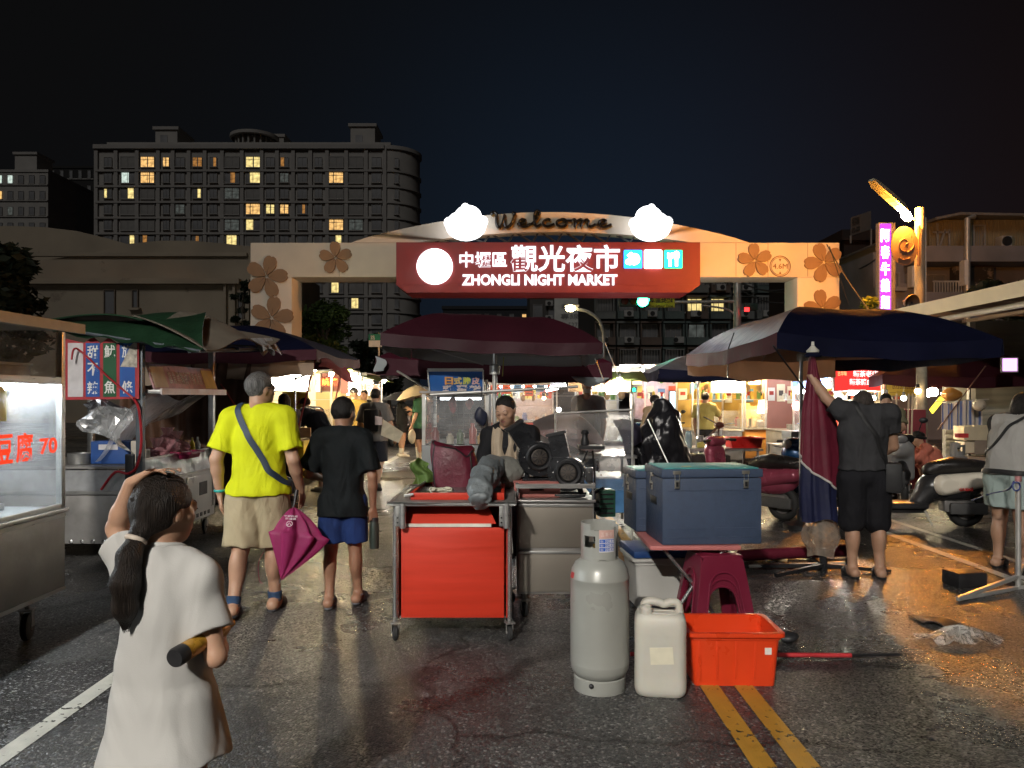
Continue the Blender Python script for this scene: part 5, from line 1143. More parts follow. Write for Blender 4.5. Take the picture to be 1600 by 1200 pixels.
def blower(loc, rz, tilt, label):
	"""centrifugal fan: snail housing, outlet, inlet ring with motor hub, feet"""
	r = lroot('centrifugal_blower', loc, label, 'blower', 'black blowers on the steel cart', rz)
	b = MB(); n = 44; R0 = .105; pts = []
	for k in range(n+1):
		a = R(90)-k/n*R(300); rad = R0*(1+.45*k/n); pts.append((rad*math.cos(a), rad*math.sin(a)))
	e = pts[-1]; a_end = R(90)-R(300); d = V((-math.sin(a_end), math.cos(a_end)))*-1
	t = V((math.cos(R(120)), math.sin(R(120))))
	out1 = (e[0]+t.x*.15, e[1]+t.y*.15); s_ = pts[0]; out2 = (out1[0]+.105, out1[1]+.06)
	spiral = [V((p[0], 0, p[1])) for p in pts]
	outline = spiral
	c = V((0,0,.165)); tl = Matrix.Rotation(tilt,4,'Y')
	def X(p): return (tl @ V(p))+c
	b.prism([X(p)+V((0,-.065,0)) for p in outline], (0,.13,0), BLOWB)
	b.obj('housing', r, 25)
	b = MB(); q0 = X((.02,0,.125)); q1 = X((-.16,0,.02)); d_ = (tl @ V((-.45,0,.9))).normalized()
	b.bar(X((-.06,0,.06)), X((-.06,0,.06))+d_*.2, .12, .115, BLOWB, up=(0,1,0)); b.bar(X((-.06,0,.06))+d_*.19, X((-.06,0,.06))+d_*.21, .145, .14, BLACKM, up=(0,1,0)); b.obj('outlet', r, 20)
	M = Matrix.Translation(c+V((0,-.066,0))) @ Matrix.Rotation(R(90),4,'X')
	b = MB(); b.lathe([(.092,0),(.095,.014),(.085,.02),(.07,.018),(.062,.004),(.062,-.01)], BLACKM, 32, M); b.obj('inlet_ring', r, 30)
	b = MB(); b.lathe([(.058,-.01),(.058,.01),(.05,.016),(.02,.018),(0,.02)], HUB, 24, M)
	for k in range(10):
		a = k*R(36); b.bar(M @ V((.018*math.cos(a),.018*math.sin(a),.019)), M @ V((.05*math.cos(a),.05*math.sin(a),.018)), .006, .006, BLACKM)
	b.obj('motor_hub', r, 30)
	b = MB(); b.lathe([(.07,0),(.075,.02),(.075,.1),(.05,.12),(0,.12)], BLOWB, 24, Matrix.Translation(c+V((0,.07,0))) @ Matrix.Rotation(R(-90),4,'X'))
	for k in range(14): a = k*R(25.7); b.bar(c+V((.074*math.cos(a),.09,.074*math.sin(a))), c+V((.074*math.cos(a),.17,.074*math.sin(a))), .006, .012, BLOWB)
	b.obj('motor', r, 30)
	b = MB(); b.box2((-.12,-.08,0), (.12,-.05,.016), BLOWB, .004); b.box2((-.12,.05,0), (.12,.08,.016), BLOWB, .004)
	for x in (-.09,.09): b.bar((x,-.05,.01), (x*.7,0,.1), .03, .02, BLOWB)
	b.obj('foot_rails', r, 20)
	b = MB(); b.box2((.12,-.06,.10), (.17,.02,.2), BLACKP, .008); b.tube(crv([(.15,-.05,.12),(.18,-.06,.07),(.15,-.09,.02)],4), .007, BLACKP, 6); b.lathe([(.006,0),(.006,.01),(0,.012)], CHROME, 8, Matrix.Translation((.145,-.061,.17)) @ Matrix.Rotation(R(90),4,'X')); b.obj('switch_box', r, 20)
	for k in range(8):
		b = MB(); a = k*R(45); b.lathe([(.005,0),(.005,.005),(0,.007)], CHROME, 6, M @ Matrix.Translation((.105*math.cos(a),.105*math.sin(a),-.001))); b.obj('bolt', r, 0)
blower((.185,5.47,.93), R(6), R(-6), 'black centrifugal blower on the pink crate, left of two')
blower((.40,5.40,.828), R(-8), R(14), 'black centrifugal blower standing right on the steel cart top')
def crate():
	b = MB(); c = V((.175,5.5,.82)); PK = mat('pink_crate', (.42,.14,.12), .5, 0, .1)
	w, d, h = .31,.32,.105
	b.box2(c+V((-w/2,-d/2,0)), c+V((w/2,d/2,.008)), PK)
	for sx in (-1,1): b.box2(c+V((sx*w/2-.006,-d/2,.008)), c+V((sx*w/2+.006,d/2,h)), PK, .002)
	for sy in (-1,1):
		y = sy*d/2
		b.box2(c+V((-w/2+.007,y-.006,.008)), c+V((-.05,y+.006,h)), PK); b.box2(c+V((.05,y-.006,.008)), c+V((w/2-.007,y+.006,h)), PK); b.box2(c+V((-.049,y-.0055,.008)), c+V((.049,y+.0055,.045)), PK); b.box2(c+V((-.049,y-.0055,.085)), c+V((.049,y+.0055,h)), PK)
	b.box2(c+V((-w/2-.01,-d/2-.01,h)), c+V((w/2+.01,d/2+.01,h+.006)), PK)
	T(b.obj('plastic_crate', None, 0), 'pink plastic crate under the left blower', 'crate')
	G_ = mat('motor_green', (.02,.07,.045), .4, .2, .2); b = MB(); b.box((.70,5.75,.73), (.12,.14,.2), G_, .15, .01); b.tube([(.58,5.7,.7),(.66,5.74,.71)], .04, BLACKM, 12)
	for k in range(5): b.box((.70,5.675,.66+.035*k), (.1,.006,.01), BLACKM, .15)
	o = b.obj('pump_motor', None, 30); T(o, 'small dark green motor hanging at the right end of the steel cart', 'motor')
	b = MB(); b.tube(crv([(.55,5.72,.78),(.6,5.7,.8),(.68,5.72,.84)],4), .012, BLACKM, 6); b.bar((.56,5.72,.66), (.56,5.9,.66), .03, .04, STEELD); b.obj('mounting', o, 30)
crate()
# gas cylinder, jerry can, tub, stools, table, coolers
def gas_cylinder(loc, label, m, size=1., rz=0., tag=True):
	r = lroot('gas_cylinder', loc, label, 'gas cylinder', None, rz)
	b = MB(); prof = [(.128,0),(.134,.0),(.134,.075),(.128,.08)]; b.lathe([(.124,.0),(.134,.0),(.135,.004),(.135,.07),(.128,.075)], m, 48)
	for a in (-2.0, 0.3, 2.4): b.ball((.134*math.cos(a), .134*math.sin(a), .05), .014, BLACKM, 2, (1,1,1))
	b.obj('foot_ring', r, 30)
	b = MB(); P_ = [(0,.06),(.10,.062),(.135,.08),(.151,.112),(.153,.14),(.1535,.143),(.153,.146)]+[(.153,.17+.04*i) for i in range(10)]+[(.153,.575),(.1545,.578),(.1545,.582),(.152,.588),(.146,.622),(.128,.655),(.095,.68),(.05,.69),(0,.69)]
	b.lathe(P_, m, 64); b.obj('body', r, 40)
	b = MB(); n = 72; nz = 14; z0, z1 = .655,.865; Rr = .094; th = .004
	def solid(i, j):
		a = (i/n*360) % 360; z = z0+(z1-z0)*(j+.5)/nz
		top = .865 if (20 < a < 232) else .845
		if 232 <= a <= 305: top = .832+.013*math.cos(R((a-232)*3))*0
		if a > 318 or a <= 4: return z < .70 and False or (.68 > z)
		if z > top: return False
		if 206 < a < 247 and .745 < z < .805: return False
		if 60 < a < 120 and .745 < z < .81: return False
		if 255 < a < 285 and z < .69: return False
		return True
	def vtx(i, j, rr): a = i/n*2*math.pi; return V((rr*math.cos(a), rr*math.sin(a), z0+(z1-z0)*j/nz))
	cells = {(i,j) for i in range(n) for j in range(nz) if solid(i,j)}; vv = {}
	def g(i, j, q):
		key = (i % n, j, q)
		if key not in vv: vv[key] = b.bm.verts.new(vtx(i, j, Rr+(th if q else 0)))
		return vv[key]
	mi = b.mi(m)
	for (i,j) in cells:
		for q in (0,1):
			f = (g(i,j,q),g(i+1,j,q),g(i+1,j+1,q),g(i,j+1,q)); b.bm.faces.new(f if q else tuple(reversed(f))).material_index = mi
		for (di,dj,e) in ((-1,0,((0,0),(0,1))),(1,0,((1,1),(1,0))),(0,-1,((1,0),(0,0))),(0,1,((0,1),(1,1)))):
			ni = ((i+di) % n, j+dj)
			if ni not in cells:
				(a1,c1),(a2,c2) = e; b.bm.faces.new((g(i+a1,j+c1,0),g(i+a2,j+c2,0),g(i+a2,j+c2,1),g(i+a1,j+c1,1))).material_index = mi
	b.obj('guard_collar', r, 30)
	b = MB(); BR = mat('brass', (.35,.24,.08), .35, .8); b.tube([(0,0,.685),(0,0,.77)], .018, BR, 12); b.tube([(-.03,-.03,.745),(.02,.02,.745)], .013, BR, 10); b.lathe([(.03,0),(.033,.008),(.03,.016),(0,.018)], BLACKP, 14, Matrix.Translation((0,0,.775))); b.obj('valve', r, 40)
	if tag:
		b = MB(); W_ = mat('label_paper', (.68,.66,.68), .5); Bl = mat('label_blue', (.03,.12,.5), .5); Pk = mat('label_pink', (.62,.38,.33), .5)
		def band(z0, z1, a0, a1, m_, rr=Rr+th+.001): b.lathe([(rr,z0),(rr,z1)], m_, 12, a0=R(a0), a1=R(a1))
		band(.795,.838,262,311,Pk); band(.725,.794,262,311,W_)
		for k in range(3):
			z = .73+.0215*k; band(z,z+.018,263,310,Bl,Rr+th+.0016)
			for q, ch in enumerate('320121'):
				a = R(280+4.8*q); c = V(((Rr+th+.0022)*math.cos(a),(Rr+th+.0022)*math.sin(a),z+.002)); rt = V((-math.sin(a),math.cos(a),0)); b.text(ch, c, rt, (0,0,1), W_, w=.0062, h=.0135, bold=.03, ext=.0006)
			for q, ch in enumerate('電話'):
				a = R(266+4.6*q); c = V(((Rr+th+.0022)*math.cos(a),(Rr+th+.0022)*math.sin(a),z+.003)); rt = V((-math.sin(a),math.cos(a),0)); b.text(ch, c, rt, (0,0,1), W_, w=.006, h=.011, ext=.0006)
		for q, ch in enumerate('瓦斯行'):
			a = R(268+13*q); c = V(((Rr+th+.0018)*math.cos(a),(Rr+th+.0018)*math.sin(a),.806)); rt = V((-math.sin(a),math.cos(a),0)); b.text(ch, c, rt, (0,0,1), mat('label_pale', (.72,.6,.56), .5), w=.015, h=.02, ext=.0006)
		b.obj('paper_label', r, 0, recalc=False)
		b = MB(); b.lathe([(.1555,.583),(.1535,.592),(.149,.612)], mat('red_sticker', (.4,.04,.04), .5), 6, a0=R(186), a1=R(203)); b.obj('sticker', r, 30)
	if size != 1.: r.scale = (size,size,size)
	return r
GASG = mat('cylinder_grey', (.32,.325,.30), .36, .05, .08, 3, .06, 25, wear=(.17,.10,.05), wearscale=7, wearamt=.665)
gas_cylinder((PX(937,4.02),4.02,0), 'tall grey gas cylinder with blue number label standing in front', GASG)
def jerry_can():
	c = V((.765,3.97,0)); WP = mat('milky_plastic', (.54,.52,.46), .5, 0, .05, 5, .08, 40, sss=.15, wear=(.5,.48,.4), wearscale=14, wearamt=.66)
	b = MB(); w, d, h = .262,.21,.40
	def ring(z, k, kk=None):
		q = []; a, e = w/2*k, d/2*k; rad = .05*k
		for sx, sy, a0 in ((1,1,0),(-1,1,90),(-1,-1,180),(1,-1,270)):
			for j in range(6): an = R(a0+j*18); q.append(V((sx*(a-rad)+rad*math.cos(an), sy*(e-rad)+rad*math.sin(an), z)))
		return q
	rs_ = [ring(0,.86),ring(.008,.94),ring(.03,.99)]+[ring(.03+.31*i/22, 1.0-.012*(i % 2)*(1 if 3 < i < 20 else 0)) for i in range(1,23)]+[ring(.36,1.0),ring(.385,.97),ring(.405,.9),ring(.415,.78),ring(.417,.6)]
	vs = [p for q in rs_ for p in q]; n = len(rs_[0]); fs = [(i*n+k, i*n+(k+1)%n, (i+1)*n+(k+1)%n, (i+1)*n+k) for i in range(len(rs_)-1) for k in range(n)]
	fs += [tuple(reversed(range(n))), tuple((len(rs_)-1)*n+k for k in range(n))]
	b.raw(vs, fs, WP)
	M = Matrix.Translation(c) @ Matrix.Rotation(R(-9),4,'Z'); b.xf(M); o = b.obj('jerry_can', None, 40); T(o, 'milky white plastic jerry can standing between cylinder and orange tub', 'jerry can')
	b = MB()
	b.tube(crv([(-.085,0,.41),(-.075,0,.455),(-.02,0,.462),(.02,0,.45),(.055,0,.462),(.09,0,.455),(.1,0,.41)],5), .021, WP, 10, flat=1.3); b.xf(M); b.obj('handle', o, 50)
	b = MB(); b.lathe([(.031,.41),(.031,.44),(.027,.445),(.027,.455),(.02,.455),(.02,.43),(0,.43)], WP, 20, Matrix.Translation((-.07,-.055,0))); b.xf(M); b.obj('spout', o, 30)
	b = MB(); b.tube([( .05*math.cos(a*.5236)*1.6+.02, .035*math.sin(a*.5236)-.04, .418) for a in range(12)], .004, WP, 6, closed=True); b.xf(M); b.obj('moulded_rim', o, 40)
	b = MB(); b.box((.005,-d/2-.0012,.215), (.115,.002,.085), mat('faded_label', (.68,.64,.5), .6, 0, .06, 20), rot=Matrix.Rotation(R(-4),3,'Y')); b.xf(M); b.obj('paper_label', o, 0)
jerry_can()
ORANGE = mat('orange_red_plastic', (.72,.055,.012), .33, 0, .08, 4, .04, 60)
def tub_():
	o = basin('orange-red plastic tub standing on the yellow road line', V((1.175,4.19,0)), .47, .34, .285, ORANGE, R(-1), True)
	b = MB()
	for x in (-.19,-.1,0,.1,.19): b.box((1.175+x,4.19-.166,.14), (.012,.006,.2), ORANGE, 0, .002)
	b.obj('moulded_rib', o, 20)
	b = MB(); RP = mat('red_tube', (.42,.025,.03), .4); b.tube([G(985,1022,.02),G(1330,1024,.02)], .013, RP, 8); b.tube([G(1325,1024,.02),G(1408,1023,.02)], .009, BLACKM, 8); T(b.obj('ground_pole', None, 40), 'thin red pole lying on the wet road behind the orange tub', 'pole')
	b = MB(); b.ball(G(1232,1002)+V((0,0,.03)), .05, BLACKP, 2, (1.2,1.2,.6)); b.jitter(.01, 6, 2); T(b.obj('rubber_foot', None, 40), 'small black rubber foot on the road right of the orange tub', 'foot')
tub_()
MAROP = mat('maroon_plastic', (.15,.012,.032), .33, 0, .08, 5, .03, 60)
def stool_mesh(sticker):
	"""square plastic stool: top plate, four arched sides"""
	b = MB(); h = .42; wb, wt = .20, .135; t = .009
	def side(k):
		A = Matrix.Rotation(k*math.pi/2,3,'Z')
		def p(x, z, ins=0.): return A @ V((x, -(wb+(wt-wb)*z/h)+ins, z))
		def wz(z): return wb+(wt-wb)*z/h
		o = [(-wz(0)+.004,0),(-wz(h*.9)+.004,h*.9),(-wz(h)+.02,h-.012),(wz(h)-.02,h-.012),(wz(h*.9)-.004,h*.9),(wz(0)-.004,0),(wz(0)-.062,0)]
		inn = []
		for s_ in range(0,13):
			a = math.pi*s_/12; inn.append((.088*math.cos(a), .22+.09*math.sin(a)))
		o += [(.125,.02)]+inn+[(-.125,.02),(-wz(0)+.062,0)]
		pts = [p(x,z) for x,z in o]; b.prism(pts, (A @ V((0,t,0))), MAROP)
		rim = [p(x,z)+A @ V((0,-.004,0)) for x,z in [(.13,.02)]+[(.094*math.cos(math.pi*s_/12), .222+.096*math.sin(math.pi*s_/12)) for s_ in range(13)]+[(-.13,.02)]]
		b.tube(rim, .006, MAROP, 6)
	for k in range(4): side(k)
	return b
def stools():
	c = V((PX(1117,5.0),5.02,0)); first = None
	for k in range(3):
		lab = ['lowest maroon plastic stool of the stack under the table','middle maroon plastic stool of the stack under the table','topmost maroon plastic stool of the stack, with white sticker'][k]
		if first is None:
			r = lroot('plastic_stool', c, lab, 'stool', 'stacked maroon stools', R(4)); first = r
			stool_mesh(False).obj('moulded_sides', r, 30, recenter=True)
			b = MB(); b.box((0,0,.41), (.275,.275,.02), MAROP, 0, .009); b.lathe([(.085,0),(.09,.004),(.1,.004),(.105,0)], MAROP, 32, Matrix.Translation((0,0,.42))); b.obj('seat', r, 30)
		else: r = dup(first, c+V((0,0,.045*k)), R(4+k*1.5), lab)
		last = r
	b = MB(); b.box((.0,-.158,.372), (.05,.004,.032), mat('paper_label', (.75,.72,.68), .6), rot=Matrix.Rotation(R(-9),3,'X')); o = b.obj('sticker', None, 0); adopt(o, last)
stools()
def folding_table():
	z = .565; y0, y1 = 4.92, 5.58; x0, x1 = .885, 1.47
	r = root('folding_table', ((x0+x1)/2,(y0+y1)/2,0), 'low pink topped folding table with crossed steel legs under the coolers', 'table')
	b = MB(); b.box2((x0,y0,z-.03), (x1,y1,z), mat('pink_top', (.50,.17,.16), .4, 0, .08, 5), .01); b.obj('tabletop', r, 30)
	for y in (y0+.06, y1-.06):
		for s_ in (0,1):
			b = MB(); a, c = ((x0+.1,x1-.1),(x1-.1,x0+.1))[s_]; dy = .014*(1 if s_ else -1)
			b.tube([(a,y+dy,.012),(a+(c-a)*.45,y+dy,z*.5),(c,y+dy,z-.035)], .012, CHROME, 10); b.obj('leg', r, 40)
	for x in (x0+.1,x1-.1):
		b = MB(); b.tube([(x,y0+.02,.013),(x,y1-.02,.013)], .013, CHROME, 10); b.tube([(x,y0+.02,.013),(x,y0-.02,.013)], .015, BLACKP, 10); b.obj('foot_bar', r, 40)
	b = MB(); b.tube([((x0+x1)/2,y0+.05,z*.5),((x0+x1)/2,y1-.05,z*.5)], .008, STEELD, 8); b.obj('pivot', r, 40)
folding_table()
CB = mat('cooler_blue', (.042,.064,.115), .55, 0, .12, 30, .35, 220); TEAL = mat('cooler_lid', (.05,.30,.30), .45, 0, .25, 8, .2, 160); LATCH = mat('latch_steel', (.6,.58,.52), .3, .9)
def cooler(c, w, d, h, rz, label, front=2):
	r = lroot('cooler_box', c, label, 'cooler', None, rz)
	lid = .055
	b = MB(); b.box((0,0,(h-lid)/2), (w,d,h-lid), CB, 0, .014)
	for z in (h*.10, h*.22, h*.72):
		for sx in (-1,1): b.box((sx*w/4,-d/2-.001,z) , (w*.40,.006,.006), CB, 0, .002)
	b.obj('body', r, 30)
	b = MB(); b.box((0,0,h-lid/2+.002), (w+.014,d+.014,lid), CB, 0, .012); b.obj('lid', r, 30)
	b = MB(); b.box((0,0,h+.004), (w-.03,d-.03,.008), TEAL, 0, .003); b.box((-w*.2,-d*.2,h+.008), (.06,.03,.006), mat('cooler_label', (.5,.45,.2), .5)); b.obj('lid_inset', r, 30)
	def latch(p, n, up=V((0,0,1))):
		q = MB(); rt = up.cross(n).normalized(); Mx = Matrix((rt, up, n)).transposed()
		q.box(V(p)+n*.004, (.05,.022,.008), LATCH, rot=Mx, bevel=.002); q.box(V(p)+n*.006-up*.075, (.032,.052,.010), LATCH, rot=Mx, bevel=.003); q.box(V(p)+n*.012-up*.075, (.016,.03,.006), BLACKM, rot=Mx)
		q.tube([V(p)+n*.01+rt*.014-up*.01, V(p)+n*.014+rt*.014-up*.06], .0025, LATCH, 6); q.tube([V(p)+n*.01-rt*.014-up*.01, V(p)+n*.014-rt*.014-up*.06], .0025, LATCH, 6)
		q.obj('latch', r, 30)
	if front:
		for sx in ((-.36,.33) if front == 2 else (0,)): latch((sx*w,-d/2-.008,h-.018), V((0,-1,0)))
	latch((-w/2-.008,0,h-.05), V((-1,0,0)))
	b = MB()
	for sx in (-1,1): b.box((sx*(w/2+.002),0,h*.55), (.006,.16,.05), BLACKM, 0, .002)
	b.obj('side_grip', r, 20)
cooler((1.275,5.165,.567), .655, .44, .485, R(4), 'big blue cooler with teal lid and two front latches on the table', 2)
cooler((1.085,5.62,.567), .46, .36, .43, R(6), 'smaller blue cooler behind and left of the big one', 0)
def bin_under():
	LB = mat('milky_bin', (.45,.45,.43), .45, 0, .08, 4); o = basin('milky plastic storage bin under the folding table', V((1.10,5.62,.02)), .5, .4, .36, LB, R(5), name='storage_bin', cat='bin')
	b = MB(); b.box((1.10,5.62,.41), (.53,.43,.05), mat('bin_lid_blue', (.01,.045,.16), .45), R(5), .012); b.obj('lid', o, 30)
bin_under()
def debris():
	fm = film('thin_bag', (.85,.83,.78), clear=.42, rough=.22, bump=1., bscale=28, tl=.35)
	b = MB(); c = G(1497,1003)
	def f(u, v):
		a = u*6.283; rr = v
		x = .19*rr*math.cos(a)*(1+.25*math.sin(3*a+1)); y = .15*rr*math.sin(a)*(1+.3*math.cos(2*a))
		z = .075*(1-rr**1.5)*(1+.5*math.sin(5*a+rr*4))+.02*math.sin(a*7+rr*9)*rr+.012
		return c+V((x+.05*rr*rr*math.cos(a), y, max(.004, z)))
	b.sheet(f, 60, 12, fm); b.jitter(.02, 5, 4); b.jitter(.012, 13, 6)
	for v in b.bm.verts: v.co.z = max(.005, v.co.z)
	T(b.obj('plastic_bag', None, 40), 'crumpled clear plastic bag lying on the wet road at right', 'bag')
	b = MB(); c = G(1440,972); DK = mat('wet_black_cloth', (.012,.012,.013), .6, 0, .2)
	b.sheet(lambda u, v: c+V((-.03+.22*u, .12-.20*v-.08*u, .012+.02*math.sin(u*7)*v)), 12, 6, DK, .006); T(b.obj('black_cloth', None, 50), 'dark cloth scrap on the road beside the clear plastic bag', 'cloth')
debris()
# display cart with plastic sheets behind the vendor
SHEET = film('clear_sheet', (.86,.87,.92), clear=.85, rough=.16, bump=1.2, bscale=3.2, tl=.65)
SHEET2 = film('clear_sheet_heavy', (.86,.88,.95), clear=.74, rough=.22, bump=1.4, bscale=2.6, tl=.7)
def cake_stall():
	x0, x1, y0, y1 = -.86, -.22, 7.3, 8.4
	r = root('display_cart', ((x0+x1)/2,(y0+y1)/2,0), 'grey display cart with glazed case and wire grid behind the vendor', 'food cart')
	gp = mat('grey_panel', (.20,.21,.21), .5, .2, .12, 3)
	b = MB(); b.box2((x0,y0,.15), (x1,y1,1.06), gp, .01); b.obj('cabinet', r, 20)
	for x in (x0+.02,x1-.02):
		for y in (y0+.02,y1-.02):
			b = MB(); b.box2((x-.016,y-.016,1.06), (x+.016,y+.016,1.55), ALU); b.obj('post', r, 0)
	for (a, c) in (((x0+.04,y0+.01,1.07),(x1-.04,y0+.016,1.53)),):
		b = MB(); b.box2(a, c, CLEAR); b.obj('front_pane', r, 0)
	b = MB(); b.box2((x0+.01,y0+.04,1.07), (x0+.016,y1-.04,1.53), CLEAR); b.obj('side_pane', r, 0)
	b = MB(); b.box2((x0-.02,y0-.02,1.555), (x1+.02,y1+.02,1.575), STEELD); b.obj('roof', r, 0)
	b = MB(); wr = mat('dark_wire', (.05,.05,.05), .5, .5)
	for k in range(9): b.tube([(x0+.08+k*.06,y0+.3,1.1),(x0+.08+k*.06,y0+.3,1.5)], .003, wr, 4)
	for k in range(7): b.tube([(x0+.06,y0+.3,1.12+k*.06),(x1-.06,y0+.3,1.12+k*.06)], .003, wr, 4)
	b.obj('wire_grid', r, 0)
	for x in (x0+.08,x1-.08):
		for y in (y0+.1,y1-.1): caster_part(r, (x,y,0), .05, .03, .2, .15)
	rs = random.Random(9)
	for k, (x, z, h, c) in enumerate(((-.74,1.065,.16,(.2,.03,.03)),(-.6,1.065,.1,(.5,.45,.35)),(-.5,1.065,.14,(.05,.1,.03)),(-.38,1.065,.2,(.35,.05,.04)),(-.3,1.065,.1,(.5,.3,.05)))):
		b = MB(); b.lathe([(0,0),(.035,0),(.037,h*.7),(.02,h*.85),(.022,h),(0,h)], mat('goods_c%d' % k, c, .4, 0, .2), 14, Matrix.Translation((x,y0+.14,z)))
		T(b.obj('jar', None, 40), ['dark red','cream','green','tall red','small amber'][k]+' jar in the glazed display case', 'jar')
	for k, (u, v, c, h) in enumerate(((708,632,(.3,.02,.03),.1),(733,632,(.4,.05,.06),.09),(752,650,(.02,.025,.05),.22))):
		b = MB(); p = P(u,v,7.55 if k < 2 else 7.2); b.ball(p, h*(1 if k < 2 else .55), mat('hung_%d' % k, c, .6, 0, .3, 10), 3, (.45,.35,.8)); b.jitter(.02, 6, k); b.tube([p+V((0,0,h*.7)), p+V((0,0,h*.7+.12))], .004, BLACKP, 5)
		T(b.obj('hanging_pouch', None, 50), ['red pouch hanging left inside the display case','pale red pouch hanging right inside the display case','dark bag hanging from the display cart corner beside the vendor'][k], 'pouch')
	tube_light('cool tube lamp inside the roof of the display cart', (x0+.1,y1-.25,1.5), (x1-.1,y1-.25,1.5), emis('tube_mid', (.9,.95,1), 7), .012)
	Y = 7.45; b = MB(); up = V((0,-.12,1)).normalized(); p0 = P(672,617,Y); p1 = P(755,617,Y); hh = 39/1200*Y; k = V((-.012,0,0))
	BBL = mat('menu_blue', (.012,.11,.40), .4, 0, .15, 4)
	b.prism([p0, p1, p1+up*hh+V((.0,0,0)), p0+up*hh+V((-.02,0,0))], (0,.015,0), BBL); o = b.obj('menu_board', None, 0); T(o, 'blue menu board with bubbly characters on top of the display cart', 'sign')
	b = MB(); q = [p0, p1, p1+up*hh, p0+up*hh+V((-.02,0,0))]
	for i in range(4): b.bar(q[i]+V((0,-.004,0)), q[(i+1)%4]+V((0,-.004,0)), .012, .03, ALU)
	b.obj('frame', o, 0)
	b = MB(); w_ = mat('menu_white', (.68,.6,.58), .5); n_ = V((0,-.006,0))
	for i, (ch, c) in enumerate(zip('日式脆皮', ((.7,.35,.1),(.65,.5,.2),(.5,.55,.1),(.7,.45,.45)))): b.text(ch, P(695+14*i,601,Y-.03)+V((0,0,.0)), (1,0,0), up, mat('bubble_%d' % i, c, .5), w=13/1200*Y, h=12/1200*Y, bold=.04, ext=.003)
	for i, ch in enumerate('雞蛋糕'): b.text(ch, P(691+21*i,614,Y-.022), (1,0,0), up, w_, w=19/1200*Y, h=12/1200*Y, bold=.03, ext=.003)
	b.obj('lettering', o, 0)
	b = MB(); b.tube([P(672,617,7.25), P(903,604,7.25)], .012, ALU, 8); T(b.obj('sheet_rail', None, 40), 'horizontal rail holding the clear plastic sheets', 'rail')
	def sh(u0, v0, u1, v1, Y, m, seed, sag=.0):
		b = MB(); a = P(u0,v0,Y); c = P(u1,v0-(u1-u0)*.04,Y); ht = (v1-v0)/1200*Y
		b.sheet(lambda u, v: a+(c-a)*u+V((0, .035*math.sin(u*8+seed)+.03*v*math.sin(u*15+seed*2)+.05*v*v*math.sin(u*4+seed), -ht*v-sag*math.sin(u*3.14)*(1-v))), 40, 16, m)
		return b
	T(sh(757,612,902,743,7.3,SHEET,1).obj('plastic_sheet', None, 60), 'clear plastic sheet hanging behind the vendor', 'plastic sheet')
	T(sh(868,648,985,770,8.0,SHEET2,3).obj('plastic_sheet', None, 60), 'milky clear sheet hanging right of the vendor over a blue cart', 'plastic sheet')
	b = MB(); b.tube([P(868,646,8.0), P(988,640,8.0)], .012, ALU, 8); b.tube([P(868,646,8.0), V((PX(868,8),8,0))], .012, ALU, 8); b.tube([P(988,640,8.0), V((PX(988,8),8,0))], .012, ALU, 8); T(b.obj('pole_stand', None, 40), 'thin pole frame of the milky clear sheet', 'frame')
	b = MB(); b.box2((PX(890,8.6),8.4,.25), (PX(985,8.6),9.3,.62), mat('light_blue_panel', (.08,.24,.5), .5), .01); b.box2((PX(880,8.6),8.35,.85), (PX(990,8.6),9.3,.88), STEEL);
	for x in (PX(885,8.6),PX(985,8.6)):
		for y in (8.4,9.25): b.box2((x-.015,y-.015,.05), (x+.015,y+.015,.85), ALU)
	T(b.obj('blue_trolley', None, 0), 'light blue trolley behind the milky clear sheet', 'trolley')
	b = MB(); b.box2(P(905,702,7.6)+V((0,0,-.0)), P(945,697,7.6)+V((0,.3,0)), BLACKP, .004); b.tube([P(918,704,7.7), P(905,735,7.7), V((PX(900,7.7),7.7,0))], .01, BLACKM, 6); b.tube([P(926,704,7.8), P(929,735,7.8), V((PX(930,7.8),7.8,0))], .01, BLACKM, 6)
	T(b.obj('side_shelf', None, 0), 'small black side shelf at the edge of the clear sheet', 'shelf')
	b = MB(); b.lathe([(0,0),(.04,0),(.045,.05),(.03,.09),(.03,.12),(.045,.13),(.03,.16),(0,.165)], BLACKP, 16, Matrix.Translation(P(914,697,7.75))); T(b.obj('black_grinder', None, 40), 'black grinder standing on the small side shelf', 'grinder')
cake_stall()
UNDERG = cloth2('pale_grey_lining', (.42,.42,.42), .2, .7, .06, 2, .2, 6)
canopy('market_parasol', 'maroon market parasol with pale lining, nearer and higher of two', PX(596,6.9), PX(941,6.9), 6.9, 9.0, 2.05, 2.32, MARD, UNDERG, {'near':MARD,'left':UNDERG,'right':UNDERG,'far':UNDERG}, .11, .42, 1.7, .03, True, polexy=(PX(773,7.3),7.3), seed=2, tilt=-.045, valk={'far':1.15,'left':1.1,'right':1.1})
canopy('market_parasol', 'maroon market parasol behind and below the nearer one', PX(588,9.3), PX(955,9.3), 9.3, 11.2, 1.97, 2.36, MAROON, UNDERG, MAROON, .2, .2, 1.5, .05, True, polexy=(PX(760,10.5),10.5), seed=6, tilt=-.03)
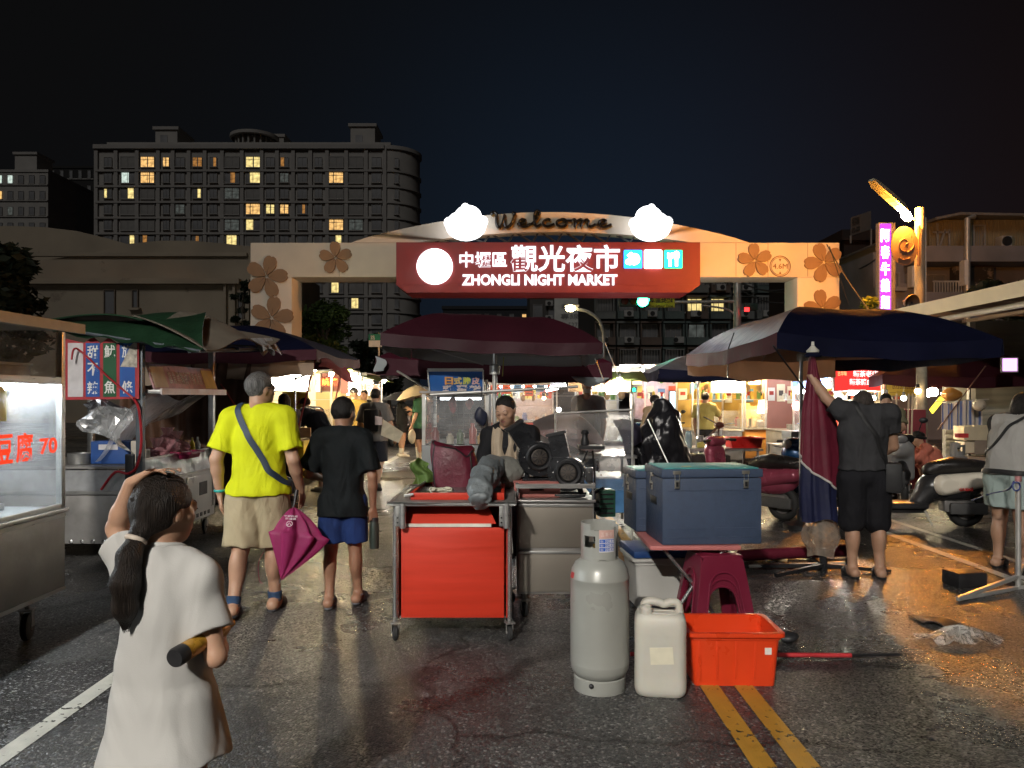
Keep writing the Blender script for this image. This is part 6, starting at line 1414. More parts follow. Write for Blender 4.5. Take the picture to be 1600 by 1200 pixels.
def parasol_bits():
	b = MB(); b.sheet(lambda u, v: P(893+58*u, 586+2*u, 9.25)+V((0,-.02*math.sin(v*3), -.02-.11*math.sin(u*3.14)*v)), 16, 5, cloth2('pale_flap', (.55,.6,.62), .4, .5, .08), .003); T(b.obj('pale_flap', None, 60), 'pale flap hanging under the right end of the lower maroon parasol', 'flap')
	b = MB(); b.sheet(lambda u, v: P(586+16*u, 556+6*u, 9.2)+V((.02*math.sin(v*5), 0, -.19*v*(1-.3*u))), 6, 8, cloth2('pale_flap', (.55,.6,.62), .4), .003); T(b.obj('pale_flap', None, 60), 'pale pouch hanging at the left end of the lower maroon parasol', 'flap')
	for i, (a, c) in enumerate(((P(640,535,7.),P(755,570,7.4)),(P(621,580,8.4),P(676,613,7.5)),(P(930,560,7.2),P(945,600,7.2)),(P(945,535,9.),P(965,585,9.)),(P(785,588,7.6),P(787,558,7.6)))):
		b = MB(); b.tube([a,c], .006 if i != 1 else .012, ALU if i < 4 else mat('yellow_strap', (.4,.38,.06), .6), 5); T(b.obj('rope' if i != 1 else 'brace_pole', None, 40), ['thin cord slanting under the nearer maroon parasol','slanted pole under the left side of the maroon parasols','short cord at the right corner of the nearer maroon parasol','cord running down right of the maroon parasols','yellow strap hanging under the nearer maroon parasol'][i], 'cord' if i != 1 else 'pole')
parasol_bits()
# right side: navy parasol, maroon awning, metal roof
SHEEN_GREY = cloth2('sheen_grey_vinyl', (.11,.125,.155), .06, .36, .35, 2.5, .6, 5, .4)  # navy vinyl with the grey sheen of light put into its colour
canopy('market_parasol', 'large navy market parasol with grey sheen painted on left panel and beige lining', 2.42, 4.46, 7.0, 10.6, 2.08, 2.46, NAVY, BEIGE, {'near':NAVY,'right':NAVY,'left':mat('valance_maroon', (.075,.012,.022), .8, 0, .3, 4, .3, 12, spec=.15),'far':BEIGE}, .16, .34, 1.7, .06, True, sides={'left':SHEEN_GREY}, polexy=(3.35,8.9), seed=8, tilt=-.03, valk={'far':1.7})
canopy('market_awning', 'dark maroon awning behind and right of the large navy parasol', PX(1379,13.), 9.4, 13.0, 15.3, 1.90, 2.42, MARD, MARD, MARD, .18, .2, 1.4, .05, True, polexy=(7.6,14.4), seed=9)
canopy('market_canopy', 'small navy canopy edge behind the grey panel of the large parasol', PX(1030,13.5), PX(1190,13.5), 13.5, 15.3, 2.02, 2.3, SHEEN_GREY, BEIGE, NAVY, .17, .2, 1.4, .05, True, seed=10)
def right_bits():
	b = MB(); b.tube([P(1208,540,6.95), P(1270,625,7.2), P(1290,690,7.3)], .008, BLACKM, 6); T(b.obj('strut', None, 40), 'thin black strut slanting from the near left corner of the navy parasol', 'strut')
	b = MB(); b.tube([P(1147,520,8.6), P(1138,545,8.6), P(1137,590,8.6)], .007, BLACKM, 6); T(b.obj('rope', None, 40), 'dark cord hanging down the grey panel of the navy parasol', 'cord')
	b = MB(); b.tube([P(1540,572,12.6), P(1465,672,12.7)], .010, mat('rust_rod', (.12,.05,.03), .6), 6); T(b.obj('brace_rod', None, 40), 'slanting rusty brace under the maroon awning', 'rod')
	b = MB(); b.tube([P(1515,598,13.2), V((PX(1515,13.2),13.2,0))], .02, BLACKM, 8); T(b.obj('awning_post', None, 40), 'thin dark post under the maroon awning by the striped cloth', 'post')
right_bits()
def metal_roof():
	x0, x1, y0, y1, z = 6.9, 13., 9.2, 13.2, 3.03
	r = root('metal_roof_shed', ((x0+x1)/2,(y0+y1)/2,0), 'open shed with flat cream metal roof at the right edge', 'shed')
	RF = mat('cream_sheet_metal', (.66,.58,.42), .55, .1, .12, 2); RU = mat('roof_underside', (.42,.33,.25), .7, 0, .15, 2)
	b = MB(); b.box2((x0,y0,z), (x1,y1+1,z+.02), RF);
	for k in range(20): b.bar((x0+.3*k,y0,z+.03), (x0+.3*k,y1+1,z+.03), .05, .03, RF)
	b.obj('roof', r, 0)
	b = MB(); b.prism([(x0-.03,y0,z-.16),(x0-.03,y1+1,z-.16),(x0-.06,y1+1,z+.05),(x0-.06,y0,z+.05)], (-.012,0,0), RF); b.obj('fascia', r, 0)
	b = MB()
	for k in range(6): b.box2((x0,y0+.7*k,z-.11), (x1,y0+.7*k+.06,z-.01), RU)
	b.box2((x0+.02,y0,z-.02), (x1,y1+1,z-.005), RU); b.box2((x0+1.3,y0,z-.17), (x0+1.4,y1+1,z-.112), RU); b.obj('rafters', r, 0)
	b = MB(); b.tube([(x0+.35,y0,z-.2),(x0+.35,y1+.9,z-.2)], .045, WHITEP, 12); b.obj('gutter_pipe', r, 40)
	for y in (y0+.3,y1+.6):
		b = MB(); b.box2((x0+1.3,y-.05,0), (x0+1.4,y+.05,z-.172), ALU); b.obj('post', r, 0)
	b = MB(); b.box2((x0+1.0,y1+.8,0), (x1,y1+.9,z-.12), mat('shutter_grey', (.3,.3,.27), .6, .2, .1, 2))
	for k in range(24): b.box2((x0+1.0,y1+.775,.1+.11*k), (x1,y1+.80,.15+.11*k), mat('slat_grey', (.26,.26,.24), .6, .2, .1, 2))
	b.obj('louvre_wall', r, 0)
	lightbox('sign_box', 'small pinkish lit louvre sign under the metal roof at right', P(1578,570,12.2), .2, .2, .06, (-.3,-1,0), emis('pink_white', (.85,.4,1), 1.1), )
metal_roof()
def street_lamp():
	Y = 17.; x = PX(1437,Y); r = root('street_lamp', (x,Y,0), 'concrete street lamp pole with glowing orange luminaire at right', 'street lamp')
	PC = mat('concrete_pole', (.27,.25,.2), .8, 0, .15, 4, .2, 20)
	b = MB(); b.tube([(x,Y,0),(x,Y,PZ(325,Y))], [.13,.10], PC, 16); b.obj('pole', r, 40)
	b = MB(); b.tube([(x+.13,Y-.02,0),(x+.12,Y-.02,PZ(340,Y))], .018, mat('pole_conduit', (.42,.4,.36), .5), 8); b.obj('conduit', r, 40)
	p0 = P(1424,341,Y); p1 = P(1362,286,15.5); d = (p1-p0).normalized(); side = d.cross(V((0,0,1))).normalized(); up = side.cross(d)
	b = MB(); b.tube([(x,Y,PZ(345,Y)), (x-.03,Y-.02,PZ(352,Y)+.1), p0+d*.02], .03, PC, 8); b.obj('arm', r, 40)
	b = MB(); L = (p1-p0).length
	def pr(t, w, h0, h1): return [p0+d*L*t+side*w+up*h0, p0+d*L*t-side*w+up*h0, p0+d*L*t-side*w*.7+up*h1, p0+d*L*t+side*w*.7+up*h1]
	secs = [pr(.16,.07,.0,.10),pr(.26,.095,-.0,.13),pr(.6,.10,0,.13),pr(.9,.095,0,.11),pr(1.,.07,.04,.09)]
	vs = [p for s_ in secs for p in s_]; fs = [(4*i+k,4*i+(k+1)%4,4*i+4+(k+1)%4,4*i+4+k) for i in range(4) for k in (1,2,3)]+[(16,17,18,19),(3,2,1,0)]
	b.raw(vs, fs, mat('lamp_housing', (.3,.31,.25), .5)); b.obj('housing', r, 20, recalc=True)
	SOD = emis('sodium_lamp', (1,.34,.035), 1300); SOD2 = emis('sodium_diffuser', (1,.42,.04), 1.6, False)
	b = MB(); b.ball(p0+d*L*.14-up*.04, .085, SOD, 3, (1.0,2.8,1.3), rot=Matrix((side,d,up)).transposed()); q = [p0+side*.035, p0+d*L*.02-side*.035, p0+d*L*.14-side*.068, p0+d*L*.40-side*.072, p0+d*L*.40+side*.072, p0+d*L*.14+side*.068]
	b.obj('glowing_bowl', r, 30)
	for k in range(3):
		b = MB(); a, c = .415+k*.1, .505+k*.1; b.prism([p0+d*L*a+side*.068-up*.03, p0+d*L*a-side*.068-up*.03, p0+d*L*c-side*.068-up*.03, p0+d*L*c+side*.068-up*.03], up*.02, emis('sodium_diffuser_%d' % k, (1,.5-.06*k,.05), (4.5,2.2,1.)[k], False)); b.obj('diffuser', r, 0)
	b = MB(); c = P(1413,384,Y-.16); OR = mat('peach_plate', (.10,.06,.045), .6, 0, .1, 4)
	q = [c+V((.31*math.cos(a*math.pi/16)*(1 if math.cos(a*math.pi/16) > -.3 else .95), 0, .43*math.sin(a*math.pi/16))) for a in range(32)]
	b.prism(q, (0,.03,0), OR); o = b.obj('round_plate', None, 0); T(o, 'round peach-coloured plate with dark swirls fixed to the street lamp pole', 'sign')
	b = MB(); ink = mat('plate_ink', (.16,.08,.05), .7)
	for pts in ([(.02,.02),(.06,.06),(.0,.12),(-.08,.06),(-.06,-.06),(.06,-.1),(.15,.0),(.12,.16)],[(-.1,-.2),(.0,-.235),(.1,-.2)]): b.tube(crv([c+V((x_*1.3,-.006,z_*1.3)) for x_, z_ in pts],5), .012, ink, 6, flat=.5)
	b.obj('swirls', o, 40)
	b = MB(); b.box2(c+V((.305,-.02,-.44)), c+V((.35,.05,.44)), OR); b.obj('edge_strip', o, 0)
	b = MB(); c2 = P(1422,473,Y-.25); Mh = Matrix.Translation(c2) @ Matrix.Rotation(R(100),4,'X') @ Matrix.Rotation(R(12),4,'Y'); b.lathe([(.18,.08),(.19,.06),(.12,-.05),(.05,-.13),(.05,-.2),(0,-.2)], mat('horn_brown', (.09,.06,.045), .5, .2), 24, Mh); b.lathe([(.03,.05),(.01,.02),(0,.02)], BLACKM, 12, Mh)
	b.bar(c2+V((.0,.1,-.05)), c2+V((.1,.22,-.05)), .04, .04, STEELD); T(b.obj('horn_speaker', None, 40), 'brown horn loudspeaker on the street lamp pole above the roof edge', 'loudspeaker')
street_lamp()
def right_back():
	Y = 19.; x0, x1 = PX(1375,Y), PX(1391.5,Y); PU = emis('purple_glow', (.30,.03,.75), 1.6); W_ = emis('purple_sign_white', (.97,.92,1), 5, False)
	b = MB(); b.box2((x0-.03,Y,PZ(487,Y)), (x1+.12,Y+.16,PZ(348,Y)), mat('sign_case_dark', (.08,.08,.1), .5)); o = b.obj('vertical_sign', None, 0); T(o, 'tall purple lit sign with white characters beside the street lamp', 'sign')
	b = MB(); b.box2((x0,Y-.02,PZ(485,Y)), (x1,Y-.003,PZ(350,Y)), PU); b.obj('face', o, 0)
	b = MB()
	for k, ch in enumerate('阿春牛雜麵'): b.text(ch, P(1376.5,378+26*k,Y-.025), (1,0,0), (0,0,1), W_, w=13/1200*Y, h=20/1200*Y, bold=.02, ext=.02)
	b.obj('lettering', o, 0)
	Yh = 26.; r = root('old_house', (PX(1530,Yh),Yh,0), 'shabby two storey house with corrugated upper floor and balcony at right', 'building')
	PL = mat('grey_plaster', (.20,.19,.20), .85, 0, .25, .8); CG = mat('corrugated_yellow', (.24,.2,.12), .7, .1, .15, 1)
	X = lambda u: PX(u,Yh); Z = lambda v: PZ(v,Yh)
	b = MB(); b.box2((X(1395),Yh+1.4,0), (X(1690),Yh+9,Z(382)), PL); b.box2((X(1395),Yh+.4,0), (X(1446),Yh+1.4,Z(440)), PL); b.obj('wall', r, 0)
	b = MB(); b.box2((X(1475),Yh+.9,Z(384)), (X(1690),Yh+8.5,Z(334)), CG)
	for k in range(60): xx = X(1475)+k*.085; b.bar((xx,Yh+.89,Z(384)), (xx,Yh+.89,Z(334)), .04, .03, CG)
	b.obj('upper_floor', r, 0)
	b = MB(); b.prism([(X(1470),Yh+.3,Z(336)),(X(1510),Yh+.3,Z(328)),(X(1700),Yh+.3,Z(332)),(X(1700),Yh+.3,Z(335)),(X(1510),Yh+.3,Z(332)),(X(1470),Yh+.3,Z(340))], (0,9,0), mat('roof_sheet', (.2,.19,.18), .6, .3)); b.obj('roof', r, 0)
	b = MB(); b.box2((X(1443),Yh+.2,Z(407)), (X(1690),Yh+1.3,Z(382)), PL, .02); b.box2((X(1443),Yh+.2,Z(480)), (X(1520),Yh+1.3,Z(455)), PL, .02); b.obj('balcony', r, 0)
	b = MB()
	for k in range(12): b.bar((X(1466+4.3*k),Yh+.25,Z(455)), (X(1466+4.3*k),Yh+.25,Z(438)), .035, .035, ALU)
	b.bar((X(1464),Yh+.25,Z(438)), (X(1520),Yh+.25,Z(438)), .05, .05, ALU); b.obj('railing', r, 0)
	window_mb(X(1553),Yh+.86,Z(362),15/1200*Yh,34/1200*Yh,WIN,mull=0).obj('window', r, 0); window_mb(X(1480),Yh+1.35,Z(438),60/1200*Yh,34/1200*Yh,WIN,mull=3).obj('window', r, 0); window_mb(X(1406),Yh+.36,Z(435),10/1200*Yh,20/1200*Yh,WIN,mull=0).obj('window', r, 0); window_mb(X(1402),Yh+.36,Z(480),12/1200*Yh,14/1200*Yh,WIN,mull=0).obj('window', r, 0)
	b = MB(); b.tube([(X(1514),Yh+.1,0),(X(1514),Yh+.1,Z(340)),(X(1530),Yh+.3,Z(335))], .09, ALU, 10); b.obj('downpipe', r, 40)
	b = MB(); b.box2((X(1507),Yh+.0,Z(445)), (X(1513),Yh+.3,Z(406)), WHITEP); b.obj('signboard', r, 0); b = MB(); b.box2((X(1425),Yh+.0,Z(448)), (X(1431),Yh+.3,Z(415)), WHITEP); b.obj('signboard', r, 0)
	b = MB(); b.box2((X(1580),Yh+.5,Z(381)), (X(1597),Yh+.9,Z(363)), GREYP, .04); b.lathe([(.17,0),(.17,.03),(0,.03)], BLACKP, 14, Matrix.Translation((X(1588),Yh+.49,Z(372))) @ Matrix.Rotation(R(90),4,'X')); b.obj('air_conditioner', r, 0)
	b = MB(); b.box2((X(1520),Yh+1.0,Z(445)), (X(1582),Yh+1.38,Z(408)), mat('peeling_wall', (.05,.045,.04), .9, 0, .2, 3, wear=(.3,.26,.21), wearscale=1.6, wearamt=.53)); b.obj('stained_panel', r, 0)
	b = MB(); b.bar((X(1478),Yh+.8,Z(355)), (X(1505),Yh+.8,Z(355)), .06,.06,FRM); b.bar((X(1487),Yh+.8,Z(382)), (X(1498),Yh+.8,Z(350)), .06,.06,FRM); b.bar((X(1485),Yh+.8,Z(382)), (X(1485),Yh+.8,Z(340)), .06,.06,FRM); b.bar((X(1504),Yh+.8,Z(382)), (X(1504),Yh+.8,Z(350)), .06,.06,FRM); b.obj('window_cage', r, 0)
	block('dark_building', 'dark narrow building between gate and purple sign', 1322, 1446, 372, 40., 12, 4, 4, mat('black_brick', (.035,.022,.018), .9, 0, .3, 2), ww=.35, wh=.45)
	Y = 34.; b = MB(); hb = mat('hoarding_grey', (.17,.165,.16), .7); p = [P(1329,340,Y), P(1329,368,Y), P(1361,358,Y+1.2), P(1361,329,Y+1.2)]; b.prism(p, (.05,.12,0), hb); o = b.obj('roof_hoarding', None, 0); T(o, 'small grey hoarding on posts above the dark narrow building', 'sign')
	b = MB(); rt = (p[2]-p[1]).normalized(); b.text('招租', p[1]+rt*.1+V((0,0,.42))+V((0,-.02,0)), rt, (0,0,1), mat('hoarding_ink', (.05,.05,.05), .7), w=.72, h=.32, ext=.02); b.text('090-000', p[1]+rt*.08+V((0,0,.08))+V((0,-.02,0)), rt, (0,0,1), MATS['hoarding_ink'], w=.76, h=.24, ext=.02); b.obj('lettering', o, 0)
	for q in (p[1],p[2]): b = MB(); b.bar(q, (q.x,q.y,PZ(380,Y)), .06,.06,FRM); b.obj('post', o, 0)
	cab = mat('cable', (.03,.03,.03), .6)
	for i, (a, c, s_) in enumerate(((P(1292,382,21),P(1370,500,15),.1),(P(1296,385,22.4),P(1327,478,22.4),.02),(P(1325,425,30),P(1378,398,26),.1),(P(1150,440,32),P(1245,448,32),.25),(P(1155,452,34),P(1245,470,34),.3),(P(1160,442,36),P(1245,455,30),.2))):
		b = MB(); b.tube([a.lerp(c,t/12)-V((0,0,s_*math.sin(math.pi*t/12))) for t in range(13)], .014 if i < 2 else .025, cab, 5); T(b.obj('cable', None, 60), ['cable slanting from the gate top right corner towards the parasol','thin wire hanging down the right gate pillar','cable between dark building and purple sign','upper cable seen through the gate by the signal mast','middle cable seen through the gate by the signal mast','lowest cable seen through the gate by the signal mast'][i], 'cable')
	Y = 30.; xm = PX(1152,Y); r = root('traffic_signal', (xm,Y,0), 'traffic signal mast with green light beyond the gate', 'traffic light')
	b = MB(); b.tube([(xm,Y,0),(xm,Y,PZ(425,Y))], .15, ALU, 14); b.obj('mast', r, 40)
	b = MB(); b.tube([(xm,Y,PZ(471,Y)),(PX(985,Y),Y,PZ(473,Y))], .07, ALU, 10); b.tube(crv([(xm,Y,PZ(500,Y)),(xm-.35,Y,PZ(484,Y)),(xm-1.4,Y,PZ(477,Y))],5), .04, ALU, 8); b.obj('arm', r, 40)
	b = MB(); b.box2((PX(966,Y),Y-.35,PZ(480,Y)), (PX(1012,Y),Y-.1,PZ(464,Y)), mat('signal_case', (.03,.06,.05), .5), .04); hd = b.obj('signal_head', r, 20)
	GRN = emis('signal_green', (.03,1,.55), 22);
	for k, m in enumerate((mat('lens_red_off', (.06,.008,.006), .2), mat('lens_amber_off', (.07,.04,.005), .2), GRN)):
		b = MB(); M = Matrix.Translation((PX(974+14*k,Y),Y-.36,PZ(472,Y))) @ Matrix.Rotation(R(90),4,'X'); b.lathe([(.22 if k == 2 else .15,-.01),(.2 if k == 2 else .14,.02),(0,.05)], m, 20, M); b.obj('lens', hd, 30)
	for k in range(3):
		b = MB(); M = Matrix.Translation((PX(974+14*k,Y),Y-.36,PZ(472,Y))) @ Matrix.Rotation(R(90),4,'X'); b.lathe([(.235 if k == 2 else .17,0),(.235 if k == 2 else .17,.18)], mat('signal_case', (.03,.06,.05), .5), 16, M, a0=R(0), a1=R(180)); b.obj('visor', hd, 30)
	b = MB(); b.box2((PX(1013,Y),Y-.14,PZ(481,Y)), (PX(1053,Y),Y-.1,PZ(464,Y)), mat('school_yellow', (.62,.6,.04), .45)); o = b.obj('road_sign', None, 0); T(o, 'yellow school zone sign beside the green traffic light', 'sign')
	b = MB(); b.text('學區終點', P(1015,473.5,Y-.145), (1,0,0), (0,0,1), INKD, w=36/1200*Y, h=8/1200*Y, bold=.02, ext=.01); b.text('End School Zone', P(1015,480,Y-.145), (1,0,0), (0,0,1), INKD, w=36/1200*Y, h=4/1200*Y, bold=.01, ext=.01); b.obj('lettering', o, 0)
	b = MB(); b.box2((PX(1158,Y),Y-.5,PZ(487,Y)), (PX(1178,Y),Y-.3,PZ(476,Y)), mat('signal_case', (.03,.06,.05), .5), .03); h2 = b.obj('signal_head', r, 20)
	b = MB(); b.box2((PX(1157,Y),Y-.55,PZ(489,Y)), (PX(1164,Y),Y-.51,PZ(483,Y)), emis('signal_red', (1,.02,.02), 3)); b.obj('lens', h2, 0)
	Y = 40.; xm = PX(943,Y); r = root('street_lamp', (xm,Y,0), 'small lit street lamp on a curved arm behind the maroon parasols', 'street lamp')
	b = MB(); b.tube([(xm,Y,0),(xm,Y,PZ(525,Y))]+crv([(xm,Y,PZ(520,Y)),(xm-.25,Y,PZ(500,Y)),(PX(918,Y),Y,PZ(487,Y)),(PX(897,Y),Y,PZ(482,Y))],5), .09, ALU, 8); b.obj('pole', r, 40)
	b = MB(); b.ball((PX(891,Y),Y-.1,PZ(482,Y)), .24, emis('lamp_warm_white', (1,.8,.4), 30), 2, (1.1,1,.75)); b.obj('lamp_head', r, 60)
	b = MB(); b.box2((PX(882,Y),Y-.2,PZ(479,Y)), (PX(905,Y),Y+.1,PZ(476,Y)), STEELD, .03); b.obj('hood', r, 0)
	Y = 26.; b = MB(); p = P(592,532,Y); b.box2(P(576,542,Y), P(608,532,Y+.05), WHITE); b.box2(P(576,531.8,Y), P(608,522,Y+.05), mat('road_green', (.0,.19,.10), .45)); o = b.obj('street_name_sign', None, 0); T(o, 'green and white street name sign left of the maroon parasols', 'sign')
	b = MB(); b.text('路', P(579,531,Y-.01), (1,0,0), (0,0,1), WHITE, w=7/1200*Y, h=7/1200*Y, ext=.01); b.obj('lettering', o, 0)
	b = MB(); b.tube([P(592,545,Y+.08), V((PX(592,Y),Y+.08,0))], .035, ALU, 8); b.tube([P(592,545,Y+.08), P(592,520,Y+.08)], .035, ALU, 8); b.obj('post', o, 40)
right_back()
# lit stalls on the right
OW = mat('orange_plywood', (.45,.20,.04), .5, 0, .2, 2, stretch=(1,1,6)); YGL = mat('yellow_glow_wall', (.40,.27,.07), .6, 0, .15, 3)
def right_stalls():
	tw = emis('tube_warm2', (1,.70,.30), 42)
	market_stall('yellow lit stall right of the grey parasol panel', PX(1082,16.6), PX(1160,16.6), 16.6, 18.2, zc=.8, zr=2.12, body=STEELD, back=YGL, lamp=tw, open_='y', seed=5, goods=7)
	market_stall('orange plywood stall behind the man', PX(1164,17.), PX(1236,17.), 17., 18.8, zc=.82, zr=2.12, body=OW, back=YGL, lamp=tw, open_='y', seed=6, goods=5)
	lightbox('sign_box', 'glaring white sign box over the yellow lit stall', P(1137,602,16.4), 48/1200*16.4, 22/1200*16.4, .1, (0,-1,0), emis('box_warm', (1,.9,.66), 14))
	lightbox('sign_board', 'orange board with a red ring over the orange plywood stall', P(1215,602,16.8), 44/1200*16.8, 22/1200*16.8, .06, (0,-1,0), mat('orange_board', (.6,.27,.05), .5), texts=(('叭噗',.3,.3,.4,.4),), ink=REDK)
	b = MB(); c = P(1216,602,16.77); b.tube([c+V((.24*math.cos(a*.2618),0,.1*math.sin(a*.2618))) for a in range(24)], .02, mat('ring_red', (.5,.03,.02), .5), 6, closed=True); T(b.obj('red_ring', None, 40), 'flat red ring on the orange sign board', 'sign')
	for k, (u, w, h, c) in enumerate(((1167,14,24,(.6,.42,.1)),(1182,18,20,(.55,.35,.1)),(1206,20,30,(.5,.45,.3)),(1222,22,26,(.4,.36,.28)))):
		b = MB(); p = P(u,690-h*.0,17.4); b.box2((p.x-w/2400*17.4, 17.5, 1.02), (p.x+w/2400*17.4, 17.7, 1.02+h/1200*17.4), mat('paper_stack_%d' % k, c, .7, 0, .15, 6), .01); b.box2((p.x-w/2400*17.4-.02, 17.46, .83), (p.x+w/2400*17.4+.02, 17.74, 1.02), CARD); T(b.obj('paper_box', None, 0), 'box of paper %s in the orange plywood stall' % ('bags at the left end','cartons left of centre','lids right of centre','sleeves at the right end')[k], 'box')
	b = MB(); c = P(1193,637,17.2); b.lathe([(.14,-.12),(.1,.16),(.0,.17)], emis('lampshade_glow', (1,.9,.7), 5), 20, Matrix.Translation(c)); b.tube([c+V((0,0,.16)),c+V((0,0,.8))], .006, BLACKP, 5); T(b.obj('hanging_lamp', None, 30), 'white cone lamp hanging in the orange plywood stall', 'lamp')
	market_stall('red fronted stall with blue top panels', PX(1240,14.6), PX(1306,14.6), 14.6, 16.2, zc=.86, zr=2.1, body=STEELD, back=mat('red_stall_back', (.34,.15,.12), .6, 0, .15, 2), lamp=emis('tube_c2', (.95,.97,1), 32), open_='y', seed=7, goods=6, backz=2.0)
	lightbox('sign_board', 'blue sign panels above the stall behind the hanging cloth', P(1268,590,14.4), 58/1200*14.4, 30/1200*14.4, .05, (0,-1,0), mat('stall_blue', (.05,.12,.32), .5, 0, .2, 5), frame=mat('grey_frame', (.4,.4,.42), .5), texts=(('盾',.1,.15,.28,.7),('冰',.6,.15,.28,.7)), ink=mat('deep_blue', (.02,.05,.2), .5))
	tube_light('glaring tube lamp below the blue sign panels', P(1240,612,14.3), P(1273,612,14.3), emis('tube_c3', (.95,.97,1), 30), .03)
	b = MB(); b.ball(P(1245,634,14.5), .09, emis('lantern_pink', (1,.45,.4), 4), 2); T(b.obj('lantern', None, 60), 'round pinkish glowing lantern in the red fronted stall', 'lantern')
	b = MB(); x0, x1 = PX(1222,11.), PX(1275,11.); b.box2((x0,11,.8), (x1,11.7,.82), STEEL, .004); t = b.obj('prep_table', None, 0); T(t, 'steel prep table behind the hanging maroon cloth', 'table')
	b = MB(); b.box2((x0+.06,11.05,.3), (x1-.02,11.6,.78), mat('grey_side', (.3,.29,.27), .5, .3)); b.obj('cabinet', t, 0)
	for x in (x0+.03,x1-.03):
		for y in (11.03,11.67): b = MB(); b.bar((x,y,0),(x,y,.8),.03,.03,ALU); b.obj('leg', t, 0)
	b = MB(); b.box2((PX(1236,11.1),11.1,.822), (PX(1264,11.1),11.5,1.02), mat('galvanised', (.45,.47,.48), .35, .6, .1, 3), .01); T(b.obj('steel_box', None, 20), 'galvanised steel box on the prep table', 'box')
	b = MB(); b.tube(crv([(x0+.1,10.98,.8),(x0+.12,10.95,.55),(x0+.05,10.9,.35),(x0+.2,10.9,.12),(x0+.05,10.8,.01)],5), .008, BLACKP, 6); T(b.obj('power_cable', None, 60), 'black cable dangling from the steel prep table', 'cable')
	market_stall('stall under the bright red sign at right', PX(1312,13.8), PX(1378,13.8), 13.8, 15.4, zc=.9, zr=2.05, body=STEELD, back=mat('pale_stall_back', (.36,.28,.24), .6), lamp=emis('tube_c2', (.95,.97,1), 32), open_='y', seed=8, goods=6)
	RS = emis('red_sign_glow', (.75,.035,.03), .8); PALE = emis('pale_glyph', (1,.85,.8), 1.1, False)
	Y = 13.5; o = lightbox('sign_box', 'red sign board with white characters above the man at right', P(1340,591,Y), 70/1200*Y, 38/1200*Y, .08, (-.05,-1,0), RS, texts=(('麵茶老店',.40,.55,.54,.26,PALE),('麵茶豬血湯',.32,.22,.62,.26,PALE),('古早味',.06,.6,.2,.2,emis('orange_glyph', (1,.5,.2), .8, False))))
	b = MB(); b.prism([P(1375,573,Y),P(1375,610,Y),P(1381,607,Y+.6),P(1381,572,Y+.6)], (.02,0,0), mat('sign_end_red', (.3,.05,.04), .5)); T(b.obj('sign_end', None, 0), 'slanted end panel of the red sign board', 'sign')
	tube_light('tube lamp under the red sign board', P(1326,614,13.4), P(1352,614,13.4), emis('tube_c3', (.95,.97,1), 30), .03)
	market_stall('dim yellow sign stall under the maroon awning', PX(1384,15.5), PX(1440,15.5), 15.5, 17, zc=.85, zr=2.05, body=mat('dk_red_front', (.16,.02,.03), .6), back=CREAM, lamp=emis('tube_warm3', (1,.8,.5), 50), open_='y', seed=9, goods=5)
	lightbox('sign_board', 'dim yellow sign with brown frames under the maroon awning', P(1410,608,15.3), 52/1200*15.3, 20/1200*15.3, .05, (0,-1,0), mat('dim_yellow', (.42,.30,.04), .5), texts=(('回回回',.2,.5,.6,.4),('一三三三',.1,.1,.8,.25)), ink=mat('brown_ink', (.12,.06,.02), .6))
	for i, (u, v) in enumerate(((1412,622),(1364,622),(1385,618),(1434,611))): bulb(['white bulb under the dim yellow sign','white bulb right of the man in grey','small bulb left of the dim yellow sign','yellowish bulb beside the trunk post'][i], P(u,v,14.2 if i != 3 else 12.4), .05, BULBW if i != 3 else BULB)
	b = MB(); p = P(1462,612,13.2); b.tube([p, P(1448,614,13.2)], .07, emis('lamp_hot_warm', (1,.80,.48), 140), 10); T(b.obj('glowing_lamp', None, 60), 'hot white lamp under the maroon awning right of the trunk post', 'lamp')
	b = MB(); b.prism([P(1454,640,13.3),P(1458,646,13.3),P(1476,624,13.3),P(1470,620,13.3)], (0,.04,0), emis('yellow_strip', (1,.8,.05), 1.6)); T(b.obj('lit_strip', None, 0), 'slanting yellow lit strip under the maroon awning', 'lamp')
	b = MB(); x = PX(1440,12.5); b.tube([(x,12.5,0),(x,12.5,1.3),(x,12.5,2.05)], [.09,.085,.08], mat('trunk_grey', (.25,.23,.18), .9, 0, .4, 8, .3, 20), 12); T(b.obj('trunk_post', None, 40), 'grey speckled post beside the maroon box', 'post')
	b = MB(); b.box2((PX(1414,12.2),12.2,.05), (PX(1447,12.2),12.9,PZ(640,12.2)), mat('maroon_board', (.2,.03,.04), .6, 0, .1, 3), .01); T(b.obj('maroon_cabinet', None, 20), 'tall maroon cabinet at the foot of the speckled post', 'cabinet')
	for i, u in enumerate((1401,1420,1426)):
		b = MB(); b.tube([P(u,615,11.9), P(u-2,690,11.9)], .014, mat('pale_stick', (.62,.5,.36), .6), 6); T(b.obj('pale_pole', None, 40), ['leftmost pale pole leaning before the maroon cabinet','middle pale pole leaning on the maroon cabinet','rightmost pale pole leaning on the maroon cabinet'][i], 'pole')
	ST = mat('striped_cloth', (.5,.5,.55), .8)
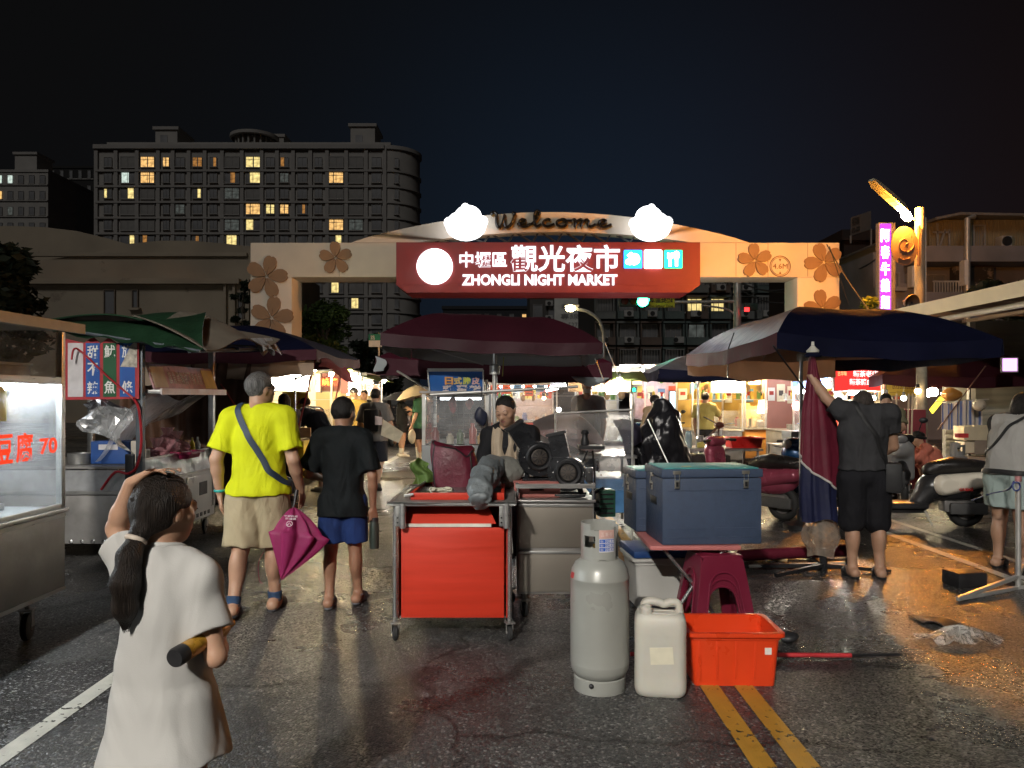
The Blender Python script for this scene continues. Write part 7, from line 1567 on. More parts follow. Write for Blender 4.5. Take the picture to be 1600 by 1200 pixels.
	nt = ST.node_tree; bs = [n for n in nt.nodes if n.type == 'BSDF_PRINCIPLED'][0]; wv = nt.nodes.new('ShaderNodeTexWave'); wv.inputs['Scale'].default_value = 4.2; wv.inputs['Distortion'].default_value = .6; tc = nt.nodes.new('ShaderNodeTexCoord'); nt.links.new(tc.outputs['Object'], wv.inputs[0]); cr = nt.nodes.new('ShaderNodeValToRGB'); cr.color_ramp.elements[0].color = (.06,.13,.4,1); cr.color_ramp.elements[1].color = (.62,.57,.52,1); cr.color_ramp.elements[1].position = .5; nt.links.new(wv.outputs[0], cr.inputs[0]); nt.links.new(cr.outputs[0], bs.inputs['Base Color'])
	b = MB(); p0 = P(1471,629,12.8); p1 = P(1533,626,12.8); b.sheet(lambda u, v: p0.lerp(p1,u)+V((0,.03*math.sin(u*30),-.44*v-.02*math.sin(u*8))), 40, 6, ST, .004); T(b.obj('striped_cloth', None, 60), 'blue and white striped cloth hanging under the maroon awning', 'cloth')
	b = MB(); b.tube([P(1462,627,12.8), P(1545,624,12.8)], .012, ALU, 6); T(b.obj('cloth_rail', None, 40), 'rail carrying the striped cloth', 'rail')
	for i, (u0, v0, u1, v1, c) in enumerate(((1506,688,1533,665,(.6,.52,.36)),(1523,710,1546,684,(.28,.22,.17)),(1507,708,1524,689,(.66,.56,.4)),(1524,683,1543,664,(.62,.56,.4)),(1513,735,1545,712,(.4,.29,.2)))):
		b = MB(); b.box2(P(u0,v0,12.4+.01*i), P(u1,v1,12.7), mat('carton_%d' % i, c, .7, 0, .12, 4), .008); T(b.obj('carton', None, 20), ['pale carton on top of the stack behind the woman at right','dark brown carton at the right of the carton stack','pale carton at the lower left of the carton stack','cream carton at the upper right of the carton stack','low brown carton on the ground below the stack'][i], 'box')
	sack('sack', 'pale lumpy sack beside the grey cylinder', V((PX(1476,11.4),11.4,.1)), (.4,.3,.3), mat('sack_pale', (.42,.33,.25), .8), 4)
	sack('sack', 'brown bundle on the ground right of the grey cylinder', V((PX(1545,11.4),11.4,.1)), (.5,.3,.32), mat('sack_brown', (.28,.2,.15), .8), 9)
	b = MB(); b.ball(P(1487,617,12.7), .13, OW, 3, (1.3,1,.8)); b.jitter(.03, 4, 2); T(b.obj('hanging_bag', None, 60), 'orange-brown bag hanging above the striped cloth', 'bag')
	b = MB(); b.ball(P(1530,633,12.5), .10, mat('ball_pale', (.55,.48,.38), .6, 0, .1, 4, wear=(.02,.02,.02), wearscale=9, wearamt=.55), 3); T(b.obj('spotted_ball', None, 60), 'pale ball with black spots hanging at the end of the striped cloth', 'ball')
	gas_cylinder((PX(1496,11.),11.,.0), 'dull grey gas cylinder standing behind the scooter seat', mat('cylinder_dull', (.2,.19,.18), .5, .1, .1, 4), 1., R(30), False)
	b = MB(); b.box2(P(1498,684,10.9), P(1507,677,11.), mat('red_tag', (.5,.04,.04), .5)); T(b.obj('red_tag', None, 0), 'red tag hanging over the dull grey cylinder', 'tag')
	Y = 10.6; x0, x1 = PX(1060,Y), PX(1193,Y); b = MB(); b.box2((x0,Y,.77), (x1,Y+.75,.80), STEELD, .004); t = b.obj('work_table', None, 0); T(t, 'long steel work table carrying the red basin', 'table')
	for x in (x0+.06,(x0+x1)/2,x1-.06):
		for y in (Y+.05,Y+.7): b = MB(); b.bar((x,y,0),(x,y,.77),.03,.03,STEELD); b.obj('leg', t, 0)
	b = MB(); b.box2((x0+.1,Y+.05,.42), (x1-.5,Y+.7,.45), BLACKM); b.box2((x0+.2,Y+.1,.45), (x0+.75,Y+.6,.7), mat('dark_stove', (.05,.045,.04), .5, .5), .01); b.obj('lower_shelf', t, 0)
	basin('bright red plastic basin on the long steel work table', V((PX(1163,Y+.3),Y+.35,.802)), .46, .4, .14, mat('bright_red_plastic', (.62,.02,.015), .35), 0)
	for i, (u, h, rr, m) in enumerate(((1076,.24,.05,mat('glass_jug', (.3,.4,.42), .15)),(1094,.17,.06,STEEL),(1117,.2,.05,STEEL),(1127,.26,.035,ALU),(1100,.09,.11,mat('yellow_bowl', (.6,.5,.12), .5)))):
		b = MB(); x = PX(u,Y+.25); b.lathe([(0,0),(rr*.9,0),(rr,h*.1),(rr,h*.8),(rr*.75,h*.95),(rr*.8,h),(0,h)], m, 18, Matrix.Translation((x,Y+.25,.802))); T(b.obj('canister', None, 30), ['glassy jug at the left end of the work table','steel canister second from the left on the work table','steel canister left of the red basin','slim tall flask touching the red basin','low yellow bowl on the work table'][i], 'container')
	b = MB(); b.tube([P(1125,688,10.9), P(1123,665,10.9)], .02, mat('brown_stem', (.1,.03,.02), .5), 8); b.ball(P(1124,664,10.9), .06, mat('brown_stem', (.1,.03,.02), .5), 2, (1.2,1.2,.8))
	o = b.obj('table_fan', None, 40); T(o, 'three bladed dark fan standing on the work table', 'fan')
	for k in range(3):
		b = MB(); a = R(10+120*k); d = V((math.cos(a), .4, math.sin(a)*.5)).normalized(); c = P(1124,664,10.85); b.bar(c+d*.04, c+d*.25, .07, .008, BLACKP); b.obj('blade', o, 0)
	market_stall('lit stall with olive awning behind the clear sheets', PX(912,12.6), PX(986,12.6), 12.6, 14.2, zc=.8, zr=1.98, body=mat('white_front', (.5,.5,.52), .5), back=CREAM, lamp=emis('tube_c2', (.95,.97,1), 32), open_='y', seed=11, goods=5)
	b = MB(); b.sheet(lambda u, v: P(905+100*u,576+4*u,12.5+.0)+V((0,-.5*v+.1,-.18*v-.01*math.sin(u*20))), 16, 5, cloth2('olive_awning', (.10,.13,.04), .3), .01); T(b.obj('awning', None, 50), 'olive green awning edge right of the maroon parasols', 'awning')
	b = MB(); b.box2(P(888,612,12.5), P(984,595,12.55), WOOD); T(b.obj('wood_board', None, 0), 'plywood board above the lit stall with olive awning', 'board')
	b = MB(); b.tube([P(948,613,12.4), P(964,612,12.4)], .03, emis('tube_c3', (.95,.97,1), 30), 8); T(b.obj('tube_lamp', None, 40), 'violet-white glaring lamp at the right end of the olive awning stall', 'lamp')
	b = MB(); b.tube([P(853,609,13), P(884,602,13)], .035, emis('tube_c3', (.95,.97,1), 30), 8); T(b.obj('tube_lamp', None, 40), 'slanting white tube lamp behind the vendor stall', 'lamp')
	market_stall('far stall with white lit front down the middle', PX(1008,22), PX(1082,22), 22, 24, zc=.85, zr=2.4, body=STEELD, back=mat('pinkish_back', (.55,.42,.45), .6), lamp=emis('tube_c2', (.95,.97,1), 32), open_='y', seed=12, goods=5)
	lightbox('sign_box', 'white lit shop sign over the street right of the maroon parasols', P(989,577,24), 40/1200*24, 14/1200*24, .15, (0,-1,0), SIGNC)
	lightbox('sign_box', 'magenta half of the slanted lit sign below the white shop sign', P(978,595,23.5), 14/1200*23.5, 18/1200*23.5, .1, (0,-1,0), emis('magenta_glow', (1,.06,.75), 3))
	lightbox('sign_box', 'yellow half of the slanted lit sign below the white shop sign', P(994,594,23.5), 17/1200*23.5, 13/1200*23.5, .1, (0,-1,0), emis('yellow_glow', (1,.8,.3), 2.2))
	lightbox('sign_box', 'green dot-matrix sign low above the far stalls', P(981,609,22), 28/1200*22, 8/1200*22, .08, (0,-1,0), mat('led_back', (.0,.02,.02), .5), texts=(('水果冰',.04,.1,.92,.8,emis('led_green', (.02,1,.5), 4, False)),))
	lightbox('sign_box', 'small white and red lit panel beside the grey parasol panel', P(1051,640,14.5), 8/1200*14.5, 56/1200*14.5, .06, (0,-1,0), emis('cool_panel', (.7,.95,1), 1.6))
	tube_light('slanted greenish tube lamp beside the man with tan shirt', P(1035,625,15), P(1048,650,15), emis('tube_green', (.75,1,.9), 8), .022, batten=False)
	for i, (u, v, Y, r_, m) in enumerate(((763,592,20,.06,BULBW),(795,588,20,.06,BULBW),(823,592,20,.055,BULBW),(873,640,19,.06,BULBW),(850,622,21,.05,BULB),(866,655,19,.05,BULB),(720,600,16,.05,BULBW),(674,612,13,.04,BULBW))):
		bulb(['leftmost white bulb behind the vendor parasol','second white bulb behind the vendor parasol','third white bulb behind the vendor parasol','white bulb seen through the clear sheet','amber bulb seen through the clear sheet','lower amber bulb seen through the clear sheet','white bulb behind the blue menu board','small white bulb at the left edge of the display cart'][i], P(u,v,Y), r_, m)
	for i, (u, v, Y, r_) in enumerate(((778,597,26,.11),(783,605,26,.06),(787,651,22,.07),(822,660,22,.06))):
		b = MB(); b.ball(P(u,v,Y), r_, emis('red_lamp', (1,.03,.03), 9), 2); T(b.obj('red_lamp', None, 60), ['large red lamp behind the vendor parasol','small red lamp below the large one','red lamp seen low through the clear sheet','small red lamp seen low through the clear sheet'][i], 'lamp')
	lightbox('sign_box', 'orange lit lamp housing behind the vendor parasol', P(796,600,24), 20/1200*24, 6/1200*24, .1, (0,-1,0), emis('amber_glow', (1,.5,.12), 4))
	lightbox('sign_box', 'upright blue lit sign behind the vendor parasol', P(817,596,24), 6/1200*24, 20/1200*24, .1, (0,-1,0), emis('blue_glow', (.1,.25,1), 2.5))
	lightbox('sign_box', 'orange upright lit sign left of the blue one', P(806,596,24.5), 4/1200*24, 20/1200*24, .1, (0,-1,0), emis('amber_glow', (1,.5,.12), 4))
	lightbox('sign_board', 'grey poster beside the plywood board', P(869,594,13.5), 16/1200*13.5, 18/1200*13.5, .03, (0,-1,0), mat('poster_grey', (.35,.33,.37), .6, 0, .3, 12))
	market_stall('far stall lit red and white behind the vendor', PX(765,21), PX(870,21), 21, 23, zc=.85, zr=1.9, body=mat('red_front', (.4,.05,.04), .5), back=mat('pale_stall_back', (.36,.28,.24), .6), lamp=emis('tube_c2', (.95,.97,1), 32), open_='y', seed=13, goods=7)
right_stalls()
def added_bulbs():
	HL = emis('added_bulb', (1,.76,.42), 1300); HW = emis('added_bulb_white', (1,.9,.74), 1300)  # bulbs added to throw stall glow onto ground and people
	for lab, x, y, z, m in (('bare bulb added for glow before the cream stall on the left',-3.2,13.6,1.92,HL),('bare bulb added for glow before the stall with the red neon sign',-3.4,17.,1.95,HL),('bare bulb added for glow before the farthest left stall',-3.5,21.,1.95,HW),
		('bare bulb added for glow before the yellow lit stall',PX(1098,16.1),16.1,2.0,HL),('bare bulb added for glow before the orange plywood stall',PX(1186,16.5),16.5,2.0,HL),('bare bulb added for glow before the red fronted stall',PX(1290,14.1),14.1,1.95,HW),('bare bulb added for glow before the red signed stall',PX(1366,13.4),13.4,1.75,HL),('bare bulb added for glow before the olive awning stall',PX(968,12.1),12.1,1.78,HW),('bare bulb added for glow before the far middle stall',PX(1030,21.5),21.5,2.2,HW)): bulb(lab, (x,y,z), .042, m)
added_bulbs()
# scooters
def scooter(loc, rz, body, panel, label, logo=False, h=.016, mirror=True):
	"""step-through scooter along local +x (front); tyres on z = 0"""
	r = lroot('scooter', loc, label, 'scooter', None, rz)
	for x in (-.60,.62):
		b = MB(); M = Matrix.Translation((x,0,.215)) @ Matrix.Rotation(R(90),4,'X')
		b.tube([(x+.165*math.cos(a*.2618),0,.215+.165*math.sin(a*.2618)) for a in range(24)], .05, RUBBER, 10, closed=True); w = b.obj('wheel', r, 50)
		b = MB(); b.lathe([(.03,-.05),(.11,-.02),(.125,-.03),(.125,.03),(.11,.02),(.03,.05)], STEELD, 24, M); b.lathe([(0,-.06),(.04,-.06),(.04,.06),(0,.06)], STEELD, 16, M); b.obj('rim', w, 30)
	s = Sdf((-.95,-.26,.2), (.1,.26,.8), h); s.cone((-.85,0,.57),(-.25,0,.50),.10,.15,.02); s.ell((-.42,0,.46),(.36,.17,.16),.05); s.cone((-.2,0,.45),(-.08,0,.3),.14,.1,.05)
	link('rear_body', s.mesh('rear_body', [body], 1), r, 0)
	for sy in (-1,1):
		s = Sdf((-.95,-.3,.3), (.1,.3,.75), h); s.cone((-.80,sy*.10,.575),(-.30,sy*.125,.50),.085,.125,.02); s.half((0,0,.63),(.12,0,1)); s.half((0,0,.385),(0,0,-1)); s.half((0,sy*.228,0),(0,sy,0)); link('side_panel', s.mesh('side_panel', [panel], 1), r, 0)
	if logo:
		b = MB(); b.text('cuxi', (-.42,.2285,.45), (-1,0,0), (0,0,1), mat('logo_red', (.5,.03,.03), .4), w=.15, h=.04, bold=.03, ext=.004); b.obj('lettering', r, 0)
	s = Sdf((-.95,-.22,.5), (.1,.22,.85), h); s.cone((-.80,0,.70),(-.45,0,.705),.075,.10,.03); s.cone((-.45,0,.705),(-.2,0,.66),.10,.085,.04); s.ell((-.5,0,.73),(.3,.125,.06),.05); s.half((0,0,.61),(0,0,-1)); link('seat', s.mesh('seat', [mat('seat_vinyl', (.02,.018,.017), .35, 0, .2, 6, .2, 120)], 1), r, 0)
	b = MB(); b.box((.12,0,.26), (.5,.30,.07), body, 0, .02); b.box((.12,0,.20), (.5,.16,.06), BLACKP, 0, .01); b.obj('floorboard', r, 30)
	s = Sdf((.2,-.3,.2), (.9,.3,1.05), h); s.cone((.36,0,.34),(.44,0,.86),.05,.06,.03); s.cone((.37,.12,.4),(.42,.1,.8),.06,.07,.06); s.cone((.37,-.12,.4),(.42,-.1,.8),.06,.07,.06); s.ell((.46,0,.8),(.1,.13,.14),.05); link('leg_shield', s.mesh('leg_shield', [panel], 1), r, 0)
	s = Sdf((.3,-.2,.2), (1.0,.2,.7), h); s.cone((.48,0,.56),(.68,0,.45),.07,.085,.03); s.cone((.68,0,.45),(.82,0,.36),.085,.05,.03); s.half((0,0,.30),(0,0,-1)); link('front_fender', s.mesh('front_fender', [body], 1), r, 0)
	b = MB(); b.tube([(.62,0,.215),(.44,0,.62),(.40,0,.9)], .025, STEELD, 8)
	for sy in (-1,1): b.tube([(.62,sy*.07,.215),(.53,sy*.07,.45)], .02, STEELD, 8)
	b.obj('fork', r, 40)
	s = Sdf((.2,-.3,.75), (.65,.3,1.1), h); s.cone((.40,-.1,.93),(.40,.1,.93),.07,.07,.02); s.ell((.46,0,.93),(.09,.1,.075),.03); link('handlebar_cowl', s.mesh('handlebar_cowl', [body], 1), r, 0)
	b = MB(); b.tube(crv([(.33,.33,.94),(.36,.2,.95),(.40,0,.94),(.36,-.2,.95),(.33,-.33,.94)],4), .014, BLACKM, 8); b.tube([(.33,.33,.94),(.35,.23,.948)], .02, RUBBER, 8); b.tube([(.33,-.33,.94),(.35,-.23,.948)], .02, RUBBER, 8); b.obj('handlebar', r, 40)
	b = MB(); b.ball((.545,0,.93), .06, mat('lamp_glass', (.5,.5,.5), .1, 0, .1), 2, (.5,1.2,1)); b.obj('headlight', r, 60)
	if mirror:
		for sy in (-1,1): b = MB(); b.tube([(.37,sy*.2,.95),(.38,sy*.24,1.08),(.35,sy*.27,1.16)], .007, BLACKM, 6); b.ball((.35,sy*.29,1.19), .06, BLACKP, 2, (.35,1,.7)); b.obj('mirror', r, 40)
	b = MB(); b.box((-.5,0,.25), (.34,.16,.14), STEELD, 0, .03); b.tube([(-.38,-.12,.2),(-.6,-.16,.26),(-.86,-.17,.33)], [.025,.055,.05], BLACKM, 10); b.tube([(-.1,.1,.2),(-.16,.16,.03)], .012, STEELD, 6); b.box((-.58,.12,.23), (.42,.05,.13), mat('engine_case', (.12,.12,.12), .5, .5), 0, .02); b.obj('engine', r, 30)
	b = MB(); b.box((-.93,0,.53), (.05,.18,.06), mat('tail_red', (.3,.01,.01), .2), 0, .015); b.prism([(-.9,-.05,.5),(-.9,.05,.5),(-1.0,.07,.28),(-1.0,-.07,.28)], (.01,0,.004), BLACKP); b.obj('tail_light', r, 30)
	b = MB(); b.tube([(-.75,-.1,.72),(-.95,-.09,.75),(-.97,0,.755),(-.95,.09,.75),(-.75,.1,.72)], .012, CHROME, 8); b.obj('grab_rail', r, 40)
	return r
CREAMP = mat('cream_panel', (.80,.74,.62), .3, 0, .06, 3, coat=.3); DKB = mat('dark_body', (.03,.03,.032), .35, .1, .2, 5, coat=.3); PINKB = mat('pink_body', (.32,.06,.10), .25, .1, .12, 5, coat=.5); BLUB = mat('blue_body', (.02,.08,.2), .25, .2, .1, coat=.5); REDB = mat('red_body', (.35,.02,.02), .25, .1, .1, coat=.5); GRYB = mat('silver_body', (.3,.3,.31), .3, .4, .1)
scooter((PX(1425,9.0),9.0,0), R(176), DKB, CREAMP, 'black scooter with cream side panel and red script behind the grey shirted man', True, .012)
scooter((PX(1170,9.6),9.9,0), R(128), PINKB, PINKB, 'pink scooter half hidden behind the big blue cooler', mirror=False)
scooter((PX(1275,9.9),9.9,0), R(-150), BLUB, BLUB, 'dark blue scooter behind the hanging maroon cloth', mirror=False)
scooter((PX(1402,11.2),11.2,0), R(-110), DKB, WHITEP, 'black and white scooter facing the camera behind the cream panelled one')
scooter((PX(1012,15.),15.,0), R(100), BLUB, BLUB, 'blue scooter under the man in the tan shirt')
scooter((PX(1040,17.),17.,0), R(60), REDB, DKB, 'red scooter parked beyond the man in the tan shirt', h=.024)
scooter((PX(622,24),24,0), R(80), DKB, DKB, 'dark scooter parked far down the left street, nearer one', h=.024)
scooter((PX(634,27),27,0), R(95), DKB, GRYB, 'dark scooter with grey panels parked far down the left street', h=.024)
# people
def nv(a): a = np.array(a, float); return a/max(1e-9, np.linalg.norm(a))
JD = dict(pel=(0,0,.525), wai=(0,.004,.615), che=(0,.0,.735), nek=(0,-.012,.832), hed=(0,.014,.928),
		  shL=(-.106,-.006,.805), elL=(-.132,-.02,.63), wrL=(-.135,.02,.485), shR=(.106,-.006,.805), elR=(.132,-.02,.63), wrR=(.135,.02,.485),
		  hiL=(-.052,0,.50), knL=(-.056,.014,.275), anL=(-.058,-.012,.045), hiR=(.052,0,.50), knR=(.056,.014,.275), anR=(.058,-.012,.045))
SKIN = mat('skin', (.42,.245,.16), .5, 0, .08, 12, .04, 90, sss=.1); SKIN2 = mat('skin_tan', (.32,.17,.105), .5, 0, .08, 12, .04, 90, sss=.1); SKIN3 = mat('skin_pale', (.52,.33,.24), .5, 0, .06, 12, .04, 90, sss=.1)
LIP = mat('lips', (.30,.12,.10), .45, 0, .1); EYE = mat('eye_dark', (.015,.01,.008), .25, 0, .2)
def hair_mat(n, c): return mat(n, c, .5, 0, .6, 150, .8, 260, stretch=(1,1,.05), spec=.22)
HB = hair_mat('hair_black', (.012,.010,.009)); HG = hair_mat('hair_grey', (.10,.095,.09)); HBR = hair_mat('hair_dark_brown', (.011,.0075,.0055))
def fab(n, c, r=.85, v=.08, b=.25): return mat(n, c, r, 0, v, 7, b, 260, spec=.2, wrinkle=.55)
def hand(s, w, d, n, side, L, curl, spread=.12, thumb=.5):
	"""palm, four jointed fingers and a thumb; d = wrist to knuckles, n = way the palm faces, side +1 right / -1 left"""
	d = nv(d); n = nv(np.array(n, float)-d*np.dot(n, d)); t = nv(np.cross(n, d))*side    # towards the thumb
	w = np.array(w, float); pl = L*.5
	for k, o in enumerate((.19,.065,-.06,-.18)):
		kn = w+d*(pl*(1-.05*k))+t*o*L
		s.cone(w+d*L*.06+t*o*L*.5, kn, L*.075, L*.068, .012)
		ln = (.46,.52,.48,.37)[k]*L; a = curl*(1+.12*k); c0 = np.array(kn)
		dd = nv(d+t*o*spread*2)
		for q, f in enumerate((.45,.32,.23)):
			a_ = a*(.7 if q == 0 else 1.0)
			ang = a_ if q == 0 else ang+a_
			v = dd*math.cos(ang)+n*math.sin(ang); e = c0+v*ln*f; s.cone(c0, e, L*(.052-.004*q), L*(.048-.005*q), .003); c0 = e
	b = w+d*L*.13+t*L*.16; m = b+nv(d*.7+t*.75+n*.35*thumb)*L*.26; e = m+nv(d*.95+t*.15+n*.5*thumb)*L*.22
	s.cone(w+d*L*.1, b, L*.09, L*.075, .012); s.cone(b, m, L*.068, L*.056, .006); s.cone(m, e, L*.054, L*.045, .003)
def headM(yaw, pitch, roll=0): return np.array(Euler((pitch, roll, yaw), 'XYZ').to_matrix())
def person(loc, yaw, H, label, J={}, hs=None, head=(0,0,0), skin=SKIN, hair='short', hairm=HB, girth=1., bust=0., shirt=None, bottom=None, shoes=None, h=.01, hands=None, face=0, seed=1, sock=None, limb=1., extra=None, build=1., glasses=False, tail=None):
	j = {k: np.array(v)*H for k, v in JD.items()}; j.update({k: np.array(v, float)*(1 if k in J.get('abs', ()) else H) for k, v in J.items() if k != 'abs'})
	hs = hs or H/7.4; rs = random.Random(seed)
	allp = np.array(list(j.values())); lo = allp.min(0)-np.array([.17,.2,.06])*max(.8,girth); hi = allp.max(0)+np.array([.17,.2,0])*max(.8,girth); hi[2] = max(hi[2], j['hed'][2]+hs*.62); lo[2] = min(lo[2], -.0)-.012
	lo[2] = max(lo[2], -.02)
	s = Sdf(lo, hi, h); g = girth*H; lb = limb*H; k_ = .02
	s.cone(j['pel']+np.array([-.03*g,0,0]), j['pel']+np.array([.03*g,0,0]), .062*g, .062*g, .03); s.cone(j['pel'], j['wai'], .066*g, .06*g, .03); s.cone(j['wai'], j['che'], .06*g, .068*g, .03)
	M0 = np.eye(3); s.ell((j['che']+j['wai'])/2+np.array([0,0,.02*H]), (.088*g,.062*g,.12*H), .03); s.ell(j['che'], (.094*g,.062*g,.075*H), .03); s.ell(j['wai'], (.08*g,.06*g,.08*H), .03); s.ell(j['pel'], (.09*g,.066*g,.07*H), .03)
	s.cone(j['shL'], j['shR'], .036*lb, .036*lb, .03); s.cone(j['nek'], (j['shL']+j['nek'])/2, .034*H, .034*H, .03); s.cone(j['nek'], (j['shR']+j['nek'])/2, .034*H, .034*H, .03)
	hc = j['hed']; Mh = headM(*head)
	def hp(x, y, z): return hc+Mh @ (np.array([x,y,z])*hs)
	s.cone(j['nek']-np.array([0,0,.03*H]), hp(0,-.1,-.25), .030*H, .25*hs, .02)
	for sd in 'LR':
		sh, el, wr, hi_, kn, an = (j[q+sd] for q in ('sh','el','wr','hi','kn','an')); sg = -1 if sd == 'L' else 1
		s.cone(sh, el, .031*lb, .024*lb, .02); s.cone(el, el+(wr-el)*.35, .0245*lb, .0245*lb, .012); s.cone(el+(wr-el)*.3, wr, .024*lb, .0155*lb, .012)
		s.cone(hi_, kn, .055*lb*(girth**.5), .034*lb, .03); s.cone(kn, an, .032*lb, .0215*lb, .02)
		cd = nv(np.cross(np.array([1,0,0]), kn-an)); cf = (kn+(an-kn)*.33); s.ell(cf-np.array([0,.014*H,0]), (.031*lb,.034*lb,.075*H), .025)
		L = .108*H*(1.02 if H > 1.5 else .98); hd = (hands or {}).get(sd, {}); d = hd.get('d', wr-el); n = hd.get('n', (-sg,.25,0)); hand(s, wr+nv(np.array(d))*.008*H, d, n, sg, L, hd.get('curl', .38), thumb=hd.get('thumb', .5))
		ft = nv(J.get('ft'+sd, (sg*.12,1,0))) if 'ft'+sd in J else nv((sg*.12,1,0)); heel = an-ft*.028*H+np.array([0,0,-.02*H]); toe = an+ft*.092*H+np.array([0,0,-.032*H])
		if 'toe'+sd in J: toe = np.array(J['toe'+sd])*H
		s.cone(heel, toe, .026*H, .017*H, .02); s.cone(an, an+(toe-an)*.5, .024*H, .02*H, .015)
	s.ell(hp(0,-.06,.10), np.array([.335,.41,.40])*hs, .01, Mh); s.ell(hp(0,.10,-.12), np.array([.285,.30,.34])*hs, .03, Mh); s.ell(hp(0,.14,-.32), np.array([.205,.22,.16])*hs, .03, Mh); s.ell(hp(0,.27,-.41), np.array([.09,.075,.07])*hs, .02, Mh)
	for sg in (-1,1):
		s.ell(hp(sg*.338,-.03,-.04), np.array([.035,.085,.135])*hs, .006, Mh); s.ell(hp(sg*.2,.2,-.1), np.array([.11,.12,.1])*hs, .02, Mh)
	if h < .011:
		for sg in (-1,1): s.ell(hp(sg*.145,.415,.0), np.array([.085,.07,.055])*hs, .02, Mh, cut=True)
		s.cone(hp(0,.36,.03), hp(0,.455,-.14), .03*hs, .055*hs, .015); s.ell(hp(-.05,.40,-.155), np.array([.045,.05,.035])*hs, .008, Mh); s.ell(hp(.05,.40,-.155), np.array([.045,.05,.035])*hs, .008, Mh)
		for sg in (-1,1): s.ell(hp(sg*.145,.355,-.0), np.array([.07,.055,.05])*hs, .004, Mh); s.cone(hp(sg*.06,.385,.075), hp(sg*.22,.34,.085), .03*hs, .025*hs, .02)
		s.ell(hp(0,.375,-.255), np.array([.105,.05,.028])*hs, .012, Mh); s.ell(hp(0,.365,-.295), np.array([.085,.055,.03])*hs, .01, Mh)
	else: s.cone(hp(0,.36,.03), hp(0,.44,-.14), .04*hs, .06*hs, .02)
	mats = [skin, LIP]
	def region(c):
		r = np.zeros(len(c), int)
		if face:
			q = (c-hc) @ Mh/hs; r[((q[:,0]/.10)**2+((q[:,2]+.268)/.036)**2 < 1) & (q[:,1] > .3)] = 1
		return r
	o = link('person', s.mesh('person', mats, 2 if h < .011 else 1, region), None, 0); T(o, label, 'person'); base = o.location.copy()
	W0 = Matrix.Translation(V(loc)) @ Matrix.Rotation(yaw,4,'Z')
	def child(nm, f, ms, sm=1):
		c = link(nm, f.mesh(nm, ms, sm), None, 0); c.parent = o; c.matrix_parent_inverse = Matrix.Translation(-base); return c
	def childmb(nm, mb):
		c = mb.obj(nm, None, 50); c.parent = o; c.matrix_parent_inverse = Matrix.Translation(-base); return c
	if face:
		from mathutils.bvhtree import BVHTree
		tr = BVHTree.FromPolygons([v.co+base for v in o.data.vertices], [tuple(p.vertices) for p in o.data.polygons]); fw = V(Mh @ np.array([0,1.,0]))
		def on(x, z, off=.0012):
			q = tr.ray_cast(V(hp(x,.9,z)), -fw); return (q[0]+fw*off) if q[0] is not None else V(hp(x,.4,z))
		for nm, zz, pts, w in (('eyebrow',0,[(.07,.105),(.14,.125),(.225,.10)],.012),('eye',0,[(.085,-.005),(.115,-.018 if face == 2 else .004),(.15,-.026 if face == 2 else .010),(.185,-.018 if face == 2 else .004),(.21,.002)],.010)):
			for sg in (-1,1):
				b = MB(); b.tube([on(sg*x, z) for x, z in pts], [w*hs*k for k in ([.6,1,.5] if len(pts) == 3 else [.5,.9,1,.9,.5])], hairm if nm == 'eyebrow' else EYE, 6); childmb(nm, b)
	tb = None
	if bottom:
		lz = bottom.get('loose', .02); tb = Sdf(lo, hi, h); tb.ell(j['pel'], (.094*g+.008,.070*g+.008,.085*H), .03)
		for sd in 'LR': tb.cone(j['hi'+sd], j['kn'+sd], .060*lb*(girth**.5)+lz*.5, .047*lb+lz, .03)
	if shirt:
		m = shirt['m']; lz = shirt.get('loose', .022); hem = shirt.get('hem', .47)*H; fl = shirt.get('flare', 1.)
		t = Sdf(lo, hi, h); q = t
		t.cone(j['shL']*.97+j['nek']*.03, j['shR']*.97+j['nek']*.03, .038*lb+lz*.55, .038*lb+lz*.55, .03); t.ell(j['che'], (.096*g+lz,.064*g+lz,.09*H), .04)
		if bust: t.ell(j['che']+np.array([0,.035*H,-.01*H]), (.075*g+lz,.05*H+bust,.05*H), .04)
		t.ell((j['che']+j['wai'])/2, (.092*g+lz,.064*g+lz,.12*H), .05); t.cone(j['wai']-np.array([.028*g,0,0]), j['wai']+np.array([.028*g,0,0]), .058*g+lz, .058*g+lz, .05)
		bt = j['pel']*1.; bt = bt+np.array([0,0,min(0, hem-bt[2])-.03*H]);
		t.cone((j['wai']+j['pel'])/2-np.array([.03*g*fl,0,0]), bt-np.array([.034*g*fl,0,0]), .058*g+lz, (.060*g+lz)*fl, .05); t.cone((j['wai']+j['pel'])/2+np.array([.03*g*fl,0,0]), bt+np.array([.034*g*fl,0,0]), .058*g+lz, (.060*g+lz)*fl, .05)
		t.cone((j['wai']+j['pel'])/2, bt, .058*g+lz, (.060*g+lz)*fl, .05)
		t.cone(j['nek']+np.array([0,.0,-.01*H]), j['che'], .042*H, .06*g, .04)
		for sd in 'LR': t.cone(j['nek']-np.array([0,0,.006*H]), (j['sh'+sd]+j['nek'])/2, .036*H+lz*.35, .036*H+lz*.5, .02); t.cone((j['sh'+sd]+j['nek'])/2, j['sh'+sd]*.97+j['nek']*.03, .036*H+lz*.5, .038*lb+lz*.55, .02)
		if tb is not None: tb.f = tb.f-.010; t.union(tb, .03)
		tl = shirt.get('hemtilt', (0,0)); t.half((0,0,hem), (tl[0],tl[1],-1))
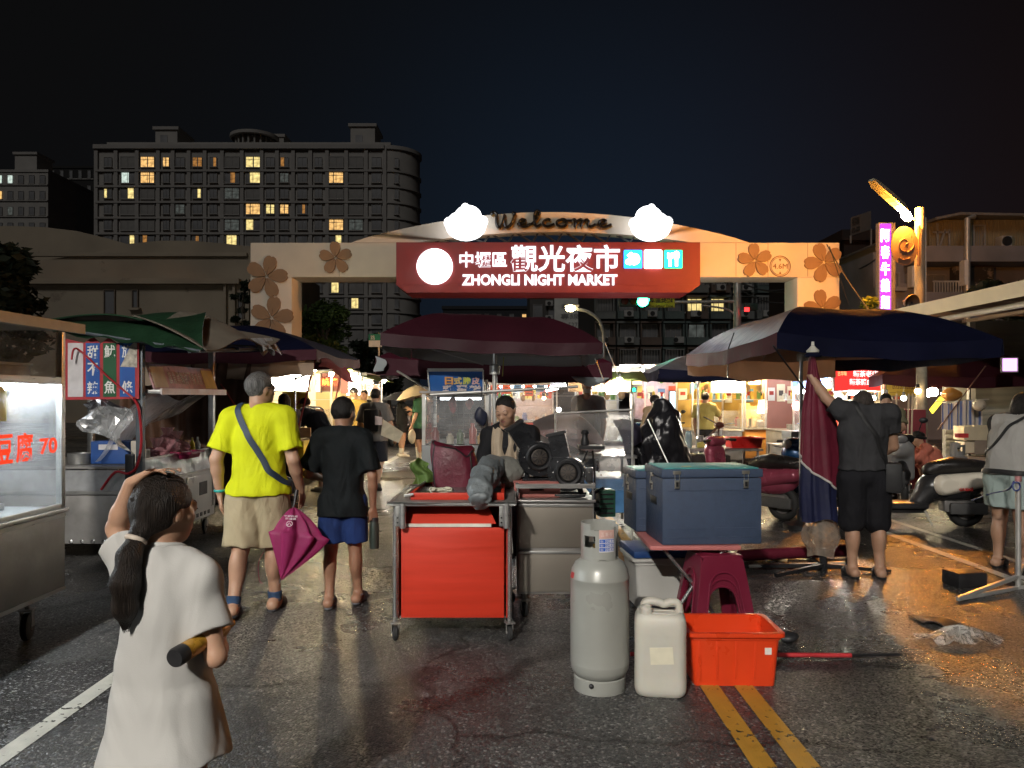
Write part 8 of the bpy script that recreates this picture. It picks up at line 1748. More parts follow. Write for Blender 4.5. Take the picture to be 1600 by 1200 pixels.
		for sd in 'LR':
			sh, el, wr = j['sh'+sd], j['el'+sd], j['wr'+sd]; f = shirt.get('sleeve', .62); sl = shirt.get('slw', .014)
			u = Sdf(lo, hi, h)
			if f <= 1.: e = sh+(el-sh)*(f+.25); u.cone(sh, e, .034*lb+lz*.6, .030*lb+sl+lz*.5, .01); u.half(sh+(el-sh)*f, el-sh)
			else: e = el+(wr-el)*(f-1); u.cone(sh, el, .034*lb+lz*.5, .027*lb+sl, .01); v_ = t.like(); v_.cone(el, e+(e-el)*.1, .027*lb+sl, .019*lb+sl, .01); v_.half(e, wr-el); u.union(v_, .015)
			t.union(u, .025)
		f0 = t.f.copy(); t.fold(shirt.get('fold', .006), shirt.get('freq', 28), seed, shirt.get('aniso', (1,1,.35))); t.f = f0+np.clip(t.f-f0, -.03, lz*.42)
		if h < .009 and shirt.get('fine', 1): t.fold(shirt.get('fold', .006)*.25, 60, seed+3, (1,1,.6))
		t2 = t.f.copy(); nkc = Sdf(lo, hi, h); nd = nv(hp(0,-.05,-.3)-j['nek']+np.array([0,shirt.get('nkf', .05)*H,0])); nkc.f[:] = .6; nkc.cone(j['nek']+nd*.022*H, j['nek']+nd*.16*H, shirt.get('nk', .036)*H, shirt.get('nk', .036)*H*1.5, 0)
		th = max(.014, h*2.0); t.f = np.maximum(t.f, -np.maximum(t2+th, t.ax[2][None,None,:]-hem-.10)) if h < .015 else t.f
		t.f = np.maximum(t.f, -nkc.f)
		nr = shirt.get('nk', .036)*H; ex_, ey_, _ = frame_of(V(nd)); ring = []
		for a in range(32):
			dr = np.array(ex_)*math.cos(a*math.pi/16)+np.array(ey_)*math.sin(a*math.pi/16); hit = None
			for q in np.arange(.15, -.08, -.0015):
				fr = (q*H/1.5-.022*H)/(.138*H); rad = nr*(1+.5*min(1,max(0,fr))); p = j['nek']+nd*q*H/1.5+dr*rad
				ii = ((p-t.lo)/t.h); i0 = np.floor(ii).astype(int)
				if (i0 < 0).any() or (i0+1 >= t.n).any(): continue
				w = ii-i0; val = 0
				for dx in (0,1):
					for dy in (0,1):
						for dz in (0,1): val += t2[i0[0]+dx,i0[1]+dy,i0[2]+dz]*(w[0] if dx else 1-w[0])*(w[1] if dy else 1-w[1])*(w[2] if dz else 1-w[2])
				if val < 0: hit = p; break
			if hit is not None: ring.append(V(hit))
		if len(ring) > 12 and h < .011:
			for _ in range(3): ring = [(ring[i-1]+ring[i]*2+ring[(i+1) % len(ring)])/4 for i in range(len(ring))]
			b = MB(); b.tube(ring, .0075, m, 8, closed=True); childmb('collar', b)
		child('shirt', t, [m] if not shirt.get('m2') else [m], 1 if h < .011 else 1)
		if shirt.get('m2'):
			c = kids(o)[-1]; c.data.materials.append(shirt['m2']); fn = shirt['zone']
			pc = np.array([tuple(p.center) for p in c.data.polygons])+np.array(c.location); c.data.polygons.foreach_set('material_index', fn(pc, j).astype(np.int32))
	if bottom:
		m = bottom['m']; kind = bottom.get('kind', 'shorts'); lz = bottom.get('loose', .02); f = bottom.get('len', .8); t = Sdf(lo, hi, h)
		t.ell(j['pel']+np.array([0,0,.0]), (.094*g+.008,.070*g+.008,.085*H), .03); t.cone(j['pel'], j['wai'], .064*g+.006, .06*g+.006, .03); t.half(j['pel']+np.array([0,0,.085*H]), (0,0,1))
		for sd in 'LR':
			hi_, kn, an = j['hi'+sd], j['kn'+sd], j['an'+sd]; u = Sdf(lo, hi, h)
			if f <= 1: u.cone(hi_, kn+(kn-hi_)*.3, .060*lb*(girth**.5)+lz*.5, .047*lb+lz, .01); u.half(hi_+(kn-hi_)*f, kn-hi_)
			else:
				u.cone(hi_, kn, .058*lb*(girth**.5)+lz*.5, .040*lb+lz, .01); v_ = t.like(); e = kn+(an-kn)*(f-1); v_.cone(kn, e+(e-kn)*.15, .040*lb+lz, .034*lb+lz, .01); v_.half(e, an-kn); u.union(v_, .02)
			t.union(u, .015)
		t.fold(bottom.get('fold', .005), 30, seed+9, (1,1,.3))
		if h < .015: t2 = t.f.copy(); t.f = np.maximum(t.f, -np.maximum(t2+max(.014,h*2), (t.ax[2][None,None,:]-j['pel'][2]+.03)))
		child('shorts' if f <= 1.05 else 'trousers', t, [m])
	if shoes:
		for sd in 'LR':
			an = j['an'+sd]; sg = -1 if sd == 'L' else 1; ft = nv(J.get('ft'+sd, (sg*.12,1,0))); heel = an-ft*.03*H+np.array([0,0,-.022*H]); toe = an+ft*.098*H+np.array([0,0,-.032*H])
			if 'toe'+sd in J: toe = np.array(J['toe'+sd])*H
			zz = np.minimum(heel, toe)-.08; z2 = np.maximum(heel, toe)+.11; t = Sdf(zz, z2, min(h,.009)); kind = shoes.get('kind', 'sneaker')
			up = np.array([0,0,1.])
			if kind == 'sneaker': t.cone(heel, toe, .031*H, .022*H, .01); t.cone(an-np.array([0,0,.012*H]), an+(toe-an)*.45, .031*H, .028*H, .02); t.half(an+np.array([0,0,.006*H])+ft*0, (0,.0,1)); child('shoe', t, [shoes['m']])
			else:
				t.cone(heel, toe, .030*H, .026*H, .005); sn = nv(np.cross(np.cross(ft if 'toe'+sd not in J else nv(toe-heel), up), ft if 'toe'+sd not in J else nv(toe-heel))); fd = nv(toe-heel); sn = nv(up-fd*np.dot(up,fd)); t.half(heel-sn*.016*H, sn)
				u = Sdf(zz, z2, min(h,.009)); c = heel+(toe-heel)*.62; u.cone(c-fd*.012*H, c+fd*.012*H, .030*H, .029*H, .005); t.union(u, .004)
				if kind == 'sandal': u = Sdf(zz, z2, min(h,.009)); c = an-np.array([0,0,.004*H]); u.ell(c, (.030*H,.034*H,.010*H)); t.union(u, 0)
				t.half(np.minimum(heel,toe)*np.array([1,1,0])+np.array([0,0,min(heel[2]-.03*H,toe[2]-.03*H)]), (0,0,-1)); child('sandal' if kind == 'sandal' else 'slipper', t, [shoes['m']])
			if sock:
				u = Sdf(np.minimum(an,j['kn'+sd])-.1, np.maximum(an,j['kn'+sd])+.1, min(h,.009)); e = an+(j['kn'+sd]-an)*sock['h']; u.cone(an, j['kn'+sd], .0255*lb, .036*lb, .01); u.half(e, j['kn'+sd]-an); u.half(an-np.array([0,0,.005]), (0,0,-1)); child('sock', u, [sock['m']])
	if hair:
		hh = min(h, .009); R_ = hs*.75; t = Sdf(hc-np.array([R_,R_*(1.6 if tail else 1),R_*(2.1 if tail else 1.25)]), hc+np.array([R_,R_,R_]), hh)
		t.ell(hp(0,-.07,.115), np.array([.372,.452,.43] if hair != 'bun' else [.352,.43,.415])*hs, .01, Mh)
		front = Mh @ nv((0,1,-.55)); fp = hp(0,.30,.29)
		if hair in ('short','crop'):
			t.half(fp, front); t.half(hp(0,-.2,-.31 if hair == 'short' else -.27), Mh @ nv((0,.55,-1)))
			for sg in (-1,1): t.ell(hp(sg*.39,.04,-.10), np.array([.10,.15,.15])*hs, .02, Mh, cut=True)
		elif hair in ('bun','pony'):
			if tail:
				for p, q, r0, r1 in tail[:1]: t.cone(p, q, r0, r1, .05)
			t.half(hp(0,.27,.29) if hair == 'bun' else hp(0,.37,.26), Mh @ nv((0,1,-.62))); t.half(hp(0,-.2,-.26), Mh @ nv((0,.45,-1)))
			for sg in (-1,1): t.ell(hp(sg*.40,.10,-.16), np.array([.13,.21,.19])*hs, .02, Mh, cut=True)
			if tail:
				for p, q, r0, r1 in tail[1:]: t.cone(p, q, r0, r1, .03)
			if hair == 'bun': t.ell(hp(0,-.5,.02), np.array([.17,.15,.17])*hs, .03)
		elif hair == 'bob':
			t.ell(hp(0,-.15,-.22), np.array([.41,.40,.45])*hs, .05, Mh); t.half(hp(0,.22,.3), Mh @ nv((0,1,-.25))); t.half(hp(0,0,-.62), (Mh @ nv((0,.1,-1))))
		elif hair == 'cap':
			t.ell(hp(0,-.02,.13), np.array([.40,.48,.42])*hs, .01, Mh); t.half(hp(0,0,.10), Mh @ nv((0,.1,-1))); t.cone(hp(-.1,.44,.14), hp(.1,.44,.14), .1*hs, .1*hs, .02)
		if hh < .012: t.fold(.002 if tail else .004 if hair != 'cap' else .001, 120, seed+4, (1,1,.25))
		child('hair' if hair != 'cap' else 'helmet', t, [hairm], 1)
	if glasses:
		b = MB()
		for sg in (-1,1):
			b.tube([V(hp(sg*.15+.095*math.cos(a*.5236), .46, .0+.07*math.sin(a*.5236))) for a in range(12)], .0022, BLACKP, 5, closed=True); b.tube([V(hp(sg*.24,.45,.03)), V(hp(sg*.35,.1,.03)), V(hp(sg*.35,-.06,-.02))], .0025, BLACKP, 5)
		b.tube([V(hp(-.05,.465,.01)), V(hp(.05,.465,.01))], .0022, BLACKP, 5); childmb('glasses', b)
	if extra: extra(o, j, hp, child, childmb, lo, hi)
	o.matrix_basis = W0 @ Matrix.Translation(base)
	o['joints'] = 1; del o['joints']
	o_j = {k: W0 @ V(v) for k, v in j.items()}
	return o, o_j
def tube_strap(label, pts, w, t, m, name='shoulder_strap'):
	b = MB(); q = crv(pts, 8); b.tube(q, w, m, 8, flat=t); return b
def bvh_of(o):
	from mathutils.bvhtree import BVHTree
	vs = []; fs = []; W0 = wm(o)
	for c in [c for c in COL.objects if c.parent is o and c.name.split('.')[0] in ('shirt','shorts','trousers')]:
		M = W0 @ c.matrix_parent_inverse @ c.matrix_basis; n = len(vs)
		vs += [M @ v.co for v in c.data.vertices]; fs += [tuple(i+n for i in p.vertices) for p in c.data.polygons]
	return BVHTree.FromPolygons(vs, fs)
def hug(o, pts, off=.006):
	t = bvh_of(o); out = []
	for p in pts:
		q, n, i, d = t.find_nearest(p); out.append((q+n*off, n))
	for _ in range(2): out = [out[0]]+[((out[i-1][0]+out[i][0]*2+out[i+1][0])/4, (out[i-1][1]+out[i][1]*2+out[i+1][1]).normalized()) for i in range(1, len(out)-1)]+[out[-1]]
	return out
def ribbon(b, q, o, w, m, t=.004):
	n = len(q); L = []
	for i, (p, nn) in enumerate(q):
		d = (q[min(i+1,n-1)][0]-q[max(i-1,0)][0]).normalized(); s = d.cross(nn).normalized(); L.append((p, s, nn))
	def f(u, v):
		i = min(n-1, int(round(u*(n-1)))); p, s, nn = L[i]; return p+s*w*(2*v-1)+nn*.003*(1-(2*v-1)**2)
	b.sheet(f, n-1, 4, m, t)
# girl in the foreground
def girl():
	H = 1.31; Y = 2.2; loc = (PX(255,Y),Y,0); k = 1/H
	def A(x, y, z): return (x*k, y*k, z*k)
	J = dict(shL=A(-.090,.0,1.0), elL=A(-.160,.045,1.135), wrL=A(-.092,-.005,1.272), shR=A(.110,-.01,.985), elR=A(.168,-.035,.79), wrR=A(.11,.13,.80), nek=A(.0,-.005,1.055), hed=A(-.008,.03,1.192), che=A(.01,0,.92), pel=A(.0,0,.66), wai=A(.005,0,.78))
	a = np.array([-.036,-.070,1.135]); tp = [a, a+np.array([-.006,-.034,-.05]), a+np.array([-.008,-.050,-.12]), a+np.array([-.010,-.048,-.185]), a+np.array([-.012,-.040,-.25])]; rr = [.019,.027,.034,.028,.005]
	TAIL = [(np.array([-.022,-.022,1.172]), a, .052, .019)]+list(zip(tp, tp[1:], rr, rr[1:]))
	def ex(o, j, hp, child, childmb, lo, hi):
		rs2 = random.Random(5); b = MB()
		for k in range(150):      # loose strands over the ponytail and crown
			an = rs2.uniform(0,6.28); w = rs2.uniform(.96,1.06); L_ = rs2.uniform(.6,1.06); pts = []
			for i in range(9):
				f = i/8*4*min(1,L_); i0 = min(3,int(f)); p = tp[i0]+(tp[i0+1]-tp[i0])*(f-i0); r_ = (rr[i0]+(rr[i0+1]-rr[i0])*(f-i0))*w
				pts.append(V(p)+V((math.cos(an+.12*i),math.sin(an+.12*i),0))*r_+V((rs2.gauss(0,.0012),rs2.gauss(0,.0012),-.02*max(0,L_-1)*i)))
			b.tube(crv(pts,2), [.0016]*(len(pts)*2-4)+[.0012,.0008,.0005], HBR, 4)
		for k in range(110):
			x0 = rs2.uniform(-.36,.30); pts = []
			for i in range(8):
				t_ = i/7; y = .18-.62*t_; z = .46-.62*t_**2; q = np.array([x0*(1-.75*t_)-.1*t_, y, z]); c_ = np.array([0,-.07,.115]); v_ = (q-c_)/np.array([.372,.452,.43]); v_ = v_/np.linalg.norm(v_)*1.015; q = c_+v_*np.array([.372,.452,.43]); pts.append(V(hp(*q)))
			b.tube(crv(pts,2), .0013, HBR, 4)
		childmb('hair_strands', b)
		b = MB(); c = V(a)+V((-.003,-.006,-.010)); d = V((-.25,-.5,-1)).normalized(); x, y, _ = frame_of(d); b.tube([c+(x*math.cos(i*.35)+y*math.sin(i*.35))*.023 for i in range(18)], .0085, mat('hair_band', (.50,.43,.36), .5), 8, closed=True); childmb('hair_band', b)
	cl = dict(m=mat('white_tee', (.44,.435,.42), .85, 0, .035, 3, .10, 300, spec=.2, wrinkle=.5, wscale=3.2), loose=.021, hem=.475/H, flare=1.62, sleeve=.66, slw=.026, fold=.019, freq=17, aniso=(1,1,.30), nk=.046, hemtilt=(.10,0), fine=0)
	o, jj = person(loc, R(-2), H, 'girl with a ponytail in a long white T-shirt, one hand on her head', J, hs=.196, tail=TAIL, head=(R(-30),R(-3),0), skin=SKIN, hair='pony', hairm=HBR, girth=.80, shirt=cl, bottom=dict(m=fab('girl_shorts', (.05,.05,.07)), len=.5), shoes=dict(kind='sandal', m=BLACKP), h=.0052,
				   hands={'L': dict(d=(.84,.12,.50), n=(.45,.0,-1), curl=.36, thumb=.3), 'R': dict(d=(-.9,.4,.1), n=(-.2,-.9,.2), curl=.9)}, seed=12, limb=.92, extra=ex, face=1)
	b = MB(); c = V(loc)+V((.130,-.050,.835)); d = V((-.26,-.95,-.10)).normalized(); x, y, _ = frame_of(d); Mb = Matrix((x,y,d)).transposed().to_4x4(); Mb.translation = c
	gold = mat('amber_label', (.45,.24,.03), .25, .2, .3, 20); b.lathe([(0,-.14),(.012,-.14),(.014,-.12),(.024,-.09),(.026,-.03),(.026,.075)], gold, 24, Mb); b.lathe([(.0265,.075),(.027,.105),(.024,.112),(.0,.108)], BLACKP, 24, Mb)
	T(b.obj('drink_bottle', None, 40), 'small amber and black bottle tucked under the girl\'s right arm', 'bottle')
girl()
# man in yellow
def yellow_man():
	Y = 5.4; H = 1.70; loc = (PX(403,Y),Y,0)
	J = dict(knL=(-.066,-.012,.275), anL=(-.075,-.085,.06), toeL=(-.09,.01,.014), knR=(.05,.05,.28), anR=(.055,.06,.045), elL=(-.158,-.035,.64), wrL=(-.155,.0,.50), elR=(.152,-.035,.635), wrR=(.165,.05,.50), hed=(.006,.02,.926))
	o, jj = person(loc, R(3), H, 'man in a bright yellow T-shirt and khaki shorts walking away with umbrella', J, head=(R(-42),0,0), skin=SKIN, hair='short', hairm=HG, girth=1.02, glasses=True, face=1,
		shirt=dict(m=fab('neon_yellow', (.58,.62,.012), .8, .05), loose=.024, hem=.495, sleeve=.78, slw=.024, fold=.010, freq=20), bottom=dict(m=fab('khaki', (.40,.33,.21), .85), len=.98, loose=.035, fold=.008), shoes=dict(kind='sandal', m=mat('sandal_dark', (.05,.05,.055), .6)), sock=dict(h=.14, m=fab('sock_blue', (.03,.06,.12))), h=.0085, hands={'R': dict(curl=.95, n=(-1,.1,0)), 'L': dict(curl=.45)}, seed=3, limb=1.08)
	P0 = V(loc); st = mat('navy_strap', (.02,.035,.06), .6); g = 1.2*H
	def W_(x, y, z): return Matrix.Translation(P0) @ Matrix.Rotation(R(3),4,'Z') @ V((x,y,z))
	b = MB(); q = hug(o, crv([W_(-.07,.12,1.44), W_(-.105,.02,1.50), W_(-.12,-.09,1.44), W_(-.06,-.2,1.30), W_(.03,-.22,1.17), W_(.125,-.2,1.03), W_(.22,-.1,.95), W_(.26,.02,.92)], 8)); ribbon(b, q, o, .021, st)
	b.ball(W_(.18,.06,.88), .085, st, 3, (.55,1.1,.9)); T(b.obj('shoulder_bag', None, 60), 'dark blue sling bag with strap across the yellow shirt', 'bag')
	b = MB(); wl = jj['wrL']; b.tube([wl+V((.030*math.cos(a*.5236), .030*math.sin(a*.5236), .012)) for a in range(12)], .011, mat('teal_band', (.02,.30,.28), .5), 8, closed=True); T(b.obj('wrist_band', None, 50), 'teal wrist band on the left arm of the man in yellow', 'band')
	top = P(459,792,5.38); tip = P(438,907,5.25); ax = (tip-top); L = ax.length; d = ax.normalized(); x, y, _ = frame_of(d, (0,-1,0)); RB = cloth2('raspberry_nylon', (.30,.025,.11), .25, .5, .1, 4, .25, 14)
	r = root('umbrella', tip, 'raspberry umbrella hanging loosely folded from the hand of the yellow shirted man', 'umbrella')
	b = MB()
	def f(u, v):
		a = u*2*math.pi; t = v; pr = (math.sin(min(1,t*1.35)**.75*math.pi*.5) if t < .38 else 1)*max(0,(1-((t-.36)/.64)**1.15 if t > .36 else 1))
		lob = 1+.20*math.cos(8*a)+.10*math.sin(3*a+2)
		return top+d*(L*t)+(x*math.cos(a)*.195+y*math.sin(a)*.105)*pr*lob*(.62+.38*(1+math.sin(a*1+.9))/2+.1)+x*.03*math.sin(t*3)
	b.sheet(f, 96, 26, RB); b.obj('canopy', r, 60)
	b = MB(); b.tube([top-d*.12, top-d*.02, top, tip, tip+d*.02], [.008,.008,.006,.006,.004], BLACKM, 8); b.tube([top-d*.12, top-d*.05], .013, BLACKP, 10); b.obj('shaft', r, 40)
	b = MB(); wp = mat('print_white', (.7,.6,.62), .6)
	ub = min([i/96 for i in range(96)], key=lambda q: f(q,.25).y); c = f(ub,.24); n = (f(ub+.01,.24)-f(ub-.01,.24)).cross(f(ub,.26)-f(ub,.22)).normalized(); n = n if n.y < 0 else -n; rt = V((1,0,0)); rt = (rt-n*rt.dot(n)).normalized(); up = n.cross(rt)
	o_ = c+n*.03
	b.text('中華民國', o_+rt*-.045+up*.032, rt, up, wp, w=.09, h=.014, ext=.001); b.text('市議員', o_+rt*-.035+up*.01, rt, up, wp, w=.075, h=.017, ext=.001); b.tube([o_+rt*(.02*math.cos(a*.5236))+up*(.02*math.sin(a*.5236)-.02) for a in range(12)], .002, wp, 5, closed=True); b.tube([o_+rt*-.012+up*-.03, o_+up*-.012, o_+rt*.012+up*-.03], .0025, wp, 5); b.obj('print', r, 0)
	b = MB(); b.tube(crv([P(412,862,5.3), P(404,880,5.3), P(405,905,5.3), P(410,912,5.3)],4), .006, RB, 6, flat=.3); b.obj('tie_strap', r, 40)
yellow_man()
def boy():
	Y = 5.6; H = 1.51; loc = (PX(536,Y),Y,0)
	J = dict(elL=(-.165,-.02,.635), wrL=(-.13,.10,.60), elR=(.150,-.03,.63), wrR=(.142,.02,.475), knL=(-.058,.0,.275), anL=(-.055,-.045,.048), knR=(.05,.03,.28), anR=(.062,.045,.048))
	o, jj = person(loc, R(-3), H, 'boy in a black T-shirt and blue denim shorts walking away with bottle', J, hs=H/6.8, head=(R(-14),R(-4),0), skin=SKIN2, hair='crop', hairm=HB, girth=.9,
		shirt=dict(m=fab('black_tee', (.006,.008,.009), .8, .2), loose=.025, hem=.435, sleeve=.88, slw=.028, fold=.010, freq=22), bottom=dict(m=fab('blue_denim', (.015,.035,.13), .85, .2), len=.86, loose=.03, fold=.006), shoes=dict(kind='sandal', m=mat('sandal_grey', (.12,.12,.13), .6)), h=.0085, hands={'R': dict(curl=1.0, n=(-.6,.8,0), d=(0,.1,-1)), 'L': dict(curl=.8)}, seed=5, limb=.95)
	p = jj['wrR']+V((.005,.02,-.075)); b = MB(); gm = mat('gunmetal_green', (.045,.06,.05), .4, .3, .1)
	b.lathe([(0,-.235),(.032,-.235),(.035,-.225),(.035,-.06),(.03,-.045),(.03,-.035),(0,-.035)], gm, 24, Matrix.Translation(p)); b.lathe([(.031,-.036),(.031,-.008),(.0,-.005)], BLACKP, 24, Matrix.Translation(p)); o = b.obj('water_bottle', None, 40); T(o, 'dark green flask hanging from the boy\'s right hand', 'bottle')
	b = MB(); b.tube([p+V((.024*math.cos(a),0,.0+.03*math.sin(a))) for a in [math.pi*i/8 for i in range(9)]], .004, BLACKP, 6); b.obj('carry_loop', o, 40)
boy()
def vendor():
	Y = 6.22; H = 1.53; loc = (PX(800,Y),Y,0)
	J = dict(pel=(0,0,.525), che=(.012,.035,.735), nek=(.02,.045,.835), hed=(.022,.08,.922), shL=(-.105,.045,.80), shR=(.118,.03,.79), elR=(.155,.07,.62), wrR=(.13,.16,.535), elL=(-.15,.05,.62), wrL=(-.10,.16,.56))
	def ex(o, j, hp, child, childmb, lo, hi):
		TW = mat('towel_beige', (.42,.34,.25), .95, 0, .08, 20, .8, 160, spec=.1)
		s_ = H/1.7
		for sg, ll in ((1,.30),(-1,.33)):
			b = MB(); n = j['nek']; top = n+np.array([sg*.055,-.015,.015])*1
			path = crv([V(n+np.array([-sg*.0,-.075,.005])), V(n+np.array([sg*.062,-.03,.022])), V(n+np.array([sg*.062,.05,-.02])), V(n+np.array([sg*.060,.093,-.10])), V(n+np.array([sg*.052,.115,-.19])), V(n+np.array([sg*.045,.125,-ll]))], 6)
			def f(u, v, path=path, sg=sg):
				i = u*(len(path)-1); a = path[int(min(i,len(path)-2))]; c = path[int(min(i,len(path)-2))+1]; p = a.lerp(c, i-int(min(i,len(path)-2))); w = .036+.024*u; q = (v-.5)*2
				return p+V((q*w, .012*math.cos(q*4.5+sg)*(.4+u)+.014*(1-q*q), .0))
			b.sheet(f, 30, 14, TW, .008); childmb('towel', b)
	person(loc, R(172), H, 'stall woman in black with a beige towel round her neck, looking down', J, hs=.222, head=(R(-16),R(-20),R(4)), skin=SKIN, hair='bun', hairm=HB, girth=1.12, bust=.012,
		shirt=dict(m=fab('black_top', (.012,.012,.014), .8, .2), loose=.018, hem=.46, sleeve=.9, slw=.014, fold=.006, nk=.045), bottom=dict(m=fab('patterned_skirt', (.05,.035,.045), .8, .5), len=1.5, loose=.02), shoes=dict(kind='sneaker', m=BLACKP), h=.0065, face=2, seed=7, extra=ex, hands={'R': dict(curl=.6), 'L': dict(curl=.6)})
vendor()
def grey_man():
	Y = 6.5; H = 1.66; loc = (PX(1350,Y),Y,0)
	def K(u, v, dy=0): return ((PX(u,Y)-loc[0])/H, dy, PZ(v,Y)/H)
	J = dict(hed=K(1352,632,.03), nek=K(1348,660,.0), shL=(-.112,-.0,.845), shR=(.125,-.0,.83), che=(-.005,0,.745), elL=K(1297,622,.05), wrL=K(1276,583,.10), elR=(.165,.06,.66), wrR=(.10,.16,.60), anL=(-.06,-.01,.045), anR=(.075,-.01,.045), knL=(-.055,.014,.275), knR=(.07,.014,.275), hiR=(.058,0,.5))
	o, jj = person(loc, R(-6), H, 'man in a grey T-shirt and dark shorts raising his left arm to a furled canopy', J, head=(R(-20),R(8),0), skin=SKIN, hair='crop', hairm=hair_mat('hair_stubble', (.05,.04,.035)), girth=1.13,
		shirt=dict(m=fab('dark_grey_tee', (.040,.040,.043), .85, .12), loose=.026, hem=.545, sleeve=.55, slw=.020, fold=.009, freq=18), bottom=dict(m=fab('black_shorts', (.013,.013,.016), .85, .2), len=1.06, loose=.035, fold=.008), shoes=dict(kind='slipper', m=mat('slipper_black', (.012,.012,.013), .6)), h=.0085, hands={'L': dict(d=(-.05,.15,1), n=(-1,.2,0), curl=1.0), 'R': dict(curl=.8)}, seed=9, limb=1.08)
	W_ = Matrix.Translation(V(loc)) @ Matrix.Rotation(R(-6),4,'Z')
	b = MB(); st = mat('bag_black', (.012,.012,.013), .6); q = hug(o, crv([W_ @ V(p) for p in ((-.07,.15,1.38),(-.09,.0,1.45),(-.06,-.12,1.385),(.03,-.22,1.24),(.12,-.22,1.08),(.2,-.16,.97),(.25,-.06,.92))], 8)); ribbon(b, q, o, .017, st)
	b.box(W_ @ V((.215,-.045,.845)), (.13,.20,.25), st, R(-20), .03); b.box(W_ @ V((.242,-.10,.83)), (.10,.05,.15), st, R(-20), .015); T(b.obj('shoulder_bag', None, 50), 'black shoulder bag worn across the back of the grey shirted man', 'bag')
	px = PX(1281,6.7); py = 6.74
	r = root('furled_canopy', (px,py,0), 'maroon and navy canopy cloth hanging furled from its pole beside the man', 'canopy')
	b = MB(); p_top = P(1270,540,6.70); p_bot = V((px+.03,py,.05)); b.tube([p_bot, p_top], .016, BLACKM, 10); b.obj('pole', r, 40)
	b = MB(); M = Matrix.Translation(p_top); b.lathe([(.0,.035),(.012,.035),(.014,.0),(.03,-.02),(.055,-.045),(.05,-.06),(.02,-.05)], mat('cap_white', (.6,.58,.5), .5), 18, M); b.lathe([(.03,-.045),(.075,-.085),(.07,-.10),(.02,-.09)], NAVY, 18, M); b.obj('top_cap', r, 40)
	MF = cloth2('furled_maroon', (.13,.012,.028), .05, .55, .2, 3, .3, 10); NF = cloth2('furled_navy', (.012,.015,.05), .03, .6, .2, 3, .3, 10); HEM = mat('hem_pale', (.5,.48,.46), .7)
	def prof(t):   # half widths left/right of the pole, by height from the top
		l = np.interp(t, (0,.12,.35,.6,.8,1), (.02,.05,.12,.16,.20,.205)); rr = np.interp(t, (0,.12,.35,.6,.72,.85,1), (.02,.045,.16,.235,.20,.14,.15)); return float(l), float(rr)
	zt_, zb_ = PZ(556,6.7), PZ(812,6.7)
	def f(u, v, q=0):
		a = u*2*math.pi; l, rr = prof(v); c = math.cos(a); w = rr if c > 0 else l; pl = 1+.07*math.sin(9*a+2*v)+.03*math.sin(17*a)
		return V((p_top.x+(p_bot.x-p_top.x)*v+c*w*pl*.93, py-.02+math.sin(a)*(.05+.09*v)*pl, zt_+(zb_-zt_)*v+.02*v*math.sin(3*a)))
	def split(u, v): return .70+.10*math.sin(u*6.283+2.2)      # where the maroon skirt ends
	b = MB(); b.sheet(lambda u, v: f(u, v*split(u,0)*1.0)+V((0,0,0)), 72, 24, MF); b.obj('maroon_cloth', r, 60)
	b = MB(); b.sheet(lambda u, v: (lambda p: V(((p.x-px)*.93+px, (p.y-py)*.93+py, p.z)))(f(u, .55+.45*v)), 72, 14, NF); b.obj('navy_cloth', r, 60)
	b = MB(); b.tube([f(i/72, split(i/72,0)) for i in range(72)], .010, HEM, 6, closed=True, flat=1); b.obj('hem', r, 60)
	b = MB(); fm = film('bag_on_pole', (.5,.42,.34), clear=.4, rough=.25, bump=1, bscale=20); c = P(1290,872,6.42)
	b.sheet(lambda u, v: V((p_bot.x+math.cos(u*6.283)*(.05+.11*math.sin(min(1,v*1.25)*2.6)+.015*math.sin(u*31)), py+math.sin(u*6.283)*(.05+.09*math.sin(min(1,v*1.25)*2.6)), PZ(812,6.4)-(.37*v)+.02*math.sin(u*12))), 40, 12, fm); T(b.obj('rain_bag', None, 60), 'brownish clear bag tied round the foot of the furled canopy pole', 'bag')
	b = MB()
	for a, l in ((R(172),.75),(R(-8),.55),(R(80),.6),(R(205),.55)): d = V((math.cos(a),math.sin(a),0)); c0 = V((p_bot.x,py-.05,.02)); b.bar(c0+V((0,0,.035)), c0+d*l, .035, .03, BLACKM);
	b.tube([V((p_bot.x,py-.05,.0)), V((p_bot.x,py-.05,.2))], .03, BLACKM, 10); b.obj('folding_feet', r, 20)
	b = MB()
	b.tube([G(1155,868,.09), G(1330,858,.09)], [.05,.06], MF, 12); b.tube([G(1160,872,.03), G(1335,866,.03)], .02, CHROME, 8); b.tube([G(1170,885,.03), G(1320,880,.03)], .016, ALU, 8); b.tube([G(1150,866,.03),G(1230,875,.03)], .018, mat('pole_tan', (.42,.3,.16), .5), 8); b.jitter(.006, 5, 3)
	T(b.obj('folded_parasol', None, 60), 'folded maroon parasol and bare poles lying on the road behind the cooler', 'parasol')
	b = MB(); b.sheet(lambda u, v: G(1215,790)+V((-.2+.42*u, -.15+.35*v, .05+.08*math.sin(u*5)*math.sin(v*4)+.02*math.sin(u*19+v*11))), 20, 14, film('thin_bag', (.85,.83,.78), clear=.42, rough=.22)); T(b.obj('plastic_bag', None, 60), 'pale plastic bags and paper lying on the road behind the big cooler', 'bag')
grey_man()
